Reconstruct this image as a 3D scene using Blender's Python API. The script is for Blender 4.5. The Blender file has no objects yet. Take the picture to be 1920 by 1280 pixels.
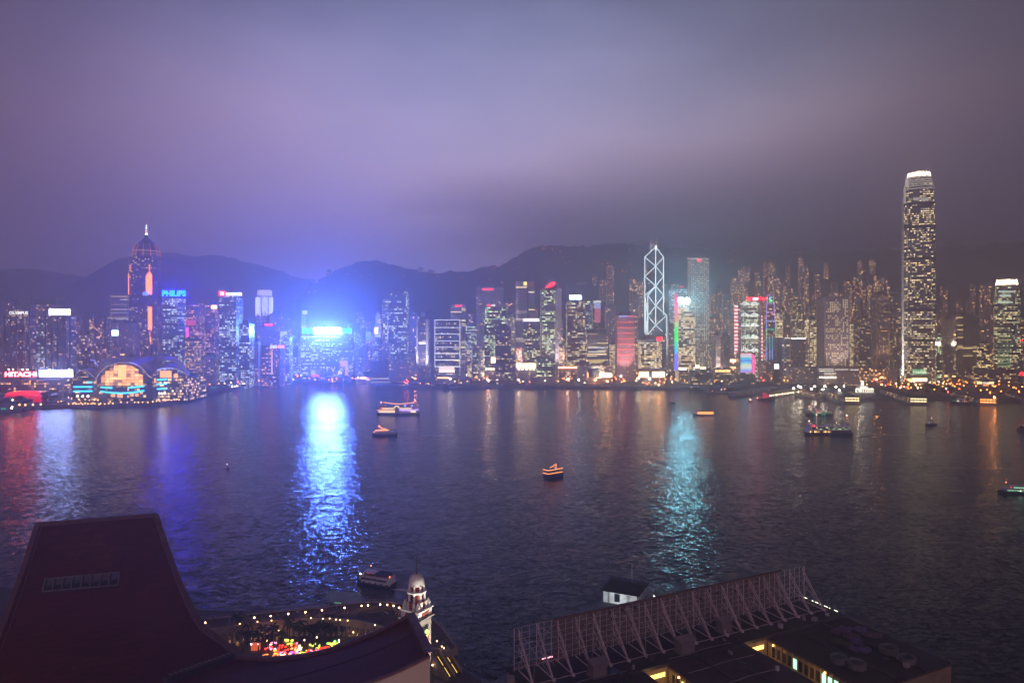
import bpy, bmesh, math, random
from mathutils import Vector, noise as mnoise
random.seed(7)
S = bpy.context.scene
# ---------------------------------------------------------------- camera
F = 1280.0; HZ = 618.0; CH = 110.0      # focal length in px of a 1920 frame, horizon row, camera height
cam = bpy.data.cameras.new('camera'); camo = bpy.data.objects.new('camera', cam)
S.collection.objects.link(camo); camo.location = (0, 0, CH); camo.rotation_euler = (math.pi/2, 0, 0)
cam.sensor_width = 36; cam.lens = 24; cam.shift_y = -(640-HZ)/1920; cam.clip_start = 1; cam.clip_end = 20000
S.camera = camo
# ---------------------------------------------------------------- render settings
S.view_settings.view_transform = 'Standard'; S.view_settings.look = 'None'
S.view_settings.exposure = 0; S.view_settings.gamma = 1
cy = S.cycles
cy.max_bounces = 6; cy.diffuse_bounces = 2; cy.glossy_bounces = 3; cy.transmission_bounces = 2
cy.volume_bounces = 3; cy.transparent_max_bounces = 6
cy.sample_clamp_indirect = 3.0; cy.caustics_reflective = False; cy.caustics_refractive = False
cy.use_denoising = True; cy.use_light_tree = True
# ---------------------------------------------------------------- sky: low night cloud lit by the city
W = bpy.data.worlds.new('World'); S.world = W; W.use_nodes = True
nt = W.node_tree; N = nt.nodes; L = nt.links
for n in list(N): N.remove(n)
def wn(t, **k):
    n = N.new(t)
    for a, b in k.items(): setattr(n, a, b)
    return n
def wmath(op, a, b=None):
    n = wn('ShaderNodeMath', operation=op)
    for i, v in enumerate((a, b)):
        if v is None: continue
        if isinstance(v, (int, float)): n.inputs[i].default_value = v
        else: L.new(v, n.inputs[i])
    return n.outputs[0]
def ramp(nodes, stops, interp='B_SPLINE'):
    r = nodes.new('ShaderNodeValToRGB'); r.color_ramp.interpolation = interp
    e = r.color_ramp.elements
    while len(e) < len(stops): e.new(0.5)
    for i, (p, c) in enumerate(stops):
        e[i].position = p; e[i].color = (c[0], c[1], c[2], 1)
    return r
def srgb(r, g, b):
    f = lambda c: (c/255/12.92) if c/255 <= .04045 else ((c/255+.055)/1.055)**2.4
    return (f(r), f(g), f(b))
tc = wn('ShaderNodeTexCoord'); sp = wn('ShaderNodeSeparateXYZ'); L.new(tc.outputs['Generated'], sp.inputs[0])
azm = wmath('ARCTAN2', sp.outputs[0], sp.outputs[1])          # 0 = ahead (towards the island), + = right
azn = wmath('ADD', wmath('DIVIDE', azm, 2*math.pi), 0.5)
eln = wmath('MAXIMUM', sp.outputs[2], 0.0)
warp = wn('ShaderNodeTexNoise'); warp.inputs['Scale'].default_value = 2.2; warp.inputs['Detail'].default_value = 5
mp = wn('ShaderNodeMapping'); mp.inputs['Scale'].default_value = (1, 1, 2.6); L.new(tc.outputs['Generated'], mp.inputs[0]); L.new(mp.outputs[0], warp.inputs['Vector'])
wv = wmath('MULTIPLY', wmath('SUBTRACT', warp.outputs[0], 0.5), 0.22)
el2 = wmath('MAXIMUM', wmath('ADD', eln, wv), 0.0)
vr = ramp(N, [(0.00, srgb(150, 138, 172)), (0.10, srgb(168, 154, 194)), (0.17, srgb(192, 168, 200)), (0.25, srgb(198, 180, 210)),
              (0.33, srgb(150, 152, 190)), (0.43, srgb(84, 96, 130)), (0.55, srgb(54, 56, 72)), (0.75, srgb(38, 35, 42)), (1.0, srgb(34, 31, 38))])
L.new(el2, vr.inputs[0])
d = lambda a: a/360+.5
hr = ramp(N, [(0, (1.0, .74, .62)), (d(-125), (.7, .5, .45)), (d(-75), (.16, .12, .13)), (d(-40), (.15, .11, .12)), (d(-28), (.42, .34, .39)), (d(-10), (1.06, 1.04, 1.08)), (d(4), (.98, .98, .97)),
              (d(18), (.72, .69, .62)), (d(29), (.30, .265, .225)), (d(38), (.08, .08, .078)), (d(75), (.10, .085, .085)), (d(125), (.7, .5, .45)), (1, (1.0, .74, .62))])
L.new(azn, hr.inputs[0])
mx = wn('ShaderNodeMix', data_type='RGBA', blend_type='MULTIPLY'); mx.inputs[0].default_value = 1
L.new(vr.outputs[0], mx.inputs[6]); L.new(hr.outputs[0], mx.inputs[7])
bg = wn('ShaderNodeBackground'); bg.inputs[1].default_value = 1.95; L.new(mx.outputs[2], bg.inputs[0])
wo = wn('ShaderNodeOutputWorld'); L.new(bg.outputs[0], wo.inputs[0])
HAZE_DENSITY = 0.00050; WINDOW_GAIN = 1.35
# ---------------------------------------------------------------- geometry helpers
COL = S.collection
def X(px, Y): return (px-960)/F*Y
def Z(row, Y): return CH-(row-HZ)/F*Y
def YW(row, z=0.0): return (CH-z)*F/(row-HZ)      # depth of a point at height z seen on a row
def P(px, row, Y): return Vector((X(px, Y), Y, Z(row, Y)))
def G(px, row, z=0.0):
    Y = YW(row, z); return Vector((X(px, Y), Y, z))
def link(o): COL.objects.link(o); return o
def tag(o, label=None, cat=None, group=None, kind=None):
    if label: o['label'] = label
    if cat: o['category'] = cat
    if group: o['group'] = group
    if kind: o['kind'] = kind
    return o
def thing(name, loc, label, cat, group=None, rz=0):
    o = link(bpy.data.objects.new(name, None)); o.location = loc; o.rotation_euler = (0, 0, rz); o.empty_display_size = 1
    return tag(o, label, cat, group)
def copy_tree(o, parent=None):
    c = o.copy(); link(c); c.parent = parent
    for ch in [k for k in o.children]: copy_tree(ch, c)
    return c
class MB:
    def __init__(s): s.v = []; s.f = []; s.m = []; s.uv = []
    def face(s, pts, m=0, uv=None):
        i = len(s.v); s.v += [tuple(p) for p in pts]; s.f.append(tuple(range(i, i+len(pts)))); s.m.append(m)
        s.uv.append(uv or [(0, 0)]*len(pts)); return s
    def box(s, x0, x1, y0, y1, z0, z1, m=0, uo=0.0, cap=None):
        return s.prism([(x0, y0), (x1, y0), (x1, y1), (x0, y1)], z0, z1, m, uo, cap)
    def prism(s, poly, z0, z1, m=0, uo=0.0, cap=None, top=None):
        """walls with uv in metres; cap = material of the two caps; top = other polygon for the upper outline"""
        top = top or poly; n = len(poly); u = uo
        zt = z1 if isinstance(z1, (list, tuple)) else [z1]*n
        for i in range(n):
            a, b = poly[i], poly[(i+1) % n]; c, e = top[(i+1) % n], top[i]
            l = math.hypot(b[0]-a[0], b[1]-a[1])
            s.face([(a[0], a[1], z0), (b[0], b[1], z0), (c[0], c[1], zt[(i+1) % n]), (e[0], e[1], zt[i])], m,
                   [(u, z0), (u+l, z0), (u+l, zt[(i+1) % n]), (u, zt[i])]); u += l+7.3
        cm = m if cap is None else cap
        s.face([(p[0], p[1], zt[i]) for i, p in enumerate(top)], cm); s.face([(p[0], p[1], z0) for p in reversed(poly)], cm)
        return s
    def tube(s, p, q, r=.1, n=5, m=0, r2=None):
        p = Vector(p); q = Vector(q); d = (q-p)
        if d.length < 1e-6: return s
        d.normalize(); a = d.orthogonal().normalized(); b = d.cross(a); r2 = r if r2 is None else r2
        A = [p+(a*math.cos(t)+b*math.sin(t))*r for t in [2*math.pi*k/n for k in range(n)]]
        B = [q+(a*math.cos(t)+b*math.sin(t))*r2 for t in [2*math.pi*k/n for k in range(n)]]
        for k in range(n): s.face([A[k], A[(k+1) % n], B[(k+1) % n], B[k]], m)
        s.face(A[::-1], m); s.face(B, m); return s
    def path(s, pts, r=.1, n=5, m=0):
        for a, b in zip(pts, pts[1:]): s.tube(a, b, r, n, m)
        return s
    def lathe(s, c, prof, n=16, m=0, rot=0.0, sx=1, sy=1):
        R = []
        for r, z in prof:
            R.append([(c[0]+sx*r*math.cos(2*math.pi*k/n+rot), c[1]+sy*r*math.sin(2*math.pi*k/n+rot), c[2]+z) for k in range(n)])
        for A, B in zip(R, R[1:]):
            for k in range(n): s.face([A[k], A[(k+1) % n], B[(k+1) % n], B[k]], m)
        s.face(R[0][::-1], m); s.face(R[-1], m); return s
    def ball(s, c, r, n=6, rings=4, m=0, sz=1.0):
        return s.lathe(c, [(r*math.sin(math.pi*(k+.02)/(rings+.04)), -r*sz*math.cos(math.pi*(k+.02)/(rings+.04))) for k in range(rings+1)], n, m)
    def grid(s, fn, nu, nv, m=0, uvs=1.0):
        g = [[fn(i/nu, j/nv) for j in range(nv+1)] for i in range(nu+1)]
        for i in range(nu):
            for j in range(nv):
                s.face([g[i][j], g[i+1][j], g[i+1][j+1], g[i][j+1]], m, [(i*uvs, j*uvs), ((i+1)*uvs, j*uvs), ((i+1)*uvs, (j+1)*uvs), (i*uvs, (j+1)*uvs)])
        return s
    def slab(s, pts, t, m=0):
        """flat-ish polygon with thickness t downwards"""
        lo = [(p[0], p[1], p[2]-t) for p in pts]; s.face(pts, m); s.face(lo[::-1], m)
        for i in range(len(pts)):
            j = (i+1) % len(pts); s.face([pts[i], lo[i], lo[j], pts[j]], m)
        return s
    def build(s, name, mats, parent=None, local=False, smooth=False, weld=False):
        off = Vector((0, 0, 0))
        if parent is not None and not local:
            r = parent
            while r.parent: r = r.parent
            off = r.location
        me = bpy.data.meshes.new(name)
        me.from_pydata([(x-off.x, y-off.y, z-off.z) for x, y, z in s.v], [], s.f)
        if not isinstance(mats, (list, tuple)): mats = [mats]
        for k in mats: me.materials.append(k)
        me.polygons.foreach_set('material_index', s.m)
        ul = me.uv_layers.new(name='UVMap'); flat = [c for f in s.uv for p in f for c in p]; ul.data.foreach_set('uv', flat)
        if weld:
            bm = bmesh.new(); bm.from_mesh(me); bmesh.ops.remove_doubles(bm, verts=bm.verts, dist=.002); bm.to_mesh(me); bm.free()
        if smooth: me.polygons.foreach_set('use_smooth', [True]*len(me.polygons))
        me.update()
        o = link(bpy.data.objects.new(name, me)); o.parent = parent
        return o
def struct(name, mb, mats, **k):
    o = mb.build(name, mats, **k); o['kind'] = 'structure'; return o
# ---------------------------------------------------------------- materials
def newmat(name):
    m = bpy.data.materials.new(name); m.use_nodes = True; return m, m.node_tree.nodes, m.node_tree.links, m.node_tree.nodes['Principled BSDF']
_mc = {}
def dif(name, col, rough=.7, metal=0.0, var=.25, scale=.35):
    """plain surface with worn, mottled variation"""
    if name in _mc: return _mc[name]
    m, n, l, b = newmat(name); b.inputs['Roughness'].default_value = rough; b.inputs['Metallic'].default_value = metal
    t = n.new('ShaderNodeTexCoord'); no = n.new('ShaderNodeTexNoise'); no.inputs['Scale'].default_value = scale; no.inputs['Detail'].default_value = 6
    l.new(t.outputs['Object'], no.inputs['Vector'])
    r = ramp(n, [(.3, [c*(1-var) for c in col]), (.7, [min(1, c*(1+var)) for c in col])], 'LINEAR'); l.new(no.outputs[0], r.inputs[0]); l.new(r.outputs[0], b.inputs['Base Color'])
    _mc[name] = m; return m
def emi(name, col, st, light=False):
    if name in _mc: return _mc[name]
    m, n, l, b = newmat(name); b.inputs['Base Color'].default_value = (*[c*.3 for c in col], 1)
    b.inputs['Emission Color'].default_value = (*col, 1); b.inputs['Emission Strength'].default_value = st
    m.cycles.emission_sampling = 'FRONT' if light else 'NONE'
    _mc[name] = m; return m
def facade(name, wall, glass, lit_a, lit_b, p=.35, st=1.4, bay=3.0, fl=3.8, wu=.75, wv=.55, run=4, rough=.35):
    """a wall of windows: each window its own cell, some of the rooms lit"""
    if name in _mc: return _mc[name]
    m, n, l, b = newmat(name)
    def M(op, a, c=None, d=None):
        q = n.new('ShaderNodeMath'); q.operation = op
        for i, v in enumerate((a, c, d)):
            if v is None: continue
            if isinstance(v, (int, float)): q.inputs[i].default_value = v
            else: l.new(v, q.inputs[i])
        return q.outputs[0]
    uv = n.new('ShaderNodeUVMap'); s = n.new('ShaderNodeSeparateXYZ'); l.new(uv.outputs[0], s.inputs[0])
    cu = M('DIVIDE', s.outputs[0], bay); cv = M('DIVIDE', s.outputs[1], fl)
    iu = M('FLOOR', cu); iv = M('FLOOR', cv); fu = M('FRACT', cu); fv = M('FRACT', cv)
    win = M('MULTIPLY', M('LESS_THAN', fu, wu), M('LESS_THAN', fv, wv))
    def wnz(a, c, k):
        cc = n.new('ShaderNodeCombineXYZ'); l.new(a, cc.inputs[0]); l.new(c, cc.inputs[1]); cc.inputs[2].default_value = k
        w = n.new('ShaderNodeTexWhiteNoise'); w.noise_dimensions = '3D'; l.new(cc.outputs[0], w.inputs['Vector']); return w.outputs[0]
    r1 = wnz(iu, iv, 1.5); ru = M('FLOOR', M('DIVIDE', M('ADD', iu, M('MULTIPLY', iv, 1.7)), run)); r2 = wnz(ru, iv, 5.5)
    r3 = wnz(M('FLOOR', M('DIVIDE', iu, 60)), iv, 9.5); r4 = wnz(iu, iv, 3.5)
    q = M('ADD', M('ADD', M('MULTIPLY', r1, .35), M('MULTIPLY', r2, .4)), M('MULTIPLY', r3, .25))
    thr = .5+(p-.5)*.62
    lit = M('MULTIPLY', M('LESS_THAN', q, thr), win)
    es = M('MULTIPLY', lit, M('MULTIPLY', M('ADD', .3, M('MULTIPLY', M('MULTIPLY', r4, r4), 1.8)), st*WINDOW_GAIN))
    mixc = n.new('ShaderNodeMix'); mixc.data_type = 'RGBA'; l.new(r2, mixc.inputs[0]); mixc.inputs[6].default_value = (*lit_a, 1); mixc.inputs[7].default_value = (*lit_b, 1)
    mw = n.new('ShaderNodeMix'); mw.data_type = 'RGBA'; l.new(win, mw.inputs[0]); mw.inputs[6].default_value = (*wall, 1); mw.inputs[7].default_value = (*glass, 1)
    l.new(mw.outputs[2], b.inputs['Base Color']); l.new(mixc.outputs[2], b.inputs['Emission Color']); l.new(es, b.inputs['Emission Strength'])
    b.inputs['Roughness'].default_value = rough
    m.cycles.emission_sampling = 'NONE'; _mc[name] = m; return m
WARM = (1, .50, .18); YEL = (1, .70, .30); PALE = (1, .86, .55); GRN = (.70, .98, .52); COOL = (.70, .88, 1); ORG = (1, .42, .12)
FM = dict(
 office=lambda: facade('office_curtain_wall', (.17, .16, .18), (.07, .075, .09), YEL, GRN, .40, 1.25, 3.4, 4.0, .8, .5, 4),
 officeb=lambda: facade('blue_curtain_wall', (.16, .17, .24), (.07, .085, .13), COOL, PALE, .42, 1.2, 3.2, 4.0, .78, .5, 5),
 dark=lambda: facade('dark_office_wall', (.10, .085, .10), (.045, .04, .055), YEL, WARM, .26, 1.0, 3.4, 3.9, .75, .5, 3),
 darkg=lambda: facade('dark_green_lit_wall', (.15, .15, .14), (.06, .075, .07), GRN, YEL, .50, 1.4, 3.6, 4.0, .82, .5, 4),
 stone=lambda: facade('pale_stone_wall', (.48, .43, .44), (.10, .10, .12), WARM, YEL, .16, 1.2, 3.2, 3.6, .62, .5, 2),
 stoneb=lambda: facade('pale_banded_wall', (.42, .40, .46), (.08, .08, .12), YEL, COOL, .26, 1.1, 60, 3.7, 1.1, .5, 1),
 warm=lambda: facade('warm_banded_wall', (.32, .22, .17), (.10, .08, .07), YEL, PALE, .74, 1.5, 4.2, 3.9, .9, .48, 5),
 resid=lambda: facade('apartment_wall', (.26, .22, .23), (.07, .065, .07), ORG, YEL, .18, 4.2, 4.4, 3.2, .45, .5, 1),
 resid2=lambda: facade('apartment_wall_bright', (.30, .24, .24), (.07, .065, .07), WARM, YEL, .32, 3.4, 4.0, 3.2, .5, .5, 1),
 brown=lambda: facade('brown_banded_wall', (.30, .14, .12), (.09, .06, .07), YEL, GRN, .48, 1.3, 4.0, 3.9, .85, .42, 5),
 grid=lambda: facade('dotted_steel_wall', (.20, .20, .21), (.10, .10, .11), PALE, PALE, .86, 1.5, 4.2, 4.6, .38, .34, 1),
 pink=lambda: facade('pink_grid_wall', (.75, .42, .42), (.07, .05, .08), WARM, PALE, .08, 1.0, 3.4, 3.8, .5, .55, 1),
 wan=lambda: facade('dim_harbour_slab_wall', (.11, .085, .12), (.05, .045, .07), WARM, COOL, .32, 1.1, 2.6, 3.7, .7, .45, 4),
 red=lambda: facade('dark_wall_red_windows', (.18, .13, .17), (.07, .06, .09), (1, .3, .18), YEL, .36, 1.6, 3.0, 3.7, .7, .45, 3),
)
M_ROOF = dif('roof_concrete', (.10, .095, .10), .9); M_CONC = dif('concrete', (.26, .24, .24), .85); M_WHITE = dif('white_paint', (.75, .74, .72), .55, var=.08)
M_STEEL = dif('grey_steel', (.30, .28, .28), .5, .3); M_DARK = dif('dark_metal', (.03, .03, .035), .5); M_GLASSD = dif('dark_glass', (.015, .018, .025), .12, var=.1)
M_BELT = dif('louvre_floor', (.015, .015, .02), .7); M_PALEW = dif('pale_cladding', (.42, .40, .42), .6)
# ---------------------------------------------------------------- water, land, hills
def water_mat():
    m, n, l, b = newmat('harbour_water')
    b.inputs['Base Color'].default_value = (.006, .008, .014, 1); b.inputs['Roughness'].default_value = .09; b.inputs['Specular IOR Level'].default_value = .17; b.inputs['IOR'].default_value = 1.333
    g = n.new('ShaderNodeNewGeometry'); prev = None
    def V(op, a, c):
        q = n.new('ShaderNodeVectorMath'); q.operation = op
        for i, v in enumerate((a, c)):
            if v is None: continue
            if isinstance(v, tuple): q.inputs[i].default_value = v
            else: l.new(v, q.inputs[i])
        return q.outputs[0]
    for sc, k, detail, sx, rot in ((.11, .15, 2, 1.8, .15), (.55, .46, 3, 1.8, -.1), (2.2, .50, 3, 1.5, .2)):   # swell, chop, ripples as slopes
        mp = n.new('ShaderNodeMapping'); mp.inputs['Rotation'].default_value = (0, 0, rot); mp.inputs['Scale'].default_value = (sc/sx, sc, sc)
        l.new(g.outputs['Position'], mp.inputs[0]); t = n.new('ShaderNodeTexNoise'); t.inputs['Scale'].default_value = 1; t.inputs['Detail'].default_value = detail; t.inputs['Roughness'].default_value = .6
        l.new(mp.outputs[0], t.inputs['Vector']); o = V('MULTIPLY', V('SUBTRACT', t.outputs['Color'], (.5, .5, .5)), (k*1.4, k*1.05, 0))
        prev = o if prev is None else V('ADD', prev, o)
    nn = V('NORMALIZE', V('ADD', prev, (0, 0, 1)), None)
    l.new(nn, b.inputs['Normal']); return m
struct('water', MB().face([(-5200, -400, 0), (5200, -400, 0), (5200, 5600, 0), (-5200, 5600, 0)]), water_mat())
M_GROUND = dif('city_ground', (.055, .05, .05), .9, scale=.02); M_QUAY = dif('sea_wall', (.16, .14, .14), .9, scale=.1)
shore = [(-300, 790), (-120, 778), (0, 773), (40, 770), (60, 766), (120, 764.5), (200, 764), (300, 760), (340, 753), (400, 740), (440, 727), (466, 720), (520, 718.5), (600, 717.5), (700, 715),
         (704, 722), (706, 727), (820, 727.5), (1000, 728), (1180, 729), (1300, 731), (1362, 731), (1440, 735), (1500, 741), (1530, 746), (1600, 748), (1660, 748), (1780, 750), (1880, 753), (1990, 757), (2200, 765)]
sp3 = [G(a, b) for a, b in shore]
land = [(p.x, p.y) for p in sp3] + [(2600, 1000), (5000, 1000), (5000, 5400), (-5000, 5400), (-5000, 1100), (-1800, 900)]
struct('island_ground', MB().prism(land, -3, 4.0, 0), [M_GROUND])
# quay coping along the island shore
mb = MB()
for a, b in zip(sp3, sp3[1:]):
    dd = Vector((b.x-a.x, b.y-a.y, 0)); nn = Vector((dd.y, -dd.x, 0)).normalized()*.8
    mb.prism([(a.x+nn.x, a.y+nn.y), (b.x+nn.x, b.y+nn.y), (b.x-nn.x, b.y-nn.y), (a.x-nn.x, a.y-nn.y)], -2, 4.7)
struct('quay', mb, M_QUAY)
def interp(tab, x):
    if x <= tab[0][0]: return tab[0][1]
    for (a, b), (c, d) in zip(tab, tab[1:]):
        if x <= c:
            t = (x-a)/(c-a); t = t*t*(3-2*t)*.5+t*.5; return b+(d-b)*t
    return tab[-1][1]
RIDGES = [
 (3400, 900, [(-700, 560), (-200, 540), (-60, 516), (0, 508), (60, 506), (130, 514), (175, 528), (215, 534), (245, 512), (290, 480), (330, 476), (400, 484), (450, 488), (490, 500), (520, 509), (550, 520), (590, 526), (640, 560), (720, 600)]),
 (2650, 620, [(500, 618), (560, 590), (590, 552), (612, 526), (640, 509), (668, 503), (684, 492), (705, 490), (722, 494), (745, 499), (780, 505), (800, 512), (826, 516), (850, 510), (880, 512), (905, 505), (940, 500), (965, 488), (988, 474), (1010, 466), (1040, 462),
              (1100, 464), (1150, 458), (1220, 462), (1320, 466), (1400, 478), (1500, 474), (1620, 468), (1700, 474), (1800, 462), (1920, 452), (2200, 470), (2800, 540)]),
 (3900, 900, [(700, 600), (1000, 540), (1060, 490), (1120, 462), (1250, 448), (1400, 440), (1600, 432), (1800, 434), (2000, 450), (2600, 520)]),
]
RZ = [(D, Wd, [(X(px, D), Z(r, D)) for px, r in tab]) for D, Wd, tab in RIDGES]
def terrain(x, y):
    h = 4.0
    for D, Wd, tab in RZ:
        z = interp(tab, x)*math.exp(-((y-D)/Wd)**2 if y < D else -((y-D)/(Wd*1.3))**2)
        h = max(h, z)
    k = min(1, max(0, (y-1650)/350.0))
    if k > 0 and h > 8:
        h += k*(mnoise.fractal(Vector((x*.006, y*.006, 0)), 1.0, 2.0, 5)*14+mnoise.fractal(Vector((x*.05, y*.05, 3)), 1.0, 2.0, 3)*9)
    return h*k+4*(1-k) if k < 1 else h
def hill():
    nx, ny = 520, 90; v = []; f = []
    ys = [1650+(4900-1650)*(j/ny)**1.15 for j in range(ny+1)]
    for j in range(ny+1):
        for i in range(nx+1):
            x = -4300+8600*i/nx; v.append((x, ys[j], terrain(x, ys[j])+.05))
    for j in range(ny):
        for i in range(nx):
            a = j*(nx+1)+i; f.append((a, a+1, a+nx+2, a+nx+1))
    me = bpy.data.meshes.new('hills'); me.from_pydata(v, [], f); me.polygons.foreach_set('use_smooth', [True]*len(f))
    m = dif('wooded_hillside', (.020, .030, .018), .95, var=.5, scale=.03); me.materials.append(m)
    o = link(bpy.data.objects.new('hills', me)); o['kind'] = 'structure'
hill()
# haze: the night air over the harbour
def haze():
    m = bpy.data.materials.new('night_haze'); m.use_nodes = True; n = m.node_tree.nodes; n.clear()
    o = n.new('ShaderNodeOutputMaterial'); v = n.new('ShaderNodeVolumePrincipled')
    v.inputs['Color'].default_value = (.99, .965, 1, 1); v.inputs['Density'].default_value = HAZE_DENSITY; v.inputs['Anisotropy'].default_value = .66
    m.node_tree.links.new(v.outputs[0], o.inputs['Volume'])
    b = MB().box(-5400, 5400, -600, 5800, -5, 760).build('haze', m); b['kind'] = 'stuff'
    # low cloud lying on the hilltops
    m2 = m.copy(); m2.name = 'hill_cloud'; [setattr(q.inputs['Density'], 'default_value', .0016) for q in m2.node_tree.nodes if q.type == 'PRINCIPLED_VOLUME']
    nx, ny = 46, 18; cb = MB(); x0, x1, y0, y1 = -1100, 5200, 1560, 5200
    def lo(u, v): x = x0+(x1-x0)*u; y = y0+(y1-y0)*v; return (x, y, min(736, 322+max(0, 1500-x)*.20+max(0, 2900-y)*.32+60*mnoise.noise(Vector((x*.0021, y*.0025, 1)))+26*mnoise.noise(Vector((x*.008, y*.008, 5)))))
    g = [[lo(i/nx, j/ny) for j in range(ny+1)] for i in range(nx+1)]
    for i in range(nx):
        for j in range(ny): q = [g[i][j], g[i][j+1], g[i+1][j+1], g[i+1][j]]; cb.face(q); cb.face([(a, b_, 740) for a, b_, c in q][::-1])
    for i in range(nx):
        for j in (0, ny): a, c = g[i][j], g[i+1][j]; q = [a, c, (c[0], c[1], 740), (a[0], a[1], 740)]; cb.face(q if j == 0 else q[::-1])
    for j in range(ny):
        for i in (0, nx): a, c = g[i][j], g[i][j+1]; q = [a, c, (c[0], c[1], 740), (a[0], a[1], 740)]; cb.face(q[::-1] if i == 0 else q)
    b = cb.build('low_cloud', m2, weld=True); b['kind'] = 'stuff'
haze()
# ---------------------------------------------------------------- signs
def fit_text(txt, parent, x0, x1, y, z0, z1, mat, name='lettering', bold=.02, root=None):
    c = bpy.data.curves.new(name, 'FONT'); c.body = txt; c.size = 1; c.extrude = .05; c.offset = bold; c.materials.append(mat)
    o = link(bpy.data.objects.new(name, c)); bpy.context.view_layer.update()
    bb = [Vector(q) for q in o.bound_box]; w = max(q.x for q in bb)-min(q.x for q in bb); h = max(q.y for q in bb)-min(q.y for q in bb)
    sx = (x1-x0)/w; sy = (z1-z0)/h
    me = bpy.data.meshes.new_from_object(o.evaluated_get(bpy.context.evaluated_depsgraph_get())); bpy.data.objects.remove(o)
    o = link(bpy.data.objects.new(name, me))
    r = root or parent
    while r and r.parent: r = r.parent
    off = r.location if r else Vector((0, 0, 0))
    o.parent = parent; o.rotation_euler = (math.pi/2, 0, 0); o.scale = (sx, sy, 2.0)
    o.location = (x0-min(q.x for q in bb)*sx-off.x, y-off.y, z0-min(q.y for q in bb)*sy-off.z)
    return o
def sign(parent, px0, px1, r0, r1, Y, mat, text=None, tmat=None, t=1.2, posts=True, name='sign', pad=(.06, .12), zroof=None, bold=.02):
    """rooftop sign panel r0..r1 (rows) at depth Y, with its posts"""
    x0, x1, z1, z0 = X(px0, Y), X(px1, Y), Z(r0, Y), Z(r1, Y)
    s = None
    if mat is not None: s = MB().box(x0, x1, Y, Y+t, z0, z1).build(name, mat, parent)
    if posts:
        mb = MB(); zb = (zroof if zroof is not None else z0-2.5)
        for k in range(5):
            xx = x0+(x1-x0)*(k+.5)/5; mb.tube((xx, Y+t+.4, zb), (xx, Y+t+.4, z1-.3), .25, 4); mb.tube((xx, Y+t+4, zb), (xx, Y+t+.6, z1-.8), .18, 4)
        mb.tube((x0, Y+t+.4, z0+.6), (x1, Y+t+.4, z0+.6), .22, 4)
        fr = mb.build('sign_frame', M_STEEL, parent)
        if s is None: s = fr
    if text:
        fit_text(text, s, x0+(x1-x0)*pad[0], x1-(x1-x0)*pad[0], Y-.25, z0+(z1-z0)*pad[1], z1-(z1-z0)*pad[1], tmat, bold=bold)
    return s
# ---------------------------------------------------------------- buildings
BINFO = []
def footprint(px0, px1, Y, dep, face=False, rot=None):
    a0, a1 = (px0-960)/F, (px1-960)/F
    if rot is not None or face:
        mid = (a0+a1)/2; az = math.atan(mid) if face else 0; wd = (px1-px0)/F*Y*math.cos(az)
        ang = (-az if face else 0)+math.radians(rot or 0)
        if rot: wd = wd/(abs(math.cos(math.radians(rot)))+dep/ wd*abs(math.sin(math.radians(rot)))) if wd > dep*.2 else wd
        c, s_ = math.cos(ang), math.sin(ang); cx, cy_ = mid*(Y+dep/2), Y+dep/2
        return [(cx+u*wd/2*c-v*dep/2*s_, cy_+u*wd/2*s_+v*dep/2*c) for u, v in ((-1, -1), (1, -1), (1, 1), (-1, 1))], cx, cy_
    if px1 <= 960 or (px0+px1)/2 < 960:
        while True:
            x0 = a0*Y; x1 = a1*(Y+dep)
            if a1 > 0: x1 = a1*Y
            if x1-x0 > .62*(a1-a0)*Y or dep < 6: break
            dep *= .8
    else:
        while True:
            x1 = a1*Y; x0 = a0*(Y+dep)
            if a0 < 0: x0 = a0*Y
            if x1-x0 > .62*(a1-a0)*Y or dep < 6: break
            dep *= .8
    return [(x0, Y), (x1, Y), (x1, Y+dep), (x0, Y+dep)], (x0+x1)/2, Y+dep/2
def shrink(poly, k):
    cx = sum(p[0] for p in poly)/len(poly); cy_ = sum(p[1] for p in poly)/len(poly)
    return [(cx+(p[0]-cx)*k, cy_+(p[1]-cy_)*k) for p in poly]
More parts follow.
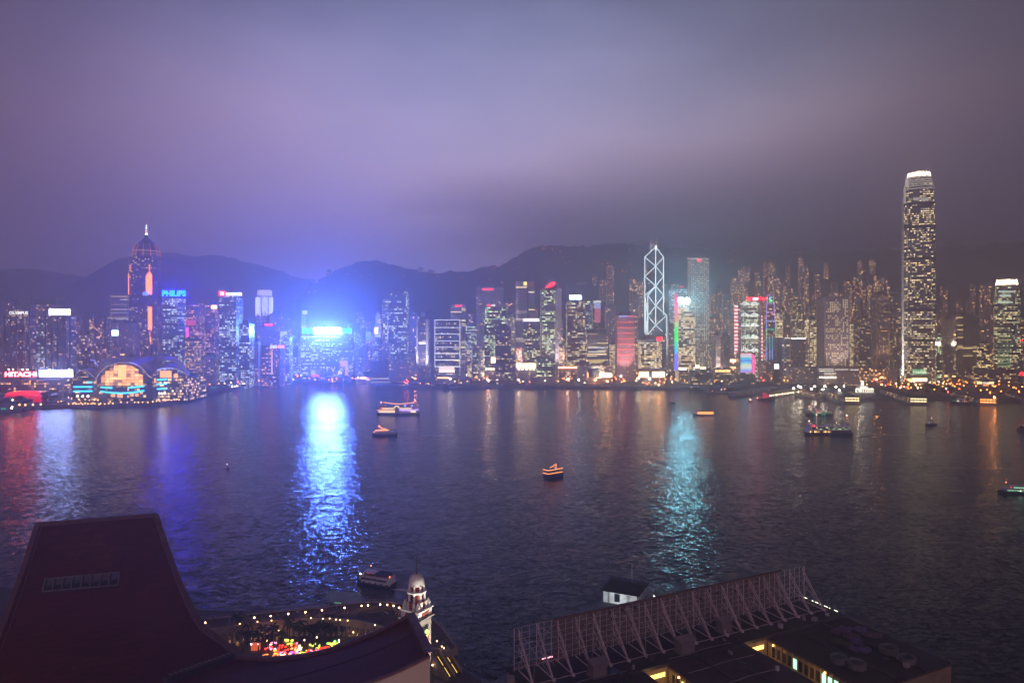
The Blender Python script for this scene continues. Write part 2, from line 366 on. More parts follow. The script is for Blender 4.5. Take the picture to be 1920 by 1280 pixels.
def tower(name, label, px0, px1, top, Y, style='office', dep=34, face=False, rot=None, belts=(), plant=True, cat='tower', group=None,
          crown=0, piers=None, mast=False, base=None, setback=None, poly=None, pod=None):
    if poly is None: poly, cx, cy_ = footprint(px0, px1, Y, dep, face, rot)
    else: cx = sum(p[0] for p in poly)/len(poly); cy_ = sum(p[1] for p in poly)/len(poly)
    zb = 4.0 if base is None else base
    if Y > 1650 and base is None: zb = max(4.0, terrain(cx, cy_)-4)
    zt = Z(top, Y)
    t = thing(name, (cx, cy_, zb), label, cat, group)
    uo = random.randrange(0, 4000)*1.0
    fm = FM[style]() if isinstance(style, str) else style
    mb = MB(); z1 = zt
    if setback:   # (row, factor) upper stage narrower
        zs = Z(setback[0], Y); mb.prism(poly, zb-3, zs, 0, uo, 1); mb.prism(shrink(poly, setback[1]), zs+.01, zt, 0, uo+300, 1)
    elif crown:
        zc = zt-crown; mb.prism(poly, zb-3, zc, 0, uo, 1)
    else: mb.prism(poly, zb-3, zt, 0, uo, 1)
    mb.build('facade', [fm, M_ROOF], t)
    top_poly = shrink(poly, setback[1]) if setback else poly
    if crown:
        MB().prism(shrink(poly, 1.01), zt-crown+.02, zt, 0).build('crown', M_PALEW, t)
    if plant:
        h = min(7, 2.5+.05*(zt-zb)); r = MB(); r.prism(shrink(top_poly, .55), zt+.02, zt+h); r.prism(shrink(top_poly, .8), zt+.03, zt+1.1)
        q = shrink(top_poly, .5); r.box(q[0][0], q[0][0]+3, q[0][1], q[0][1]+3, zt+h, zt+h+2.5)
        if mast: r.tube((cx, cy_, zt+h), (cx, cy_, zt+h+14), .35, 5)
        r.build('roof_plant', M_ROOF, t)
    for k, bl in enumerate(belts):
        za, zbb = Z(bl[0], Y), Z(bl[1], Y); MB().prism(shrink(poly, 1.012), zbb, za).build('service_floor', M_BELT, t)
    if piers:     # pale corner piers, fraction of width
        mbp = MB(); (ax, ay), (bx, by) = poly[0], poly[1]; dx, dy = bx-ax, by-ay
        for f0, f1 in piers:
            a = (ax+dx*f0, ay+dy*f0); b = (ax+dx*f1, ay+dy*f1); w = Vector((dy, -dx)).normalized()*1.2
            mbp.prism([(a[0]+w.x, a[1]+w.y), (b[0]+w.x, b[1]+w.y), (b[0]-w.x*.2, b[1]-w.y*.2), (a[0]-w.x*.2, a[1]-w.y*.2)], zb, zt+.5)
        mbp.build('corner_pier', M_PALEW, t)
    if pod:
        x0, x1, r, dY = pod; pp, _, _ = footprint(x0, x1, Y-dY, dY-1.0); MB().prism(pp, 3.5, Z(r, Y-dY), 0, uo, 1).build('podium', [FM['stone'](), M_ROOF], t)
    BINFO.append((px0, px1, t)); return t
def added_uplight_glow(t, px, Yb, zaim, power, col=(1, .8, .62), size=48, back=45):  # adds an unseen spot and housing to brighten a wall
    p = Vector((X(px, Yb), Yb-back, 6)); ld = bpy.data.lights.new('added_uplight_beam', 'SPOT'); ld.energy = power; ld.color = col; ld.spot_size = math.radians(size); ld.spot_blend = .8; ld.shadow_soft_size = .5
    b = MB().box(p.x-.6, p.x+.6, p.y-.6, p.y+.6, 4, 5.4).build('unseen_uplight_housing', M_DARK, t); lo = link(bpy.data.objects.new('added_uplight_beam', ld)); lo.parent = t; lo.location = p-t.location
    lo.rotation_euler = (Vector((X(px, Yb), Yb, zaim))-p).to_track_quat('-Z', 'Y').to_euler()
# lights used on signs: overexposed, so they throw light on haze and water
E_BLUEBIG = emi('sign_white_blue_tubes', (.065, .165, 1), 1500, True)
E_TEAL = emi('sign_teal_panel', (0, .95, .95), 3.5, True)
E_REDSIGN = emi('red_neon', (1, .004, .010), 24, True); E_PHIL = emi('cyan_blue_neon', (.0004, .008, 1), 200, True)
E_WHITE = emi('white_sign_panel', (.82, .88, 1), 12, True); E_BLUEWH = emi('blue_white_sign_panel', (.40, .55, 1), 30, True)
E_WHT2 = emi('soft_white_lettering', (1, .95, .85), 2.2); E_RED2 = emi('soft_red_sign', (1, .05, .07), 2.6); E_YEL2 = emi('yellow_logo_light', (1, .72, .15), 3)
E_CYANBIG = emi('rooftop_teal_floodlights', (.14, .48, .62), 720, True)
E_ORNEON = emi('orange_neon', (1, .20, .03), 5, True); E_GOLD = emi('gold_crown_light', (1, .55, .18), 2.0); E_HOT = emi('hot_white_light', (1, .80, .52), 35, True)
E_BOC = emi('white_tube_lights', (.80, .95, .92), 2.6); E_GREEN = emi('green_neon', (.05, 1, .25), 1.6); E_PURP = emi('violet_neon', (.50, .30, 1), 1.8); E_BLU = emi('blue_neon', (.12, .35, 1), 2.0)
E_CYAN = emi('cyan_strip_light', (.02, .50, 1), 5, True); E_WARMW = emi('warm_lobby_light', (1, .50, .17), 5, True); E_WARMH = emi('hot_warm_facade', (1, .58, .24), 9, True)
E_PINK = emi('pink_screen', (1, .15, .45), 1.6); E_MAG = emi('magenta_screen', (1, .10, .55), 1.8)
# ---------------------------------------------------------------- the skyline, left to right
T = tower
def wbox(parent, px0, px1, r0, r1, Y, t, mat, name):
    return MB().box(X(px0, Y), X(px1, Y), Y-t, Y, Z(r1, Y), Z(r0, Y)).build(name, mat, parent)
def strips(parent, px0, px1, rows, Y, mat, name, h=1.1):
    for r in rows:
        z = Z(r, Y); MB().box(X(px0, Y), X(px1, Y), Y-.5, Y-.02, z-h/2, z+h/2).build(name, mat, parent)
# west-end twin slabs behind the two harbour-side signs
t = T('office_tower', 'dark slab tower carrying the small white OLYMPUS sign on its roof', 7, 68, 592, 1180, 'wan', 34, belts=(), piers=None, plant=False)
mb = MB()
for f in (0, .24, .48, .72, .97): xx = X(9, 1180)+(X(56, 1180)-X(9, 1180))*f; mb.box(xx-1.2, xx+1.2, 1178.6, 1179.9, 4, Z(592, 1180)+1)
mb.build('dark_pier', M_DARK, t)
s = sign(t, 15, 55, 582.5, 590.5, 1184, E_GOLD and M_DARK, 'OLYMPUS', E_WHT2, bold=.03); strips(t, 16, 54, [592.3], 1180, emi('amber_sign_strip', (1, .6, .2), 1.4), 'light_strip', .9)
t = T('office_tower', 'dark slab tower under the small blank white roof sign, twin of the OLYMPUS one', 84, 143, 592, 1180, 'wan', 34, plant=False)
mb = MB()
for f in (0, .24, .48, .72, .97): xx = X(86, 1180)+(X(133, 1180)-X(86, 1180))*f; mb.box(xx-1.2, xx+1.2, 1178.6, 1179.9, 4, Z(592, 1180)+1)
mb.build('dark_pier', M_DARK, t)
sign(t, 92, 131, 579.5, 590, 1184, E_WHITE)
T('office_tower', 'tall faint tower rising behind and between the two dark twin slabs', 58, 121, 560, 1420, 'resid', 30, belts=((560, 571),), plant=False)
T('office_tower', 'narrow lit infill block between the two dark twin slabs', 66, 92, 606, 1240, 'officeb', 24)
T('apartment_tower', 'dim block at the left edge of the skyline beside the OLYMPUS slab', -40, 9, 612, 1300, 'resid', 30)
T('apartment_tower', 'dim apartment block far left behind the OLYMPUS slab', 12, 40, 566, 1900, 'resid', 26)
# neighbours of the tallest tower at left
T('office_tower', 'brown block with warm lit floors right of the blank-signed slab', 141, 176, 628, 1330, 'resid2', 26)
T('office_tower', 'low block with yellow lit floors in front, left of the arched hall roof', 145, 178, 664, 1240, 'dark', 24)
T('apartment_tower', 'slender apartment tower with orange windows left of the dark narrow slab', 176, 204, 596, 1500, 'resid', 24)
T('office_tower', 'narrow dark slab left of the small blue-white screen', 200, 209, 594, 1360, 'dark', 26)
t = T('office_tower', 'broad dim tower behind the small blue-white screen', 206, 251, 553, 1560, 'stoneb', 30, plant=False); strips(t, 226, 248, [561.5], 1560, E_WHT2, 'light_strip', .8)
t = T('office_tower', 'lower block wearing the small blue-white screen beside the orange-lit tower', 208, 224, 606, 1400, 'stone', 24); wbox(t, 210, 224, 619, 629, 1400, 1, emi('screen_blue_white', (.5, .8, 1), 8, True), 'screen')
T('office_tower', 'plain grey block directly in front of the orange-lit pointed tower', 222, 262, 607, 1380, 'stone', 26)
T('office_tower', 'block with pale lit floors right of the orange-lit pointed tower foot', 292, 306, 590, 1560, 'dark', 24)
t = T('office_tower', 'slab tower under the cyan PHILIPS sign', 305, 348, 558, 1330, 'officeb', 34, belts=((608, 611),)); sign(t, 304.5, 348.5, 544.5, 555.5, 1333, None, 'PHILIPS', E_PHIL, pad=(0, 0), bold=.045)
t = T('office_tower', 'tower with a glowing magenta screen, right of the PHILIPS slab', 338, 384, 569, 1420, 'red', 28, belts=((610, 612.5),), plant=False)
wbox(t, 345, 354, 613.5, 633, 1420, 1, E_MAG, 'screen'); wbox(t, 346, 367, 600, 610, 1420, .8, emi('dim_red_screen', (1, .10, .22), .9), 'screen')
t = T('office_tower', 'lower tower crusted with gold lit windows near its foot, behind the hall', 340, 386, 640, 1370, facade('gold_window_wall', (.08, .06, .07), (.04, .03, .05), (1, .45, .15), YEL, .55, 1.5, 2.6, 3.4, .7, .5, 2), 24)
T('apartment_tower', 'slim tower with bright top windows left of the SCHENKER slab', 383, 396, 574, 1500, 'resid', 24)
t = T('office_tower', 'pale tower with warm panels left of the SCHENKER slab', 384, 412, 572, 1440, 'red', 26); wbox(t, 396, 407, 572, 579, 1440, .8, E_WARMW, 'lit_panel')
T('office_tower', 'low wide grey block behind the right wing of the arched hall', 376, 414, 668, 1290, 'stone', 24)
t = T('office_tower', 'tall banded slab under the red and white SCHENKER sign', 411, 456, 556, 1300, 'officeb', 34, belts=((607.5, 610), (651, 654), (671, 673)))
s = sign(t, 411, 422, 546, 554.5, 1303, E_REDSIGN, 'DB', emi('pale_logo_letters', (1, .8, .6), 6), pad=(.2, .2)); sign(t, 424, 454, 548.5, 554, 1303, None, 'SCHENKER', emi('white_letters', (1, .95, 1), 6, True), pad=(0, 0), bold=.03)
T('office_tower', 'lower blue glass tower touching the right side of the SCHENKER slab', 448, 477, 607, 1280, 'officeb', 26)
# round tower with the yellow striped cap
Yq = 1700; cx, cy_ = X(491.5, Yq), Yq+18; rr = 15.5*Yq/F
pl = [(cx+rr*math.cos(2*math.pi*k/20), cy_+rr*math.sin(2*math.pi*k/20)) for k in range(20)]
t = T('round_tower', 'round tower with yellow striped cap and white vertical light strips', 476, 507, 556, Yq, 'stone', poly=pl, plant=False)
mb = MB()
for k in range(26):
    a = math.pi*(1.04+.92*k/25)
    if k % 7 == 5: continue
    mb.box(cx+(rr+.6)*math.cos(a)-.55, cx+(rr+.6)*math.cos(a)+.55, cy_+(rr+.6)*math.sin(a)-.4, cy_+(rr+.6)*math.sin(a)+.3, Z(594-(k*37 % 11), Yq), Z(557, Yq))
mb.build('light_strips', emi('led_white_strip', (.85, .9, 1), 1.5), t)
mb = MB(); mb.lathe((cx, cy_, Z(556, Yq)), [(rr*.8, 0), (rr*.8, 15), (rr*.55, 19)], 20); cap = mb.build('cap', M_PALEW, t)
for k in range(3): MB().lathe((cx, cy_, Z(552.5-k*3.6, Yq)), [(rr*.86, 0), (rr*.86, 1.9)], 20).build('cap_ring', emi('yellow_ring', (1, .8, .35), 1.5), cap)
T('office_tower', 'grey flat-topped block with rooftop spots right of the round striped tower', 505, 531, 588, 1640, 'resid', 26)
T('office_tower', 'block with a short red light bar, left of the white-topped thin tower', 483, 524, 612, 1470, 'stone', 26, plant=True)
strips(BINFO[-1][2], 497, 511, [608.8], 1470, E_REDSIGN, 'red_light_bar', 2.2)
t = T('office_tower', 'pale low block with a glowing white corner panel above the ING block', 499, 538, 622, 1420, 'stone', 24, plant=False); wbox(t, 526, 538, 621, 645, 1420, .8, emi('dim_white_panel', (.8, .85, 1), 1.1), 'lit_panel')
t = T('office_tower', 'curved-top blue tower right of the ING block', 527, 549, 632, 1360, 'officeb', 22, plant=False)
MB().grid(lambda u, v: (X(527, 1360)+(X(549, 1360)-X(527, 1360))*u, 1360+v*22, Z(632, 1360)+6*math.sin(math.pi*u)), 10, 2).build('curved_roof', M_PALEW, t)
t = T('office_tower', 'dark block with orange dotted windows under the ING sign', 488, 534, 647, 1300, 'red', 26, plant=False, piers=((0, .06), (.94, 1.0)))
sign(t, 507, 519, 647, 652.5, 1296, None, 'ING', emi('ing_white_letters', (1, 1, 1), 2.4), pad=(0, 0), posts=True); wbox(t, 521, 533, 647, 652, 1297, .8, emi('orange_sign_panel', (1, .25, .10), 3), 'sign')
MB().box(X(509, 1300), X(511, 1300), 1298.5, 1299.9, Z(702, 1300), Z(660, 1300)).build('light_strip', emi('amber_line', (1, .55, .25), 1.3), t)
T('office_tower', 'blank pale fin-walled block at the left of the ING block', 477, 489, 641, 1330, 'stone', 20)
T('office_tower', 'hazy blue block between the ING block and the white-glow slab', 549, 565, 640, 1560, 'officeb', 22)
t = T('office_tower', 'thin tower with a white lit cap, behind the left end of the glowing sign', 565, 577, 590, 1620, 'stoneb', 20, plant=False); wbox(t, 567, 576, 582.5, 588.5, 1620, 2, emi('white_cap_light', (.9, .95, 1), 1.6), 'cap')
# the glowing slab
Yq = 1480
t = T('office_slab', 'broad banded slab under the huge overexposed blue-white rooftop sign', 564, 664, 629, Yq, facade('blue_lit_slab_wall', (.20, .20, .26), (.03, .04, .07), COOL, PALE, .40, 1.6, 3.4, 3.9, .9, .5, 5), 30, plant=False)
MB().box(X(619, Yq), X(620.5, Yq), Yq-.6, Yq-.05, 4, Z(629, Yq)).build('wall_joint', M_DARK, t)
s = sign(t, 588, 639, 614.5, 625, Yq-4, E_BLUEBIG, posts=False, name='sign'); sign(t, 568, 587.6, 616, 624, Yq-4, E_TEAL, posts=False, name='sign_panel'); sign(t, 639.4, 659, 616, 624, Yq-4, E_TEAL, posts=False, name='sign_panel')
mb = MB()
for k in range(20):
    xx = X(569, Yq)+(X(658, Yq)-X(569, Yq))*k/19; mb.tube((xx, Yq, Z(629, Yq)), (xx, Yq, Z(615, Yq)), .3, 4)
mb.build('sign_frame', M_STEEL, t)
# between the slab and the twin-finned block
T('office_tower', 'thin lit tower at the right end of the glowing sign', 652, 660, 606, 1700, 'officeb', 16)
T('apartment_tower', 'distant apartment tower with an orange top light above the slab', 668, 682, 584, 2000, 'resid', 22)
T('office_tower', 'blue block with warm windows immediately right of the glowing slab', 672, 686, 636, 1540, 'officeb', 22)
T('office_tower', 'darker blue block second to the right of the glowing slab', 686, 700, 622, 1580, 'resid2', 22)
t = T('office_tower', 'block under the small upright yellow oval sign', 699, 718, 640, 1500, 'officeb', 22); wbox(t, 702.5, 709, 613.5, 626, 1500, 1.5, emi('yellow_oval_sign', (1, .72, .35), 3), 'sign')
T('apartment_tower', 'slender tower with orange windows just left of the big stepped tower', 704, 716, 588, 1750, 'resid2', 20)
t = T('office_tower', 'blank pale box-like block in front of the big stepped tower', 708, 733, 644, 1400, 'stone', 24, plant=False)
for r in (650, 656, 662, 668, 674, 680): wbox(t, 710, 716, r, r+2.2, 1400, .3, M_GLASSD, 'window')
T('office_block', 'low long pale block with a lit floor, below the blank box-like one', 695, 734, 677, 1370, 'stoneb', 24, plant=False)
t = T('office_tower', 'big stepped blue tower with scattered bright floors', 728, 767, 547, 1440, 'officeb', 34, mast=True); 
T('office_tower', 'lower left shoulder of lit columns beside the big stepped tower', 717, 729, 562, 1436, facade('lit_column_wall', (.06, .07, .10), (.03, .04, .06), PALE, COOL, .62, 1.7, 4.2, 4, .6, .5, 1), 20)
T('office_block', 'low pale podium block at the foot of the big stepped tower', 733, 768, 680, 1385, 'stone', 24, plant=False)
T('apartment_tower', 'dim pink-grey tower between the big stepped tower and the white-finned one', 768, 786, 592, 1600, 'resid', 24)
t = T('office_tower', 'tower with two broad white vertical fins and a dark centre', 780, 806, 600, 1440, 'dark', 26, piers=((0, .17), (.80, 1.0)), belts=((618.5, 620.5),), plant=True)
wbox(t, 786, 800, 641, 645, 1440, .4, E_WHT2, 'lit_floor')
T('apartment_tower', 'slender dim tower right of the white-finned tower, behind it', 789, 797, 587, 2100, 'stone', 18)
# glass-framed tower with white outlines
Yq = 1375
t = T('glass_tower', 'glass tower outlined by white light lines, blue-grey and see-through', 815, 863, 600, Yq, facade('outline_tower_wall', (.12, .12, .15), (.05, .06, .08), YEL, PALE, .30, .8, 2.6, 3.9, .9, .62, 5), 30, plant=False)
fr = M_PALEW; EL = emi('outline_light', (.9, .92, 1), 1.3); EB = emi('outline_light_bright', (1, .93, .90), 2.2)
for i, r in enumerate((599.5, 614, 626, 639, 650.5, 662.5, 674.5, 687)): MB().box(X(815, Yq), X(863, Yq), Yq-1.2, Yq-.1, Z(r, Yq)-.6, Z(r, Yq)+.6).build('light_line', EB if i > 4 else EL, t)
for a, b in ((815.5, 599), (862.5, 599)): MB().box(X(a, Yq)-.6, X(a, Yq)+.6, Yq-1.3, Yq-.15, Z(688, Yq), Z(b, Yq)).build('corner_light', EL, t)
wbox(t, 823, 852, 688, 697, Yq, 1.5, emi('lobby_glow', (1, .78, .62), 1.6), 'lobby')
for k in range(6): MB().ball((X(825+k*5, Yq), Yq-3, Z(696.5, Yq)), .9).build('lobby_lamp', E_HOT, t)
t = T('office_tower', 'grey tower with a red sign at its top, behind the white-outlined glass tower', 845, 873, 571, 1500, 'stoneb', 28, crown=8, plant=False); wbox(t, 853.5, 866, 571.5, 575, 1500, .8, E_RED2, 'sign')
T('office_block', 'mid-height block with pale lit corner right of the white-outlined tower', 873, 894, 610, 1800, 'darkg', 26)
# group with the red-signed and dark green-lit towers
T('apartment_tower', 'slim pale tower left of the wide tower with the long red roof sign', 893, 901, 537, 1900, 'stone', 20)
t = T('office_tower', 'wide grey tower with a long red sign at its top', 899, 944, 539, 1600, 'stone', 32, crown=9, plant=False); wbox(t, 904, 925, 540.5, 544, 1600, .8, E_RED2, 'sign')
t = T('office_tower', 'dark green-windowed tower with a small red and white bow-tie sign', 908, 951, 570, 1480, 'darkg', 30, crown=6, plant=False)
wbox(t, 913, 919.5, 570.5, 574.5, 1480, .6, E_RED2, 'sign'); fit_text('HSBC', t, X(921, 1480), X(929, 1480), 1479.2, Z(574, 1480), Z(571, 1480), E_WHT2)
T('office_tower', 'yellow-lit tower tucked behind the dark block right of the bow-tie sign', 944, 966, 590, 1560, 'office', 26)
T('office_tower', 'low dark tower in front of the green-windowed one', 929, 958, 615, 1400, 'dark', 26)
T('apartment_tower', 'slim hazy tower left of the tower with the golden emblem', 948, 966, 564, 1850, 'resid', 22)
Yq = 1580; t = T('office_tower', 'pale banded tower with a small golden emblem at its crown', 967, 1002, 528, Yq, 'stoneb', 30, crown=10, plant=False)
wbox(t, 982, 987.5, 528.5, 535, Yq, .8, E_YEL2, 'emblem'); MB().box(X(988, Yq), X(991, Yq), Yq-1.3, Yq, 4, Z(537, Yq)).build('pier', M_DARK, t)
t = T('office_tower', 'dark glass tower under the plain white strip sign', 981, 1012, 598, 1440, 'office', 28, plant=False); sign(t, 981, 1011, 597, 602.5, 1439, emi('lilac_white_sign', (.95, .88, 1), 2.6, True), posts=False)
t = T('office_tower', 'dark-centred tower topped by a red flame-shaped sign', 1013, 1053, 541, 1480, 'darkg', 32, piers=((0, .06), (.70, 1.0)))
Yq = 1484; mb = MB(); pts = [(1023, 538.5), (1029, 538), (1035, 536.5), (1040, 532.5), (1041, 529.5), (1036, 529), (1030, 531.5), (1027, 535)]
mb.prism([(0, 0)]*3, 0, 0) if False else None
fr_ = [P(a, b, Yq) for a, b in pts]; bk = [q+Vector((0, 1.2, 0)) for q in fr_]
mb.face(fr_[::-1]); mb.face(bk)
for i in range(len(fr_)): mb.face([fr_[i], fr_[(i+1) % 8], bk[(i+1) % 8], bk[i]])
mb.build('flame_sign', E_REDSIGN, t)
mb = MB(); [mb.tube((X(q, Yq), Yq+1.5, Z(541, Yq)), (X(q, Yq), Yq+1.5, Z(532, Yq)), .3, 4) for q in (1026, 1031, 1036)]; mb.build('sign_frame', M_STEEL, t)
t = T('office_tower', 'reddish-brown banded tower under the small blue-white roof sign', 1061, 1097, 565, 1440, 'brown', 30, plant=False); sign(t, 1068, 1090, 553.5, 561, 1443, E_BLUEWH, zroof=Z(565, 1440))
T('apartment_tower', 'pale tower on the slope above the blue-white sign, left one', 1049, 1067, 522, 2250, 'resid2', 22)
T('apartment_tower', 'pale broad tower on the slope above the blue-white sign, right one', 1079, 1101, 530, 2200, 'stone', 24)
t = T('office_tower', 'narrow dark glass tower left of the pink-topped LIPPO tower', 1095, 1109, 568, 1560, 'officeb', 24); wbox(t, 1101, 1106, 565, 567, 1560, .5, E_WHT2, 'sign')
Yq = 1540; t = T('office_tower', 'dark tower with glowing pink upper front under the white LIPPO sign', 1109, 1130, 568, Yq, 'dark', 26, plant=False)
wbox(t, 1114, 1126, 568, 578, Yq, 1.2, emi('blue_grey_glow', (.45, .55, 1), .9), 'lit_front'); wbox(t, 1115, 1126, 578, 605, Yq, 1.2, emi('pink_glow', (1, .25, .35), .55), 'lit_front'); sign(t, 1113, 1126, 563.5, 567.5, Yq, None, 'LIPPO', E_WHT2, pad=(0, 0), posts=True, bold=.03)
# the inverted-foot headquarters
Yq = 1340; t = thing('headquarters_tower', (X(1119, Yq), Yq+15, 4), 'pale banded block narrowing to a yellow-lit funnel foot', 'tower')
x0, x1 = X(1101, Yq), X(1137, Yq); a0, a1 = X(1110, Yq), X(1128, Yq)
q0 = [(x0, Yq), (x1, Yq), (x1, Yq+30), (x0, Yq+30)]; q1 = [(a0, Yq+8), (a1, Yq+8), (a1, Yq+22), (a0, Yq+22)]
fm = facade('hq_banded_wall', (.42, .38, .33), (.06, .06, .06), YEL, PALE, .34, 1.2, 60, 3.6, 1.1, .45, 2)
MB().prism(q0, Z(674, Yq), Z(624, Yq), 0, 40, 1).prism(shrink(q0, .98), Z(624, Yq), Z(616, Yq), 1).build('facade', [fm, M_PALEW], t)
mb = MB(); [mb.box(x0+(x1-x0)*(k+.2)/9, x0+(x1-x0)*(k+.8)/9, Yq-.4, Yq+.2, Z(624, Yq), Z(617, Yq)) for k in range(9)]; mb.build('louvres', M_DARK, t)
MB().prism(q1, Z(681, Yq), Z(674, Yq)-.02, 0, top=q0).build('funnel', emi('yellow_glow_wall', (1, .72, .22), .9), t); MB().prism(q1, 3, Z(681, Yq)-.02).build('stem', M_CONC, t)  # floodlight on the funnel is put into its own emission
for r in (651, 659): wbox(t, 1103, 1135, r, r+1, Yq, .4, E_WHT2, 'lit_floor')
T('office_tower', 'dim block behind the gap between the funnel-footed block and the pink one', 1134, 1155, 574, 1900, 'resid', 24)
# pink grid block with red neon lines
Yq = 1400; t = T('office_tower', 'pink gridded block crossed by red neon lines', 1153, 1190, 591, Yq, 'pink', 30, plant=True)
strips(t, 1156, 1189, [604, 614.3, 624.5, 634.7, 644.8, 654.8, 665, 675], Yq, emi('red_neon_line', (1, .06, .05), 2.6), 'neon_line', 1.0); strips(t, 1160, 1178, [592.8], Yq, emi('blue_sign_line', (.3, .4, 1), 2), 'sign', 1.8); strips(t, 1180, 1189, [592.8], Yq, E_RED2, 'sign', 1.8)
T('apartment_tower', 'tall slim apartment tower just left of the criss-cross tower', 1194, 1207, 528, 2000, 'resid2', 20)
T('apartment_tower', 'shorter lit apartment tower left of the criss-cross tower, in front of the slim one', 1184, 1198, 552, 1850, 'resid', 20)
t = T('office_tower', 'yellow-lit banded block with a red square logo, in front of the criss-cross tower', 1196, 1241, 636, 1380, 'warm', 30, plant=True, crown=4); wbox(t, 1232, 1241, 632.5, 638, 1381, 1.5, E_REDSIGN, 'logo')
T('apartment_tower', 'slim block between the criss-cross tower and the rainbow-edged one', 1250, 1262, 612, 1560, 'resid', 20)
t = T('office_tower', 'dim tower with a tiny red and white roof logo behind the rainbow-edged one', 1254, 1288, 542, 1640, 'officeb', 28); wbox(t, 1275, 1281, 535.5, 539, 1640, .8, E_RED2, 'logo')
# rainbow-edged tower with the floodlit top
Yq = 1400; t = T('office_tower', 'yellow-banded tower with a rainbow strip up its left edge and blazing white top', 1266, 1303, 562, Yq, 'warm', 28, plant=False, crown=5)
sign(t, 1272, 1292, 559, 566, Yq-2, E_CYANBIG, posts=False, name='floodlights')
cols = [(552, 575, (1, .05, .22)), (575, 592, (1, .07, .16)), (592, 604, (.8, .22, .04)), (604, 612, (.35, .6, .02)), (612, 622, (.05, .9, .08)), (622, 640, (.0, 1, .10)), (640, 652, (0, .75, .4)), (652, 662, (.0, .5, .9)), (662, 694, (.16, .16, 1))]
for i, (a, b, c) in enumerate(cols): wbox(t, 1264.8, 1270.5, a, b, Yq-1.0, 2.5, emi('rainbow_light_%s' % 'abcdefghi'[i], c, 1.8), 'rainbow_strip')
# tall dotted tower
t = T('office_tower', 'tallest square tower with a dotted steel front and a red roof logo', 1289, 1330, 485, 1560, 'grid', 36, plant=False); wbox(t, 1307.5, 1315.5, 485.5, 490.5, 1560, .8, E_RED2, 'logo'); strips(t, 1289, 1328, [484.6], 1561, E_WHT2, 'roof_line', .7)
T('office_tower', 'small lit tower hugging the right side of the dotted steel tower', 1330, 1346, 596, 1700, 'resid2', 22)
T('hotel_block', 'pale stone hotel block with a blank left wall, left of the red-edged bank', 1336, 1353, 629, 1420, 'stone', 28, plant=True)
T('office_block', 'dark block with orange lit rows joined to the pale stone hotel', 1351, 1369, 631, 1400, 'dark', 26)
T('office_tower', 'dim tower with a lit ladder of windows behind the red-edged bank', 1366, 1392, 590, 1650, 'resid2', 24)
# mandarin side
T('office_tower', 'lit office tower right of the neon-outlined stack', 1452, 1468, 587, 1500, 'warm', 24)
T('apartment_tower', 'dark narrow tower beyond the lit one beside the neon-outlined stack', 1467, 1482, 590, 1620, 'dark', 22)
T('hotel_block', 'plain stone block with a blank wall right of the neon-outlined stack', 1447, 1481, 634, 1390, facade('plain_stone_block', (.26, .22, .22), (.05, .05, .05), YEL, WARM, .03, 1, 4, 3.6, .3, .4, 1), 28, plant=False)
t = T('hotel_block', 'fine-gridded hotel block with golden uplit columns and a white roof line', 1478, 1514, 634, 1365, facade('fine_grid_hotel', (.20, .16, .15), (.04, .04, .045), ORG, YEL, .10, 1.4, 2.6, 3.3, .6, .5, 1), 26, plant=False)
strips(t, 1484, 1511, [634.4], 1365, emi('white_roof_line', (1, .98, .95), 5, True), 'roof_line', 1.6)
for q in (1480, 1512):
    MB().box(X(q-2, 1365), X(q+2, 1365), 1363, 1364.9, 4, Z(636, 1365)).build('uplit_column', M_PALEW, t)
    for k in range(5): wbox(t, q-1.8, q+1.8, 684-k*9, 685.2-k*9+0, 1362.8, .3, emi('amber_painted_uplight_%s' % 'abcde'[k], (1, .6, .22), (5, 2.4, 1.2, .6, .3)[k]), 'added_uplight_glow')  # uplight on the column painted as glowing bars that fade upward
t = T('hotel_block', 'grey banded annex with a short white roof line left of the golden uplit hotel', 1466, 1480, 634, 1362, 'stoneb', 24, plant=False); strips(t, 1471, 1480, [633.8], 1362, E_WHT2, 'roof_line', 1.4)
t = T('office_tower', 'tower of bright vertical fins between the uplit hotel and the round-windowed tower', 1509, 1534, 600, 1480, 'warm', 26, piers=((0, .10), (.44, .50)))
T('office_tower', 'dark tower with yellow lit floors left of the round-windowed tower', 1531, 1544, 625, 1420, facade('amber_floor_wall', (.05, .04, .04), (.03, .03, .03), YEL, WARM, .62, 1.4, 4, 3.9, .85, .45, 3), 24)
T('apartment_tower', 'slim pale tower peeking up behind the dark amber-floored one', 1536, 1546, 573, 1700, 'stoneb', 20)
T('office_tower', 'dim tower with a lit crown cage right of the round-windowed tower', 1600, 1633, 597, 1500, 'dark', 28)
T('office_tower', 'tall dim twin-bayed tower left of the tallest skyscraper', 1632, 1667, 553, 1520, facade('exchange_wall', (.12, .09, .09), (.04, .035, .04), WARM, YEL, .30, .7, 3.0, 3.8, .7, .5, 4), 34, plant=True)
T('office_tower', 'dark narrow tower squeezed against the left edge of the tallest skyscraper', 1668, 1690, 556, 1540, 'dark', 30, plant=True)
T('office_block', 'blank pale cube beside the lit foot of the tallest skyscraper', 1664, 1682, 692, 1330, 'stone', 18, plant=False)
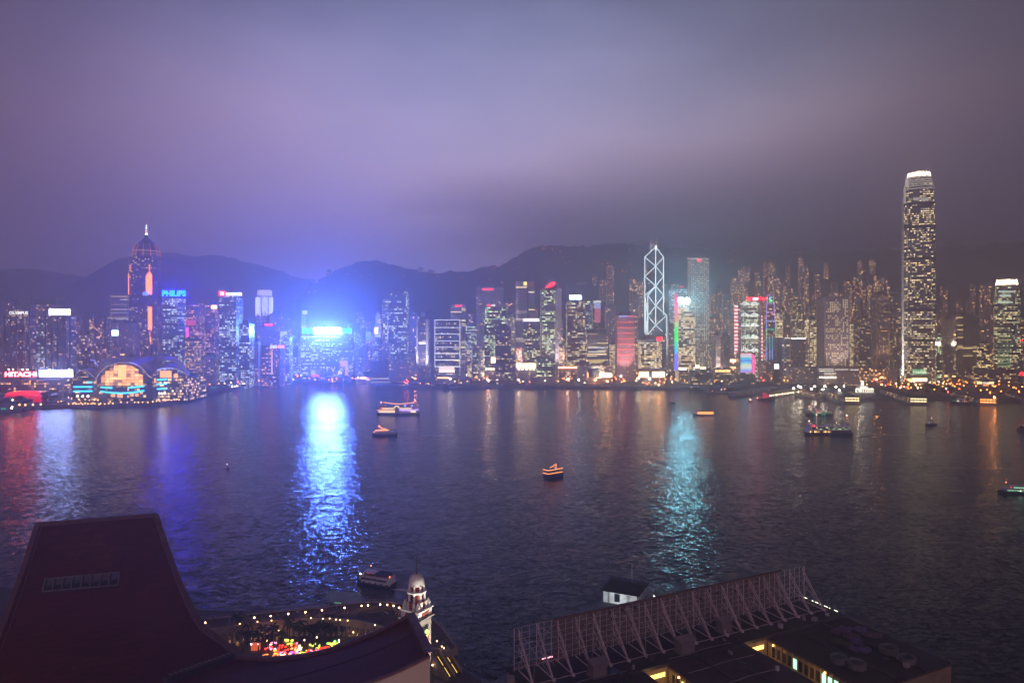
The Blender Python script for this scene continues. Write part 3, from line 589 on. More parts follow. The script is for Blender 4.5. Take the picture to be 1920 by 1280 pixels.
# right of the tallest tower
t = T('office_tower', 'thin block with a square yellow lamp, right of the tallest skyscraper', 1753, 1766, 622, 1400, 'darkg', 22); wbox(t, 1752, 1762, 641, 646.5, 1399, 1, E_HOT, 'lit_panel')
T('office_tower', 'dark gridded block with pale lit windows under two square lamps', 1764, 1788, 652, 1420, 'dark', 24)
t = T('hotel_tower', 'pale slim tower beside a square yellow lamp, mid right', 1766, 1790, 598, 1560, 'stone', 22); wbox(t, 1787, 1796, 641, 646.5, 1558, 1, E_HOT, 'lit_panel'); wbox(t, 1789, 1797, 626, 629, 1558, 1, E_WARMW, 'lit_panel')
T('hotel_tower', 'broad ribbed dark tower between the two glass landmark towers', 1792, 1836, 592, 1470, facade('ribbed_hotel_wall', (.14, .11, .11), (.03, .03, .03), YEL, WARM, .16, .8, 50, 3.3, 1.1, .55, 1), 30)
T('office_tower', 'low tower with yellow lit floors left of the shorter crown-lit tower', 1832, 1857, 645, 1400, facade('amber_floor_wall_two', (.05, .05, .05), (.03, .03, .03), YEL, YEL, .48, 1.8, 4, 4, .85, .5, 5), 26)
T('office_tower', 'dark edge tower with a red side light at the far right', 1913, 1965, 600, 1420, 'dark', 30); strips(BINFO[-1][2], 1914, 1917, [638], 1420, E_REDSIGN, 'red_light', 2)
# hillside residential towers in named clusters
ORD = ['leftmost', 'second', 'third', 'fourth', 'fifth', 'sixth', 'seventh', 'eighth', 'ninth', 'tenth', 'eleventh', 'twelfth', 'thirteenth', 'fourteenth', 'fifteenth', 'sixteenth']
def cluster(phrase, p0, p1, n, r0, r1, y0, y1, styles=('resid', 'resid', 'resid2'), w=(9, 15), seed=1):
    R = random.Random(seed); xs = [p0+(p1-p0)*(k+.5)/n+R.uniform(-2, 2) for k in range(n)]
    for k, q in enumerate(xs):
        ww = R.uniform(*w); Yt = R.uniform(y0, y1)
        lab = ('leftmost' if k == 0 else ('rightmost' if k == n-1 else ORD[k]+' from left'))+' of the '+phrase
        T('apartment_tower', lab, q-ww/2, q+ww/2, R.uniform(r0, r1), Yt, R.choice(styles), R.uniform(16, 24), cat='apartment tower', group=phrase, plant=R.random() < .6)
cluster('dim apartment towers above the pink gridded block', 1108, 1196, 6, 498, 566, 1950, 2250, seed=3)
cluster('dim towers between dotted steel tower and bank', 1334, 1376, 4, 532, 600, 1850, 2150, seed=4)
cluster('orange-dotted apartment towers above the red-edged bank', 1374, 1452, 8, 488, 560, 1900, 2350, seed=5)
cluster('orange-dotted apartment towers above the uplit hotel', 1450, 1546, 12, 474, 560, 1850, 2350, seed=6, w=(8, 14))
cluster('orange-dotted apartment towers above the round-windowed tower', 1546, 1640, 12, 486, 556, 1850, 2350, seed=8, w=(8, 13), styles=('resid2', 'resid', 'resid2'))
cluster('hazy apartment towers left of the tallest skyscraper', 1636, 1692, 4, 548, 590, 1900, 2200, seed=9)
cluster('dim apartment towers between the two crown-lit towers', 1756, 1866, 12, 524, 600, 1750, 2200, seed=10, w=(9, 15))
cluster('hazy blocks behind the brown block left of the pointed tower', 144, 236, 8, 596, 650, 1600, 1950, seed=11)
cluster('blue hazy towers left of the big stepped tower', 664, 716, 5, 590, 630, 1750, 2000, seed=12, styles=('officeb', 'resid'))
cluster('faint towers behind the ING block', 484, 562, 5, 588, 622, 1800, 2000, seed=13, styles=('resid', 'stone'))
cluster('faint towers in the gaps behind the red-signed grey tower', 872, 1062, 8, 566, 620, 1750, 2050, seed=14, styles=('resid', 'dark'))
cluster('low dim blocks filling the far right waterfront', 1860, 1930, 4, 600, 650, 1550, 1750, seed=15, styles=('dark', 'resid'))
cluster('hazy towers behind the PHILIPS and SCHENKER slabs', 300, 476, 8, 590, 632, 1700, 2000, seed=16, styles=('resid', 'stone'))
cluster('hazy blocks at the far left behind the twin slabs', -30, 150, 7, 600, 640, 1650, 1950, seed=17, styles=('resid',))
# houses and towers on the ridge
T('apartment_tower', 'lone tower standing on the saddle of the hills, taller of the pair', 610.5, 624.5, 509, 2450, 'stone', 24, base=60)
T('apartment_tower', 'shorter block left of the lone tower on the saddle of the hills', 593, 610, 528, 2430, 'resid2', 24, base=50)
T('apartment_tower', 'low block of the saddle group, furthest left of the three', 577, 590, 534, 2430, 'resid', 24, base=50)
t = T('hillside_house', 'floodlit low house left of the saddle towers', 574, 590, 547, 2400, 'resid2', 20, base=60, cat='house', plant=False); strips(t, 574, 590, [548.5], 2400, E_WARMW, 'lit_floor', 2)
for a, b, r, l in ((783, 796, 504, 'left of the two ridge blocks right of the rounded peak'), (799, 818, 509, 'right of the two ridge blocks right of the rounded peak, with orange lights')):
    T('apartment_block', l, a, b, r, 2560, 'resid2', 20, base=120, cat='house')
t = T('hillside_house', 'ridge house with a row of bright orange lights', 817, 830, 512, 2600, 'resid2', 16, base=200, cat='house', plant=False); strips(t, 818, 829, [514.5], 2600, emi('orange_row', (1, .5, .25), 3), 'lit_floor', 2)

cluster('warm-lit mid-rise blocks just behind the centre waterfront', 874, 1060, 14, 622, 668, 1470, 1560, seed=41, styles=('resid2', 'warm', 'brown', 'office'), w=(9, 14))
cluster('mid-rise blocks behind the funnel-footed and pink blocks', 1044, 1204, 10, 630, 674, 1440, 1560, seed=42, styles=('resid2', 'warm', 'brown'), w=(10, 15))
cluster('mid-rise blocks behind the dotted steel tower and bank', 1300, 1440, 9, 622, 668, 1620, 1750, seed=43, styles=('resid2', 'warm'), w=(10, 15))
cluster('mid-rise blocks behind the golden uplit hotel', 1452, 1546, 9, 560, 622, 1600, 1720, seed=44, styles=('resid2', 'brown', 'office'), w=(9, 13))
cluster('mid-rise blocks left of the tallest skyscraper foot', 1592, 1690, 8, 606, 668, 1560, 1660, seed=45, styles=('resid2', 'brown', 'warm'), w=(10, 14))
cluster('mid-rise blocks right of the tallest skyscraper foot', 1752, 1866, 8, 622, 672, 1500, 1620, seed=46, styles=('resid2', 'warm', 'dark'), w=(10, 14))
cluster('low blue-lit blocks right of the glowing slab', 664, 812, 10, 640, 684, 1460, 1560, seed=47, styles=('officeb', 'resid2', 'stone'), w=(9, 13))
cluster('low violet-lit blocks behind the arched hall', 146, 300, 10, 640, 684, 1290, 1420, seed=48, styles=('resid2', 'resid', 'red'), w=(10, 16))

cluster('warm-dotted slope towers behind the criss-cross and dotted towers', 1200, 1345, 8, 520, 590, 1880, 2150, seed=51, styles=('resid2', 'resid'), w=(9, 13))
cluster('warm-dotted slope towers in the second row behind the truss bank', 1368, 1460, 8, 510, 580, 1760, 1880, seed=52, styles=('resid2',), w=(8, 12))
cluster('warm-dotted slope towers in the second row behind the uplit hotel', 1456, 1546, 9, 500, 580, 1760, 1860, seed=53, styles=('resid2', 'resid'), w=(8, 11))
cluster('warm-dotted slope towers in front of the highest right-hand ones', 1592, 1692, 9, 506, 585, 1760, 1860, seed=54, styles=('resid2', 'resid'), w=(8, 12))
# ---------------------------------------------------------------- landmark towers
# --- pointed triangular tower with orange neon (left)
Yq = 1450; t = thing('pointed_tower', (X(265, Yq), Yq+20, 4), 'tallest left tower with orange neon panels, gold-ringed glass crown and lit mast', 'tower')
x0, x1 = X(237.5, Yq), X(292.5, Yq); xc = (x0+x1)/2
body = [(x0+5, Yq), (x1-8, Yq), (x1, Yq+7), (x1-3, Yq+30), (xc, Yq+46), (x0-0, Yq+22), (x0, Yq+7)]
fmc = facade('central_tower_wall', (.06, .05, .09), (.02, .02, .05), YEL, WARM, .20, 1.2, 3.2, 3.7, .55, .45, 2)
MB().prism(body, 1, Z(481, Yq), 0, 11, 1).build('facade', [fmc, M_ROOF], t)
MB().prism(shrink(body, 1.01), Z(556, Yq), Z(552.5, Yq), 0).build('service_floor', M_BELT, t)
def neon(cols, y=Yq-.6):
    for a, b, r0, r1 in cols: MB().box(X(a, Yq), X(b, Yq), y-.5, y+.5, Z(r1, Yq), Z(r0, Yq)).build('neon_panel', E_ORNEON, t)
neon([(240.3, 241.7, 513, 552), (242.2, 243.6, 510.5, 552), (244.1, 245.5, 508.5, 552), (246, 247.4, 511, 552), (247.9, 249, 514, 552)], Yq+1)
neon([(274, 275.3, 516, 552), (276.1, 277.4, 513, 552), (278.3, 279.6, 510.5, 552), (280.3, 281.6, 509, 552), (282.3, 283.6, 511.5, 552), (284.2, 285.2, 514.5, 552)])
neon([(278, 279.3, 575, 618), (280, 281.3, 575, 618), (282, 283.3, 575, 618), (284, 285, 576, 618), (281.5, 283.2, 631, 660)])
for a, b in ((244.5, 497), (244.5, 501), (244.5, 505), (280.5, 497), (280.5, 501), (280.5, 505), (281, 622), (281, 626)): neon([(a-1, a+1, b, b+1.8)])
wbox(t, 268, 278, 547, 554, Yq-1, .8, emi('small_blue_screen', (.25, .45, 1), 1.6), 'screen')
cz = Z(481, Yq); rr = (x1-x0)/2*.88; cyq = Yq+20
MB().lathe((xc, cyq, cz), [(rr, 0), (rr, 8), (rr*.97, 14), (rr*.88, 20), (rr*.74, 27)], 12, rot=.26).build('crown', facade('crown_glass_wall', (.12, .10, .10), (.05, .04, .05), (1, .55, .3), YEL, .22, .55, 5, 4, .8, .6, 1), t)
for k in range(12):
    a = 2*math.pi*k/12+.26
    MB().path([(xc+q*rr*1.02*math.cos(a), cyq+q*rr*1.02*math.sin(a), cz+h) for q, h in ((1, 0), (1, 8), (.97, 14), (.88, 20), (.72, 28))], .38, 4).build('crown_rib', emi('coral_rib_light', (1, .22, .08), 1.2), t)
for h in (5.5, 12.5): MB().lathe((xc, cyq, cz+h), [(rr*1.0, 0), (rr*1.0, 1.1)], 12, rot=.26).build('crown_ring', emi('crown_ring_gold', (1, .5, .16), 1.1), t)
MB().lathe((xc, cyq, cz+20), [(rr*.86, 0), (rr*.66, 9), (rr*.36, 17), (rr*.14, 24), (rr*.12, 29)], 8, rot=.2).build('pyramid_roof', dif('blue_glass_roof', (.03, .04, .10), .4), t)
m = MB().lathe((xc, cyq, Z(444, Yq)), [(1.9, 0), (1.9, 19), (1.3, 20), (.4, 32)], 8).build('mast', M_WHITE, t)
for k, (r, c) in enumerate(((441.5, 'r'), (437.5, 'w'), (434, 'r'), (430.5, 'c'), (426, 'w'), (421.5, 'w'))): MB().lathe((xc, cyq, Z(r, Yq)), [(3.4-.42*k, 0), (3.0-.42*k, 2.6)], 8).build('mast_ring', {'r': emi('red_mast_light', (1, .1, .08), 3.5), 'w': emi('white_mast_light', (.9, 1, .95), 5), 'c': emi('pale_mast_light', (.6, .9, .9), 3)}[c], m)
# --- criss-cross framed triangular tower
Yq = 1500; t = thing('criss_cross_tower', (X(1229, Yq), Yq+22, 4), 'faceted dark glass tower outlined by white diagonal light tubes and twin masts', 'tower')
def q(px, r, dy=0): return Vector((X(px, Yq)*(1+dy/Yq), Yq+dy, Z(r, Yq)-(Z(r, Yq)-CH)*0+0))
gl = dif('tower_mirror_glass', (.035, .045, .075), .18, .2)
gf = facade('mirror_glass_wall', (.05, .06, .09), (.035, .045, .07), YEL, COOL, .13, .8, 3.2, 4, .9, .6, 4, .2)
A = (1208.5, 1244.5, 1229)
xl, xr, xm = X(1208.5, Yq+20), X(1244.5, Yq+20), X(1229.3, Yq)
f0 = Yq; bk_ = Yq+44
prof = [(xl, f0+20), (xm, f0), (xr, f0+20), (xm, bk_)]
mbf = MB()
mbf.prism(prof, 1, 1+1, 0, 0); 
ztop = Z(482, Yq); zap = Z(462, Yq)
mbf.prism(prof, 2.01, ztop, 0, 77, 0); mbf.face([(xl, f0+20, ztop), (xm, f0, ztop), (xm, f0+14, zap)], 0, [(0, 0), (30, 0), (15, 20)]); mbf.face([(xm, f0, ztop), (xr, f0+20, ztop), (xm, f0+14, zap)], 0, [(0, 0), (30, 0), (15, 20)]); mbf.face([(xr, f0+20, ztop), (xm, bk_, ztop), (xm, f0+14, zap)], 0); mbf.face([(xm, bk_, ztop), (xl, f0+20, ztop), (xm, f0+14, zap)], 0)
mbf.build('facade', [gf], t)
x5 = X(1250, Yq+12)   # wider lower shaft at right
MB().prism([(xm, f0-2), (x5, f0+12), (x5, f0+36), (xm, f0+44)], 2, Z(634, Yq), 0, 31, top=None).build('lower_shaft', gf, t)
mb = MB(); mb.face([(xm, f0-2, Z(634, Yq)), (x5, f0+12, Z(634, Yq)), (xm, f0+6, Z(574, Yq))]); mb.face([(x5, f0+12, Z(634, Yq)), (x5, f0+36, Z(634, Yq)), (xm, f0+6, Z(574, Yq))]); mb.face([(x5, f0+36, Z(634, Yq)), (xm, f0-2, Z(634, Yq)), (xm, f0+6, Z(574, Yq))]); mb.build('sloping_roof', gl, t)
def fp(px, r):   # where the sight line meets the front faces
    k = (px-960)/F; (ax, ay), (bx, by) = ((xl, f0+20), (xm, f0)) if px <= 1229.4 else ((xm, f0), (xr, f0+20))
    dx, dy = bx-ax, by-ay; y = (ay*dx-ax*dy)/(dx-k*dy); y = min(y, f0+20); y -= 3.0
    return Vector((k*y, y, CH-(r-HZ)/F*y))
L_, R_, M_, B_ = 1209, 1244.2, 1229.4, 1250.2
segs = [((L_, 482), (M_, 463)), ((M_, 463), (R_, 482)), ((L_, 482), (L_, 624)), ((R_, 482), (R_, 590)), ((M_, 463), (M_, 609)),
        ((L_, 482), (M_, 499)), ((M_, 499), (R_, 482)), ((L_, 518), (M_, 499)), ((M_, 499), (R_, 518)), ((L_, 518), (M_, 536)), ((M_, 536), (R_, 518)),
        ((L_, 554), (M_, 536)), ((M_, 536), (R_, 554)), ((1214.5, 554), (M_, 573)), ((R_, 554), (M_, 573)), ((1214.5, 592), (M_, 573)), ((M_, 573), (B_, 591)),
        ((1214.5, 592), (M_, 609.5)), ((B_, 591), (M_, 609.5)), ((M_, 609.5), (1214.5, 627)), ((M_, 609.5), (B_, 629)), ((1214.5, 554), (1214.5, 627)), ((B_, 591), (B_, 665)), ((B_, 629), (1242, 638)), ((1241, 655), (B_, 665)),
        ((L_, 554), (1214.5, 592)), ((L_, 554), (1211.5, 627)), ((1214.5, 554), (M_, 536)), ((1214.5, 592), (1211, 627))]
for a, b in segs: MB().tube(fp(*a), fp(*b), 0.62, 5).build('light_tube', E_BOC, t)
mb = MB()
for px, r in ((1223, 443), (1234, 444)): mb.tube((X(px, Yq), Yq+14, Z(470, Yq)), (X(px, Yq), Yq+14, Z(r, Yq)), .75, 5, r2=.3)
mb.tube((X(1223, Yq), Yq+14, Z(458.5, Yq)), (X(1234, Yq), Yq+14, Z(458.5, Yq)), .6, 4); mb.build('mast', emi('dim_white_mast', (.85, .8, .8), 1.3), t)
MB().box(X(1231, Yq), X(1234, Yq), Yq+13, Yq+16, Z(466, Yq), Z(459, Yq)).build('mast_light', E_BOC, t)
# --- the bank with hanging trusses
Yq = 1420; t = thing('truss_bank_tower', (X(1409, Yq), Yq+18, 4), 'bank tower hung from white trusses between red and white lit edge ladders', 'tower')
x0, x1 = X(1392, Yq), X(1422, Yq)
hb = facade('truss_bank_wall', (.34, .34, .33), (.12, .13, .13), PALE, GRN, .6, 1.15, 3.0, 3.9, .88, .5, 6)
MB().box(x0, x1, Yq, Yq+34, 2, Z(574, Yq), 0, 5, 1).build('facade', [hb, M_ROOF], t)
MB().box(x0+4, x1-1, Yq+3, Yq+30, Z(574, Yq)+.02, Z(564, Yq), 0, 50, 1).build('upper_block', [hb, M_ROOF], t)
for a, b, rt in ((1378, 1391, 571), (1422.5, 1432, 584)): MB().box(X(a, Yq), X(b, Yq), Yq+3, Yq+30, 2, Z(rt, Yq), 0, 9, 1).build('service_bay', [FM['stone'](), M_ROOF], t)
ER = emi('ladder_red', (1, .08, .10), 2.6); EWH = emi('ladder_white', (1, .95, .95), 2.8)
for a, b, rt, rb in ((1377.2, 1384, 573, 685), (1428.5, 1433.5, 592, 680)):
    ld = MB(); lw = MB(); n = int((rb-rt)/3.4)
    for k in range(n):
        r = rt+k*3.4; (ld if k % 2 else lw).box(X(a, Yq), X(b, Yq), Yq+1.2, Yq+2.9, Z(r+1.5, Yq), Z(r, Yq))
    ld.build('red_ladder', ER, t); lw.build('white_ladder', EWH, t)
for r in (569, 590, 609.5, 631.5, 655.5):
    mb = MB(); Yz = Yq-1.6
    for a, b in ((1391, 1405), (1409, 1423)):
        zt_, zb_ = Z(r-3.2, Yq), Z(r+1.6, Yq); m_ = (X(a, Yq)+X(b, Yq))/2
        mb.tube((X(a, Yq)-2, Yz, zb_), (m_-3, Yz, zt_), .62, 4); mb.tube((m_-3, Yz, zt_), (X(b, Yq), Yz, zb_), .62, 4); mb.tube((X(a, Yq)-2, Yz, zb_), (X(b, Yq), Yz, zb_), .5, 4)
    mb.build('truss', emi('truss_light', (.95, 1, .95), 3.2), t)
mb = MB()
for px in (1391.5, 1395, 1421.5, 1426): mb.tube((X(px, Yq), Yq-1.5, 4), (X(px, Yq), Yq-1.5, Z(566, Yq)), .8, 6)
mb.build('hanger', M_PALEW, t)
sg = sign(t, 1400.5, 1433, 558, 562.3, Yq+6, E_REDSIGN, 'HSBC', emi('white_bank_letters', (1, 1, 1), 14), pad=(.36, .12))
# --- LED block in front of the bank
Yq = 1340; t = thing('screen_block', (X(1401, Yq), Yq+12, 4), 'short block sheathed in rainbow-coloured light screens in front of the truss bank', 'building')
MB().box(X(1387, Yq), X(1416, Yq), Yq, Yq+24, 3, Z(661, Yq), 0, 5, 1).build('facade', [FM['dark'](), M_ROOF], t)
rc = [(1, .45, .55), (.85, .75, .85), (.45, .7, .75), (.05, .55, .8), (.05, .35, 1), (.12, .45, 1), (.3, .8, .9), (.9, .85, .45), (.75, .9, .8), (.6, .8, .9), (.25, .45, 1), (.5, .3, 1)]
for i, c in enumerate(rc): wbox(t, 1388.5, 1409, 662+i*3.05, 664.2+i*3.05, Yq, .6, emi('screen_row_%s' % 'abcdefghijkl'[i], c, 1.9), 'screen_row')
for i in range(9): MB().tube((X(1409.5, Yq), Yq-1, Z(664+i*3.9, Yq)), (X(1415.5, Yq), Yq-1, Z(669+i*3.9, Yq)), 1.0, 5).build('pink_chevron', emi('pink_chevron_light', (1, .12, .40), 2.8), t)
# --- stacked neon-outlined tower
Yq = 1400; t = thing('stacked_tower', (X(1445, Yq), Yq+10, 4), 'thin stepped tower outlined in violet, green and blue neon with a logo box on top', 'tower')
tiers = [(1438, 1450.3, 553.5, 569, E_PURP), (1436.8, 1451.6, 569, 585, E_PURP), (1436.4, 1452.6, 585, 601.5, E_PURP), (1436.6, 1453.8, 601.5, 617.5, E_BLU), (1437, 1454.6, 617.5, 631, E_GREEN), (1437, 1448.6, 631, 674, E_BLU)]
for i, (a, b, r0, r1, e) in enumerate(tiers):
    MB().box(X(a, Yq), X(b, Yq), Yq+.3*i, Yq+20, Z(r1, Yq)+.01 if i < 5 else 3, Z(r0, Yq), 0, 60*i, 1).build('tier', [FM['red'](), M_ROOF], t)
    yy = Yq-.9
    c = emi('cyan_neon_edge', (.05, .6, .7), 1.6) if i == 5 else e
    mb = MB(); mb.tube((X(a+.5, Yq), yy, Z(r0, Yq)), (X(a+.5, Yq), yy, Z(min(r1, 652), Yq)), .55, 4); mb.tube((X(b-.5, Yq), yy, Z(r0, Yq)), (X(b-.5, Yq), yy, Z(min(r1, 652), Yq)), .55, 4)
    if i < 5: mb.tube((X(a, Yq), yy, Z(r0, Yq)), (X(b, Yq), yy, Z(r0, Yq)), .55, 4)
    else: mb.tube((X(1443, Yq), yy, Z(r0, Yq)), (X(1443, Yq), yy, Z(652, Yq)), .55, 4)
    mb.build('neon_edge', c, t)
for px in (1437.6, 1443, 1448): MB().tube((X(px, Yq), Yq-.9, Z(652, Yq)), (X(px, Yq), Yq-.9, Z(674, Yq)), .6, 4).build('neon_edge', E_BLU, t)
lg = wbox(t, 1440.5, 1448.5, 556, 567.5, Yq, .8, M_DARK, 'logo')
MB().path([(X(a, Yq), Yq-1.3, Z(r, Yq)) for a, r in ((1447.6, 558), (1444, 557), (1442, 559.5), (1444, 562), (1447, 564))], 1.0, 6).build('logo_swirl', emi('logo_pale_blue', (.3, .85, .95), 2.2), lg)
MB().path([(X(a, Yq), Yq-1.5, Z(r, Yq)) for a, r in ((1441.5, 560.5), (1442.5, 563), (1446, 564.5), (1447.6, 562.5), (1446.5, 566), (1441.5, 566.4))], 1.0, 6).build('logo_swirl', emi('logo_green', (.2, 1, .1), 1.8), lg)
# --- round-windowed tower
Yq = 1390; t = thing('round_windowed_tower', (X(1569, Yq), Yq+18, 4), 'pale tower with rows of small round windows, about half of them lit yellow', 'tower')
MB().box(X(1545.5, Yq), X(1593, Yq), Yq, Yq+36, 3, Z(560, Yq), 0, 0, 1).prism(shrink([(X(1545.5, Yq), Yq), (X(1593, Yq), Yq), (X(1593, Yq), Yq+36), (X(1545.5, Yq), Yq+36)], .96), Z(560, Yq)+.02, Z(556, Yq)+.5, 1, top=shrink([(X(1545.5, Yq), Yq), (X(1593, Yq), Yq), (X(1593, Yq), Yq+36), (X(1545.5, Yq), Yq+36)], .80)).build('facade', [dif('pale_metal_cladding', (.46, .40, .39), .5), M_PALEW], t)
R = random.Random(5); lit, drk = [], []
ww = MB().lathe((0, 0, 0), [(.84, 0), (.84, .5)], 8)
def wmesh(mat):
    me_b = MB()
    n = 8; pts = [(math.cos(2*math.pi*k/n+.39)*.95, math.sin(2*math.pi*k/n+.39)*.95) for k in range(n)]
    fr2 = [(a, -.25, b) for a, b in pts]; bk2 = [(a, 0, b) for a, b in pts]
    me_b.face(fr2); 
    for k in range(n): me_b.face([fr2[k], bk2[k], bk2[(k+1) % n], fr2[(k+1) % n]])
    return me_b
EJ = emi('round_window_yellow', (1, .78, .36), 1.9); EJ2 = emi('round_window_pale', (1, .95, .7), 1.5)
cells = []
for j in range(31):
    rr_ = 563+j*4.15; band = R.random()
    for i in range(12):
        px = 1550+i*3.5; pl = .62 if (j < 5 or band > .35) else .25
        if j in (18, 19): pl = .06
        if R.random() < pl: cells.append((px, rr_, R.random() < .75))
R.shuffle(cells)
wproto = {}
for n_, (px, r, yv) in enumerate(cells[:100]):
    if yv not in wproto: wproto[yv] = wmesh(None).build('round_window', EJ if yv else EJ2, t, local=True); o = wproto[yv]
    else: o = wproto[yv].copy(); link(o)
    o.location = Vector((X(px, Yq), Yq-.02, Z(r, Yq)))-t.location
mb = MB()
for px, r, yv in cells[100:]:
    b_ = wmesh(None)
    for f, m_ in zip(b_.f, b_.m): mb.face([(b_.v[i][0]+X(px, Yq), b_.v[i][1]+Yq-.02, b_.v[i][2]+Z(r, Yq)) for i in f])
o = mb.build('round_windows', EJ, t); o['kind'] = 'stuff'
litset = set((a, b) for a, b, _ in cells); mb = MB()
for j in range(31):
    for i in range(12):
        px, r = 1550+i*3.5, 563+j*4.15
        if (px, r) not in litset:
            b_ = wmesh(None)
            for f in b_.f: mb.face([(b_.v[i2][0]+X(px, Yq), b_.v[i2][1]+Yq-.02, b_.v[i2][2]+Z(r, Yq)) for i2 in f])
o = mb.build('unlit_windows', M_GLASSD, t); o['kind'] = 'stuff'
# its podium
t = T('post_office_block', 'long low pale block with white lit floors below the round-windowed tower', 1532, 1612, 687, 1300, 'stone', 30, plant=False)
for a, b, r in ((1536, 1562, 691.5), (1566, 1590, 692), (1594, 1610, 692.5), (1536, 1564, 695), (1545, 1568, 699.5)): wbox(t, a, b, r, r+1.1, 1300, .5, emi('pale_floor_light', (1, .92, .75), 1.8), 'lit_floor')
for k in range(9): MB().ball((X(1537+k*3.6, 1298), 1296, Z(707, 1298)), .8).build('canopy_lamp', E_HOT, t)
# --- crown-lit skyscrapers
def crown_tower(px0, px1, top, Y, label, stages, fac, edge_light=True, added_uplight_glow=None, crown_mat=None, base_row=715):
    cx = X((px0+px1)/2, Y); w = (X(px1, Y)-X(px0, Y))/2; cyy = Y+w
    az = math.atan(((px0+px1)/2-960)/F); w = w*math.cos(az)*.985; cyy = Y+w; cx = X((px0+px1)/2, cyy); ca_, sa_ = math.cos(-az+.06), math.sin(-az+.06)
    t = thing('crown_lit_skyscraper', (cx, cyy, 4), label, 'skyscraper')
    def ring(s): # square with notched corners
        a, b = w*s, w*s*.74
        q_ = [(cx-b, cyy-a), (cx+b, cyy-a), (cx+b+.1, cyy-b), (cx+a, cyy-b+.1), (cx+a, cyy+b), (cx+b, cyy+b), (cx+b-.1, cyy+a), (cx-b, cyy+a), (cx-b, cyy+b), (cx-a, cyy+b-.1), (cx-a, cyy-b), (cx-b-.1, cyy-b)]
        return [(cx+(x-cx)*ca_-(y-cyy)*sa_, cyy+(x-cx)*sa_+(y-cyy)*ca_) for x, y in q_]
    mb = MB(); zprev = 3
    for r, s in stages:
        z = Z(r, Y); mb.prism(ring(s), zprev, z, 0, 13, 1); zprev = z+.02
    mb.build('facade', [fac, M_ROOF], t)
    zt_ = Z(top, Y); s_last = stages[-1][1]; zc = zprev
    R_ = random.Random(3)
    pr = ring(s_last*.97)
    for i in range(len(pr)):
        a, b = Vector((*pr[i], 0)), Vector((*pr[(i+1) % len(pr)], 0)); n = max(1, int((b-a).length/2.6))
        mb = MB()
        for k in range(n):
            p = a.lerp(b, (k+.5)/n); tt = abs((k+.5)/n-.5)*2 if (b-a).length > w*.8 else 1
            hgt = (zt_-zc)*(1-.16*tt); c_ = Vector((cx, cyy, 0)); inn = p.lerp(c_, .10)
            mb.tube((p.x, p.y, zc-.5), (inn.x, inn.y, zc+hgt), .55, 4, r2=.28)
        mb.build('crown_fin', crown_mat, t)
    return t, ring, w, cx, cyy
fac2 = facade('skyscraper_wall', (.24, .23, .23), (.085, .085, .09), YEL, PALE, .46, 1.25, 2.9, 4.2, .84, .46, 4, .3)
ECR = emi('crown_floodlight', (1, .76, .52), 13, True)
Yq = 1330
t, ring, w, cx, cyy = crown_tower(1691, 1753.5, 318, Yq, 'tallest skyscraper at right, fog-glowing crown of lit fins, white floodlit left edge', [(510, 1.0), (440, .985), (378, .955), (345, .90), (333, .80), (328, .74)], fac2, crown_mat=ECR)
for a, b, s in ((378.5, 381.5, .975), (421, 426, 1.0), (481, 486, 1.01), (577, 583, 1.015), (636, 639, 1.015)): MB().prism(ring(s+.012), Z(b, Yq), Z(a, Yq)).build('service_floor', M_BELT, t)
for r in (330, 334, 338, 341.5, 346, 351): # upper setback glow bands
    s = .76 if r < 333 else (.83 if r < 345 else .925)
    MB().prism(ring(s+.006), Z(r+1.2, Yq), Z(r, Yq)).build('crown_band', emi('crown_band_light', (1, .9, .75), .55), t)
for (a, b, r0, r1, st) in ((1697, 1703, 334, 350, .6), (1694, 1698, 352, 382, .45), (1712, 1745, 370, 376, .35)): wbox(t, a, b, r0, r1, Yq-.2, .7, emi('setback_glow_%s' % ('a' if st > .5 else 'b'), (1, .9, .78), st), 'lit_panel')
# floodlit left edge: real vertical fin catching floodlight, brighter towards its foot
ef = MB(); ecx, ecy = X(1691.8, Yq+14), Yq+14
ef.prism([(ecx-1.6, ecy-1.5), (ecx+2.4, ecy-1.5), (ecx+2.4, ecy+1), (ecx-1.6, ecy+1)], 4, Z(372, Yq)).build('edge_fin', dif('edge_fin_steel', (.7, .68, .64), .6), t)
MB().box(ecx-.6, ecx+.6, ecy-9, ecy-8, 3.6, 5.2).build('unseen_uplight_housing', M_DARK, t)
for pw, sz, aim in ((900000, 34, 40), (2600000, 16, 120), (5200000, 9, 210)):
    ld = bpy.data.lights.new('edge_uplight', 'SPOT'); ld.energy = pw; ld.color = (1, .93, .84); ld.spot_size = math.radians(sz); ld.spot_blend = .9; ld.shadow_soft_size = .4
    lo = link(bpy.data.objects.new('edge_uplight', ld)); lo.parent = t; p_ = Vector((ecx-.5, ecy-9, 6)); lo.location = p_-t.location
    lo.rotation_euler = (Vector((ecx+.3, ecy-1.5, aim))-p_).to_track_quat('-Z', 'Y').to_euler()
for k in range(6): MB().tube((X(1686.5, Yq), Yq-2, Z(692+k*4.4, Yq)), (X(1691.5, Yq), Yq-2, Z(689+k*4.4, Yq)), .5, 4).build('stair_light', emi('stair_green_white', (.75, 1, .75), 2), t)
pp = wbox(t, 1700, 1742, 702, 718, Yq-1.2, 6, M_CONC, 'podium'); wbox(pp, 1711, 1738, 709, 714.5, Yq-8, .4, E_WARMH, 'lit_panel'); wbox(pp, 1700, 1711, 709.5, 713, Yq-8, .4, emi('amber_panel', (1, .7, .3), 2.6), 'lit_panel')
for k in range(8): wbox(t, 1711.5+k*3.3, 1713+k*3.3, 692, 702, Yq-1.4, .5, emi('green_lobby_light', (.35, .9, .45), 1.3), 'green_lobby')
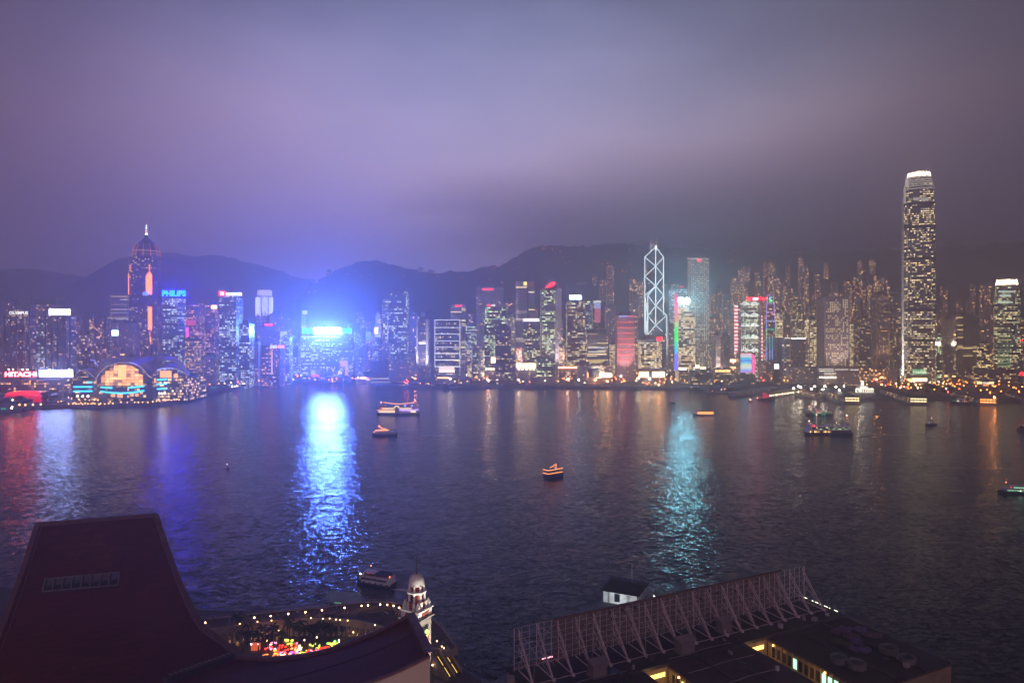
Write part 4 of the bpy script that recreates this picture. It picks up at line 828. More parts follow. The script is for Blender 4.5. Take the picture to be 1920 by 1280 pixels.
wbox(t, 1711, 1738, 697, 697.9, Yq-2, .4, emi('green_lobby_bar', (.8, 1, .8), 2.2), 'lobby_bar')
Yq = 1400
t, ring, w, cx, cyy = crown_tower(1862, 1913, 522, Yq, 'shorter skyscraper at far right edge, lit fins on top and green glow on its flank', [(640, 1.0), (560, .985), (545, .93), (533, .84)], facade('second_skyscraper_wall', (.20, .21, .20), (.07, .085, .075), YEL, GRN, .46, 1.25, 2.8, 4.0, .85, .5, 5, .3), crown_mat=ECR)
for r0, r1, a, b in ((545, 548, 1872, 1902), (565, 568, 1872, 1902), (552, 556, 1874, 1895)): wbox(t, a, b, r0, r1, Yq-.2, .8, emi('pale_green_band', (.75, 1, .85), 1.0), 'lit_panel')
MB().prism(ring(1.012), Z(575, Yq), Z(571, Yq)).build('service_floor', M_BELT, t)
for k in range(13): wbox(t, 1872, 1896, 690-k*5.2, 691.6-k*5.2, Yq-.3, .6, emi('green_painted_flood_%s' % 'abcdefghijklm'[k], (.45, .9, .42), .75*math.exp(-k*.16)), 'green_lit_band')  # green floodlight put into glowing bands that fade upward

def by_label(w): return next(o for o in bpy.data.objects if w in o.get('label', ''))
for w, px, Yb, z, pw, col, bk in (('pink gridded block crossed', 1171, 1400, 70, 650000, (1, .62, .60), 45), ('small golden emblem', 984, 1580, 130, 2600000, (1, .80, .72), 60), ('long red sign at its top', 930, 1600, 120, 2200000, (1, .75, .72), 60),
        ('yellow-lit funnel foot', 1119, 1340, 50, 500000, (1, .86, .55), 40), ('pale stone hotel block', 1346, 1420, 50, 500000, (1, .72, .55), 40), ('pale tower with rows of small round', 1569, 1390, 80, 420000, (1, .74, .66), 50),
        ('red flame-shaped', 1046, 1480, 80, 900000, (1, .75, .7), 50), ('two broad white vertical fins', 793, 1440, 70, 1100000, (.9, .88, 1), 45), ('plain stone block with a blank wall', 1462, 1390, 40, 450000, (1, .72, .6), 40), ('tall dim twin-bayed', 1650, 1520, 90, 700000, (1, .62, .5), 50)):
    added_uplight_glow(by_label(w), px, Yb, z, pw, col, 50, bk)  # spots added to lift the dull tower walls
# ---------------------------------------------------------------- the island waterfront
def curve_pts(pts, Y): return [P(a, b, Y) for a, b in pts]
def sample(pts, t):
    n = len(pts)-1; k = min(int(t*n), n-1); f = t*n-k
    p0, p1, p2, p3 = pts[max(k-1, 0)], pts[k], pts[k+1], pts[min(k+2, n)]
    return .5*((2*p1)+(p2-p0)*f+(2*p0-5*p1+4*p2-p3)*f*f+(3*p1-p0-3*p2+p3)*f*f*f)
def shell(parent, A, B, mat, name='roof_shell', thick=1.6, nu=24):
    mb = MB(); mb.grid(lambda u, v: sample(A, u).lerp(sample(B, u), v), nu, 4)
    low = [[sample(A, u/nu).lerp(sample(B, u/nu), v/4)-Vector((0, 0, thick)) for v in range(5)] for u in range(nu+1)]
    mb.grid(lambda u, v: sample(A, u).lerp(sample(B, u), v)-Vector((0, 0, thick)), nu, 4)
    for i in range(nu):
        for v in (0, 1):
            a, b = sample(A, i/nu).lerp(sample(B, i/nu), v), sample(A, (i+1)/nu).lerp(sample(B, (i+1)/nu), v)
            mb.face([a, b, b-Vector((0, 0, thick)), a-Vector((0, 0, thick))])
    return mb.build(name, mat, parent)
# convention hall with shell roofs
M_SHELL = dif('shell_roof_aluminium', (.62, .58, .62), .45, .2, var=.12, scale=.05)
t = thing('convention_hall', (X(235, 1040), 1040, 4), 'low waterfront hall with winged shell roofs, glowing arched window and cyan light bars', 'building')
wallm = facade('hall_wall', (.10, .10, .11), (.03, .035, .04), WARM, YEL, .26, 1.1, 4, 5, .85, .6, 3)
MB().box(X(135, 1020), X(188, 1020), 1020, 1085, 3, Z(710, 1020), 0, 3, 1).build('west_block', [wallm, M_ROOF], t)
pl = [(X(186+k*10, 1015), 1015-7*math.sin(math.pi*k/10)) for k in range(11)]+[(X(286, 1015), 1090), (X(186, 1015), 1090)]
MB().prism(pl, 3, Z(722, 1015), 0, 9, 1).build('drum', [wallm, M_ROOF], t)
MB().box(X(286, 1025), X(350, 1025), 1025, 1090, 3, Z(704, 1025), 0, 19, 1).build('east_block', [facade('hall_east_wall', (.12, .11, .11), (.05, .05, .05), WARM, PALE, .42, 1.3, 3, 4.2, .8, .6, 2), M_ROOF], t)
# arched window: lit panes in a mullion net
arch = [(181, 723), (188, 706), (200, 691), (215, 684), (232, 681.5), (250, 685), (263, 694), (272, 707), (277, 723)]
AY = 1012
def arch_row(px):
    for (a, b), (c, d) in zip(arch, arch[1:]):
        if a <= px <= c: return b+(d-b)*(px-a)/(c-a)
    return 723
gw = MB().face([P(a, b, AY) for a, b in arch][::-1]).build('arched_glazing', dif('hall_glass', (.05, .04, .035), .3), t)
PW = [emi('hall_pane_%s' % c, col, s*1.5, c in ('bright', 'amber')) for c, col, s in (('bright', (1, .52, .16), 1.5), ('amber', (1, .44, .13), 1.15), ('dim', (.95, .40, .13), .75), ('dull', (.8, .36, .13), .42))]
R = random.Random(2)
for i in range(12):
    p0_ = 182.5+i*7.85; 
    for j in range(7):
        r0 = 684+j*5.6
        ra, rb = arch_row(p0_)+1.2, arch_row(min(276.9, p0_+7.15))+1.2
        if r0+5.1 < max(ra, rb)+.8: continue
        ctr = abs(p0_+3.5-231)
        k = 0 if (ctr < 8 and j < 5) or (ctr < 34 and R.random() < .25) else (1 if ctr < 34 and R.random() < .72 else (2 if R.random() < .6 else 3))
        MB().prism([(X(p0_, AY), AY-.8), (X(p0_+7.15, AY), AY-.8), (X(p0_+7.15, AY), AY-.3), (X(p0_, AY), AY-.3)], Z(r0+5.1, AY), [Z(max(r0, ra), AY), Z(max(r0, rb), AY), Z(max(r0, rb), AY), Z(max(r0, ra), AY)]).build('glowing_pane', PW[k], gw)
S1a = curve_pts([(176, 726), (183, 704), (196, 689), (214, 681), (232, 678.5), (252, 681), (267, 690), (277, 702), (285, 707)], 1004); S1b = curve_pts([(184, 694), (188, 684), (199, 678), (214, 675), (235, 673.5), (255, 675.5), (270, 684), (280, 697), (286, 706)], 1040)
shell(t, S1a, S1b, M_SHELL)
shell(t, curve_pts([(186, 690), (189, 680), (205, 675), (235, 672.5), (258, 675), (274, 686), (285, 703)], 1042), curve_pts([(187, 676), (200, 671.5), (215, 670), (245, 668.5), (270, 668), (290, 669), (300, 674)], 1085), M_SHELL)
shell(t, curve_pts([(284, 708), (290, 698), (302, 691), (317, 688.5), (332, 691), (345, 698), (352, 704)], 1012), curve_pts([(284, 700), (291, 689), (304, 681), (320, 680), (336, 684), (350, 692), (356, 699)], 1050), M_SHELL)
shell(t, curve_pts([(284, 698), (291, 682), (300, 675), (312, 673), (322, 676), (330, 681), (338, 687)], 1052), curve_pts([(290, 670), (300, 668), (312, 668), (325, 669.5), (335, 673), (342, 680), (348, 688)], 1092), M_SHELL)
shell(t, curve_pts([(138, 712), (143, 700), (150, 694), (160, 694), (170, 700), (179, 710), (184, 722)], 1014), curve_pts([(146, 702), (152, 695), (160, 691), (172, 690), (182, 693), (188, 700), (190, 712)], 1060), M_SHELL)
MB().path([P(a, b, 1010) for a, b in ((169, 675.5), (172, 674.6), (176, 675), (180, 679), (184, 687))], .6, 5).build('blue_edge_light', emi('blue_edge', (.25, .3, 1), 1.6), t)
MB().path([P(a, b, 1003) for a, b in ((243, 679.2), (250, 680.6), (257, 683.5))], .8, 5).build('blue_edge_light', emi('blue_edge', (.25, .3, 1), 1.6), t)
MB().path([P(a, b, 1003) for a, b in ((294, 694), (305, 690), (322, 690))], .7, 5).build('blue_edge_light', emi('blue_edge', (.25, .3, 1), 1.6), t)
for pts in (((138, 725), (172.5, 725)), ((138, 733.2), (172.5, 733.2)), ((163, 716.5), (172, 716.5)), ((189, 725.3), (210, 727.3)), ((240, 727), (270, 723.5)), ((294.5, 712), (312, 711.2)), ((294.5, 720.4), (312, 719.6)), ((294.5, 729.2), (312, 728.3)),
            ((189, 733.5), (208, 736), (230, 737), (250, 735.5), (270, 732))): MB().path([P(a, b, 1003 if 180 < a < 280 else 1018) for a, b in pts], .95, 6).build('cyan_light_bar', E_CYAN, t)
for a, b in ((145, 742.5), (155, 742.5), (165, 742.5), (299, 737.5), (304, 737.5), (309, 737)): MB().ball(P(a, b, 1000), 1.2).build('spotlight', E_HOT, t)
for a, b, r0, r1 in ((208, 216, 738, 744), (220, 230, 738, 745), (244, 251, 738, 743), (254, 260, 737, 743), (289, 293, 709, 716), (300, 322, 695, 708), (326, 334, 700, 708)): wbox(t, a, b, r0, r1, 1004 if a < 280 else 1023, .5, PW[1], 'lit_window')
hall_ = by_label('winged shell roofs')
for px, z, pw in ((200, 52, 220000), (262, 52, 220000), (318, 50, 160000), (160, 40, 90000)): added_uplight_glow(hall_, px, 1005, z, pw, (1, .88, .80), 62, 30)  # spots added in front to brighten the shell roofs
# harbour-side podium with the two big signs
t = T('low_block', 'low lit block carrying the red HITACHI sign and the long white sign', -30, 139, 712, 1075, facade('low_block_wall', (.09, .06, .07), (.03, .03, .03), ORG, YEL, .34, 1.6, 4, 4, .7, .5, 2), 40, plant=False)
sign(t, 8, 70, 695.5, 707.5, 1080, M_DARK, 'HITACHI', emi('red_hot_letters', (1, .07, .08), 34, True), pad=(.02, .12), bold=.05)
sign(t, 74, 135.5, 693.5, 706.5, 1080, emi('blazing_white_sign', (.30, .40, 1), 50, True))
mb = MB(); [mb.ball((X(a, 1080), 1078, Z(692.5, 1080)), .9) for a in (18, 26, 44, 53, 94, 131)]; mb.build('sign_lamps', E_HOT, t)
t = thing('red_pavilion', (X(40, 1000), 1000, 4), 'long low waterside pavilion whose curved roof glows solid red', 'pavilion')
Yq = 1000
MB().grid(lambda u, v: (X(8, Yq)+(X(73, Yq)-X(8, Yq))*u, Yq+v*26, Z(740, Yq)+2.0*math.sin(math.pi*u)+3*math.sin(math.pi*v)), 16, 6).build('roof', emi('red_glow_roof', (1, .006, .012), 2.2, True), t)
MB().box(X(8, Yq), X(73, Yq), Yq+1, Yq+25, 3.5, Z(741, Yq)).build('wall', emi('red_glow_wall', (1, .0, .02), 1.1), t)
t = thing('footbridge', (X(90, 1010), 1010, 4), 'blue-white lit ribbon of a footbridge right of the red pavilion', 'bridge')
mb = MB()
for a, b in zip([(50, 751), (66, 747), (80, 743.5), (95, 741), (108, 737)], [(66, 747), (80, 743.5), (95, 741), (108, 737), (118, 731)]):
    pa, pb = P(*a, 1010), P(*b, 1010); mb.prism([(pa.x, 1006), (pb.x, 1006), (pb.x, 1012), (pa.x, 1012)], 3, [pa.z, pb.z, pb.z, pa.z])
mb.build('deck', dif('bridge_deck', (.4, .36, .45), .7), t); MB().path([P(a, b, 1004) for a, b in ((72, 742), (84, 740.5), (96, 739.5), (106, 737))], .9, 5).build('light_line', emi('violet_blue_line', (.35, .35, 1), 1.2), t)
# low blocks with floodlit fronts, left to right
def low(label, a, b, r, Y, style='stone', dep=20, lit=(), name='low_block', **k):
    t = T(name, label, a, b, r, Y, style, dep, plant=False, cat='building', **k)
    for (p, q_, r0, r1, m) in lit: wbox(t, p, q_, r0, r1, Y, .8, m, 'lit_panel')
    return t
low('grey arts block with a pink and white video screen', 578, 604, 690, 1425, 'stone', 22, [(582, 599.5, 692.5, 710.5, M_WHITE)])
t = BINFO[-1][2]; wbox(t, 583.5, 598, 702, 709, 1423.6, .3, E_PINK, 'screen'); wbox(t, 583.5, 591, 694, 701.5, 1423.6, .3, emi('pale_screen', (.8, .85, 1), .9), 'screen')
low('wide grey blue block with a V-shaped light on its front', 596, 660, 697, 1440, 'stone', 24, [(634, 641, 697, 703, emi('amber_window', (1, .7, .4), 1.8))])
t = BINFO[-1][2]; MB().tube(P(621, 688, 1438), P(624.5, 696, 1438), .8, 5).tube(P(628, 687, 1438), P(624.5, 696, 1438), .8, 5).build('v_light', emi('v_light_pink', (1, .7, .7), 1.4), t)
t = low('peach-lit panel tower shaped like an upside-down L', 651, 658, 699, 1410, 'stone', 8); wbox(t, 638, 652, 675.5, 687, 1410, 2.5, emi('peach_panel', (1, .50, .32), 1.1), 'panel'); wbox(t, 647.5, 652, 687, 703, 1410, 2.5, emi('peach_panel', (1, .50, .32), 1.1), 'panel')
low('low shore block with teal-lit roof below the glowing sign', 612, 645, 705, 1400, 'resid', 12, [(613, 644, 704, 705.5, emi('teal_roof_line', (.3, .7, .9), .8))])
low('waterside terrace block with orange lit windows', 669, 706, 709, 1400, 'resid2', 12, [(676, 686, 706.5, 710.5, E_WARMW)])
low('small white and pink lit kiosk tower near the shore', 706, 712, 697, 1395, 'resid2', 8, [(706.5, 711, 697, 711, emi('pink_white_panel', (1, .6, .5), 1.8))])
low('dark shed on the reclaimed land left of the outlined glass tower', 734, 800, 716, 1330, 'dark', 16); low('lower site shed nearer the sea wall, left of the outlined glass tower', 715, 812, 721, 1305, 'dark', 8)
low('low lit hall at the foot of the outlined glass tower', 815, 880, 706, 1320, 'resid2', 14, [(820, 842, 707, 709, E_WARMW)])
low('low block with a hot white lit wall left of the dark cranes', 920, 932, 668, 1470, 'stone', 14, [(921, 929.5, 670, 680, E_WARMH)])
low('block with a row of white lamps along its eaves, below the dark low tower', 910, 936, 689, 1430, 'stone', 14)
t = BINFO[-1][2]
for k in range(6): MB().ball((X(912+k*4.5, 1428), 1426, Z(691.5, 1428)), 1.0).build('eave_lamp', E_HOT, t)
low('dark boxy block between two floodlit walls at centre', 929, 966, 667, 1370, 'dark', 18)
t = low('blazing white floodlit hall at the centre of the waterfront', 967, 1006, 679, 1400, 'stone', 16, [(968, 976, 679.5, 689, E_WARMH), (984, 1004, 681, 689.5, E_WARMH), (976, 984, 680.5, 689, emi('warm_white_panel', (1, .75, .5), 2.5))])
for a in (973, 980, 987, 994, 1001): MB().ball((X(a, 1400), 1397, Z(691.5, 1400)), 1.1).build('forecourt_lamp', E_HOT, t)
low('dark green-dotted block right of the blazing white hall', 1005, 1040, 668, 1385, 'darkg', 18); low('long low site office strip in front of the blazing white hall', 985, 1048, 706, 1320, 'stone', 10)
low('yellowish hoarding block in front of the dark boxy block', 930, 965, 697, 1345, 'brown', 10)
t = low('block with an orange-lit elevated road front under the brown tower', 1046, 1088, 686, 1400, 'resid2', 14)
for k in range(9): wbox(t, 1047+k*4.6, 1050.2+k*4.6, 687.5, 690, 1398, .6, emi('orange_hot', (1, .36, .12), 20, True), 'lit_panel')
t = low('wide podium with three hot yellow corners below the funnel-footed block', 1081, 1147, 685, 1320, 'stone', 18, [(1101, 1107, 698, 707, E_WARMW), (1124, 1146, 699, 707, E_WARMH)]); wbox(t, 1103, 1124, 692, 707, 1319.4, .5, M_DARK, 'dark_front_panel')  # flat dark panel set on the podium front
t = low('long podium with two glowing yellow bays below the red-logo block', 1196, 1247, 691, 1310, 'stone', 18, [(1198, 1216, 697, 707, E_WARMH), (1223, 1246, 697, 707, E_WARMH)]); wbox(t, 1217.5, 1222, 690.5, 708, 1308.8, .6, M_PALEW, 'pier')
low('dark tree-lined low block with a white lit canopy at the rainbow tower foot', 1272, 1290, 691, 1360, 'dark', 12, [(1273, 1287, 690, 693, emi('canopy_white', (1, .95, .85), 5))])
low('block with two peach-lit boxes on top right of the rainbow tower', 1303, 1335, 690, 1370, 'dark', 16, [(1304, 1311, 684, 690, E_WARMH), (1313, 1323, 688, 691.5, E_WARMH)])
low('long dark low hall in front of the dotted steel tower', 1290, 1335, 694, 1330, 'dark', 18); low('low hall with four yellow lit openings', 1334, 1372, 689, 1325, 'dark', 14, [(1341, 1346, 693.8, 697, E_WARMW), (1347.5, 1352.5, 693.8, 697, E_WARMW), (1354, 1360, 693.8, 697, E_WARMW), (1362, 1369, 693.8, 697, E_WARMW)])
t = low('small warm-lit building with a pyramid roof left of the colour screens', 1367, 1386, 677, 1370, 'resid2', 14, [(1368.5, 1384.5, 687.5, 690.5, E_WARMW), (1369, 1382, 673.5, 678.5, E_WARMH)], base=None)
MB().lathe((X(1376, 1378), 1378, Z(673.5, 1370)), [(8, 0), (.3, 7)], 4, rot=.78).build('pyramid_roof', M_ROOF, t)
low('small block with a blank white lit screen', 1448, 1463, 679, 1330, 'dark', 10, [(1452, 1460, 682.5, 691, emi('white_screen', (1, 1, 1), 4, True))])
low('wide columned podium under the golden uplit hotel', 1474, 1532, 687, 1340, 'stone', 16)
low('dim long block right of the pale podium with white floors', 1612, 1664, 690, 1400, 'resid2', 16)
t = low('glass entrance hall with a white portal frame right of the tallest skyscraper', 1766, 1797, 693, 1340, 'dark', 12, [(1770, 1776, 703, 706, E_WARMW), (1785, 1791, 704, 706.5, E_WARMW)])
mb = MB(); [mb.tube(P(*a, 1338), P(*b, 1338), .5, 4) for a, b in (((1770, 706), (1770, 693)), ((1770, 693), (1795, 693)), ((1795, 693), (1795, 706)))]; mb.build('portal_frame', M_PALEW, t)
low('long dark mall block stretching along the far right', 1797, 1925, 690, 1370, 'dark', 30)
t = low('mall front with yellow-lit windows either side of a white shop sign', 1826, 1870, 711, 1290, 'dark', 12, [(1831.5, 1841, 715.5, 719.5, emi('yellow_shop_window', (1, .75, .35), 3)), (1854, 1863, 715.5, 719.5, emi('yellow_shop_window', (1, .75, .35), 3)), (1843, 1853.5, 720.5, 726, emi('orange_shop_front', (1, .35, .1), 2.4))])
fit_text('ZARA', t, X(1842, 1290), X(1852.5, 1290), 1288.6, Z(719.3, 1290), Z(716, 1290), E_WHT2, bold=.03)
t = low('small block with one square red glowing sign at the far right', 1908, 1922, 696, 1345, 'dark', 8, [(1912, 1917, 698, 703, E_REDSIGN)])
# ---------------------------------------------------------------- ferry piers
def pier(label, near, far, width, h, roofcol, lit=None, litrow=None, cat='pier', roof_h=3.0, colm=None, name='ferry_pier'):
    a = G(*near); b = G(*far); d = (b-a); L_ = d.length; d.normalize(); n = Vector((-d.y, d.x, 0))
    t = thing(name, (a.x, a.y, 0), label, cat)
    def q(u, v): p = a+d*u+n*v; return (p.x, p.y)
    w = width/2
    MB().prism([q(0, w), q(0, -w), q(L_, -w), q(L_, w)], -2, 2.2).build('deck', M_CONC, t)
    ins = [q(3, w-1.5), q(3, -w+1.5), q(L_-1, -w+1.5), q(L_-1, w-1.5)]
    MB().prism(ins, 2.2, 2.2+h, 0, 0, 1).build('wall', [colm or facade('pier_wall', (.22, .18, .14), (.05, .04, .03), WARM, YEL, .40, 1.3, 3.2, 3.6, .6, .6, 2), M_ROOF], t)
    r = MB(); z = 2.2+h; e = [q(0, w), q(0, -w), q(L_, -w), q(L_, w)]; rg = [q(w*.6, 0), q(L_-w*.4, 0)]
    E_ = [(x, y, z) for x, y in e]; R0, R1 = (*rg[0], z+roof_h), (*rg[1], z+roof_h)
    r.face([E_[0], E_[1], R0]); r.face([E_[1], E_[2], R1, R0]); r.face([E_[2], E_[3], R1]); r.face([E_[3], E_[0], R0, R1]); r.face(E_[::-1])
    r.build('roof', roofcol, t)
    cl = MB()
    for k in range(int(L_/6)):
        for s in (w-.3, -w+.3): x, y = q(1+k*6, s); cl.tube((x, y, 0), (x, y, z), .25, 4)
    cl.build('column_row', M_PALEW, t)
    if lit:
        for zz in litrow or (4, 7.6):
            mb = MB()
            for k in range(5):
                v0 = -w+2+(width-4)*k/5; x0, y0 = q(1.2, v0); x1, y1 = q(1.2, v0+(width-4)/5*.75)
                mb.face([(x0, y0, zz), (x1, y1, zz), (x1, y1, zz+1.5), (x0, y0, zz+1.5)]); mb.face([(x1, y1, zz+.001), (x0, y0, zz+.001), (x0, y0, zz+1.5), (x1, y1, zz+1.5)])
            mb.build('lit_end_window', lit, t)
    return t, q, L_
BLUER = dif('blue_grey_roof', (.05, .065, .09), .7); GREYR = dif('pale_pier_roof', (.36, .33, .33), .7); YR = dif('cream_pier_roof', (.42, .36, .24), .7)
pier('long grey-roofed pier shed with a dark fringe, westmost of the piers right of the crane', (1372, 743.5), (1452, 733), 16, 4, GREYR, colm=FM['stone']())
t, q_, L_ = pier('cream-roofed pier with a row of small lamps along its side', (1428, 747), (1506, 736.5), 16, 4, YR)
for k in range(14): x, y = q_(4+k*L_/15, -8.2); MB().ball((x, y, 4.4), .65, 6, 4).build('side_lamp', E_HOT if k % 2 else emi('yellow_lamp', (1, .8, .4), 8), t)
EW_ = emi('pier_end_light', (1, .78, .42), 3.2, True)
pier('two-storey blue-roofed ferry pier, left one of the pair with bright end windows', (1598, 757), (1546, 741), 24, 8.5, BLUER, EW_)
pier('two-storey blue-roofed ferry pier, right one of the pair with bright end windows', (1722, 758.5), (1664, 741), 26, 8.5, BLUER, EW_)
pier('dim pier with orange lights right of the blue-roofed pair', (1852, 760), (1792, 744), 24, 7, dif('grey_violet_roof', (.14, .11, .13), .7), emi('orange_pier_light', (1, .34, .08), 5, True))
pier('pier at the far right edge with orange-lit front', (1935, 757), (1898, 745), 22, 6, dif('grey_violet_roof', (.14, .11, .13), .7), emi('orange_pier_light', (1, .34, .08), 5, True))
pier('low curved tan landing shed between the cream pier and the blue-roofed pair', (1535, 747), (1506, 741), 14, 3.4, dif('tan_roof', (.30, .17, .08), .7))
# white floodlit clock pier
Yq = 1080; t = thing('clock_pier', (X(1620, Yq), Yq, 3), 'white floodlit pier hall with arched centre and a small clock turret', 'pier')
EF = emi('glowing_white_wall', (1, .92, .74), 2.2, True)  # floodlight put into walls and turret as emission
MB().box(X(1598, Yq), X(1642, Yq), Yq+1, Yq+16, -1, Z(736, Yq)).build('deck', M_CONC, t)
for a, b, r in ((1604, 1612.5, 727.5), (1612.6, 1625.4, 724.5), (1625.5, 1636.5, 727.5)):
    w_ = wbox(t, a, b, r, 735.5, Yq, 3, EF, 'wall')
    for k in range(3): m_ = a+(b-a)*(k+.5)/3; MB().box(X(m_-.9, Yq), X(m_+.9, Yq), Yq-3.3, Yq-3.02, Z(735, Yq), Z(730 if r > 726 else 728.5, Yq)).build('arch_opening', emi('warm_dim_opening', (.6, .4, .2), .5), w_)
MB().box(X(1613, Yq), X(1625, Yq), Yq, Yq+12, Z(736, Yq), Z(723, Yq)).build('centre_hall', M_WHITE, t)
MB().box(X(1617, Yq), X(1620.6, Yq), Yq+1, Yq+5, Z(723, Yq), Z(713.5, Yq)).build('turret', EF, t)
MB().lathe((X(1618.8, Yq), Yq+3, Z(713.5, Yq)), [(2.6, 0), (1.8, 2), (.3, 4)], 8).build('turret_cap', M_ROOF, t)
# ---------------------------------------------------------------- street lamps (pole, arm and head in one small mesh, copied)
def lamp_mesh(mat, h=8, r=.85):
    mb = MB(); mb.tube((0, 0, 0), (0, 0, h), .14, 4, 0); mb.tube((0, 0, h), (1.2, 0, h+.4), .1, 4, 0); mb.ball((1.2, 0, h+.1), r, 6, 4, 1, .7); return mb, [M_DARK, mat]
LM = {}
AMB = emi('amber_lamp', (1, .20, .03), 26, True); AMB2 = emi('yellow_lamp_glow', (1, .38, .09), 26, True); WHL = emi('white_lamp', (1, .72, .42), 36, True); HOTL = emi('flood_lamp', (1, .84, .62), 140, True); GRL = emi('green_lamp', (.05, 1, .45), 4); REDL = emi('red_lamp', (1, .05, .05), 50, True); HOTO = emi('hot_orange_lamp', (1, .32, .07), 220, True)
def lamp(kind, px, row, group, label, hz=None, name='street_lamp'):
    mat, h, r = {'a': (AMB, 7, .9), 'y': (AMB2, 7, .85), 'w': (WHL, 8, .85), 'f': (HOTL, 12, 1.15), 'g': (GRL, 5, .6), 'r': (REDL, 7, .85), 'o': (HOTO, 9, 1.1), 's': (AMB2, 4, .55)}[kind]
    if kind not in LM:
        mb, ms = lamp_mesh(mat, h, r); o = mb.build(name, ms); LM[kind] = o
    else: o = LM[kind].copy(); o.name = name; link(o)
    z0 = 4.0 if hz is None else hz; zl = z0+h
    Y = YW(row, zl); o.location = (X(px, Y), Y, z0)
    tag(o, label, 'street lamp', group); return o
def lamps(group, label, pts):
    for k, a, b in pts: lamp(k, a, b, group, label)
R = random.Random(21)
lamps('lamps on the promenade round the arched hall', 'small yellow lamp on the promenade in front of the arched hall',
      [('s', a, b) for a, b in ((107, 753), (113, 752), (127, 757), (135, 756.5), (138, 755), (141, 757), (146, 757), (150, 755), (153, 758), (158, 756), (163, 757), (170, 757), (173, 755), (176, 757), (184, 758), (187, 756), (195, 757), (202, 756), (205, 753), (210, 756), (225, 754), (237, 754), (251, 754), (258, 754), (266, 754), (276, 754), (285, 753), (292, 752), (298, 752), (304, 750), (308, 751), (312, 750), (315, 749), (320, 750), (325, 748.5), (330, 748), (334, 749), (127, 745), (133, 747), (146, 748), (148, 750), (158, 749), (166, 750), (175, 750), (182, 750), (316, 742), (326, 740), (333, 738.5), (341, 737), (348, 733))])
lamps('lamps behind the red pavilion', 'small warm lamp on the road under the HITACHI sign',
      [(R.choice('ayaw'), R.uniform(2, 130), R.uniform(714, 726)) for _ in range(44)])
lamps('lamps on the left quay', 'yellow lamp near the dark trees at the left edge quay', [('w', 22, 750), ('w', 34, 749), ('w', 21, 763), ('w', 20, 765), ('y', 35, 759), ('y', 46, 759), ('y', 60, 758.5), ('y', 75, 758), ('y', 92, 733), ('y', 103, 735), ('y', 97, 745), ('a', 112, 737), ('g', 2, 766), ('g', 7, 766)])
lamps('lamps along the quay right of the arched hall', 'small lamp on the quay road right of the arched hall',
      [('y', 352, 727), ('g', 329, 727), ('g', 333, 725), ('y', 358, 717.5), ('y', 366, 717.5), ('y', 374, 717.5), ('w', 350, 726), ('w', 357, 727), ('w', 362, 728), ('y', 367, 727), ('y', 373, 726), ('y', 378, 727), ('g', 396, 726), ('g', 401, 726), ('g', 405, 726.5), ('g', 419, 725), ('w', 434, 725), ('w', 439, 724), ('w', 443, 723.5), ('w', 455, 719.5), ('w', 432, 717), ('r', 445, 716), ('r', 453, 716), ('r', 466, 715), ('a', 409, 719), ('a', 392, 720), ('y', 420, 719), ('a', 406, 710)])
Ls = 'small warm street lamp among the lights at the foot of the city'
FAR = []
for (a, b, r0, r1, n, mix, g, lab) in (
    (476, 568, 700, 714, 18, 'aayw', 'lamps below the ING block', 'small street lamp in the dark trees below the ING block'),
    (568, 704, 700, 712, 26, 'aaayw', 'lamps on the shore below the glowing sign', 'small street lamp on the shore below the huge glowing sign'),
    (704, 815, 684, 722, 34, 'aaayo', 'lamps on the flyover left of the outlined glass tower', 'amber lamp along the flyover left of the outlined glass tower'),
    (860, 930, 676, 712, 34, 'aayyw', 'lamps right of the outlined glass tower', 'amber lamp on the road right of the outlined glass tower'),
    (930, 1048, 690, 718, 34, 'aayww', 'lamps on the building site at centre', 'lamp on the building site at the centre waterfront'),
    (1040, 1150, 684, 718, 40, 'aaayw', 'lamps below the brown banded tower', 'amber lamp on the roads around the funnel-footed block'),
    (1148, 1270, 694, 720, 38, 'aayyw', 'lamps below the criss-cross tower', 'lamp on the waterfront below the criss-cross tower'),
    (1270, 1400, 694, 716, 36, 'aayw', 'lamps between rainbow tower and colour screens', 'lamp on the road between the rainbow-edged tower and the colour screens'),
    (1410, 1540, 692, 714, 46, 'aaayr', 'lamps and signals below the golden uplit hotel', 'warm lamp on the busy roads below the golden uplit hotel'),
    (1612, 1690, 690, 728, 44, 'aaayo', 'lamps on the road left of the tallest skyscraper', 'orange lamp on the curving road left of the tallest skyscraper'),
    (1686, 1800, 712, 730, 60, 'aaayw', 'lamps below the tallest skyscraper', 'orange lamp on the terraces below the tallest skyscraper'),
    (1800, 1922, 700, 738, 40, 'aaay', 'lamps at the far right waterfront', 'dim amber lamp along the far right waterfront')):
    for _ in range(n): FAR.append((R.uniform(r0, r1), R.uniform(a, b), R.choice(mix), g, lab))
FAR.sort(reverse=True); rest = MB()
for r_, a, k_, g, lab in FAR[:110]: lamp(k_, a, r_, g, lab)
kinds = {'a': (0, 7, .95), 'y': (1, 7, .9), 'w': (2, 8, .85), 'r': (3, 7, .85), 'o': (4, 9, 1.1)}
for r_, a, k_, g, lab in FAR[110:]:
    m_, h_, q_ = kinds[k_]; Y = YW(r_, 4+h_); x = X(a, Y); rest.tube((x, Y, 4), (x, Y, 4+h_), .14, 4, 5); rest.ball((x, Y, 4+h_), q_, 6, 4, m_, .7)
o = rest.build('distant_street_lamps', [AMB, AMB2, WHL, REDL, HOTO, M_DARK]); o['kind'] = 'stuff'; o['label'] = 'scatter of small warm street lights deeper in the city'
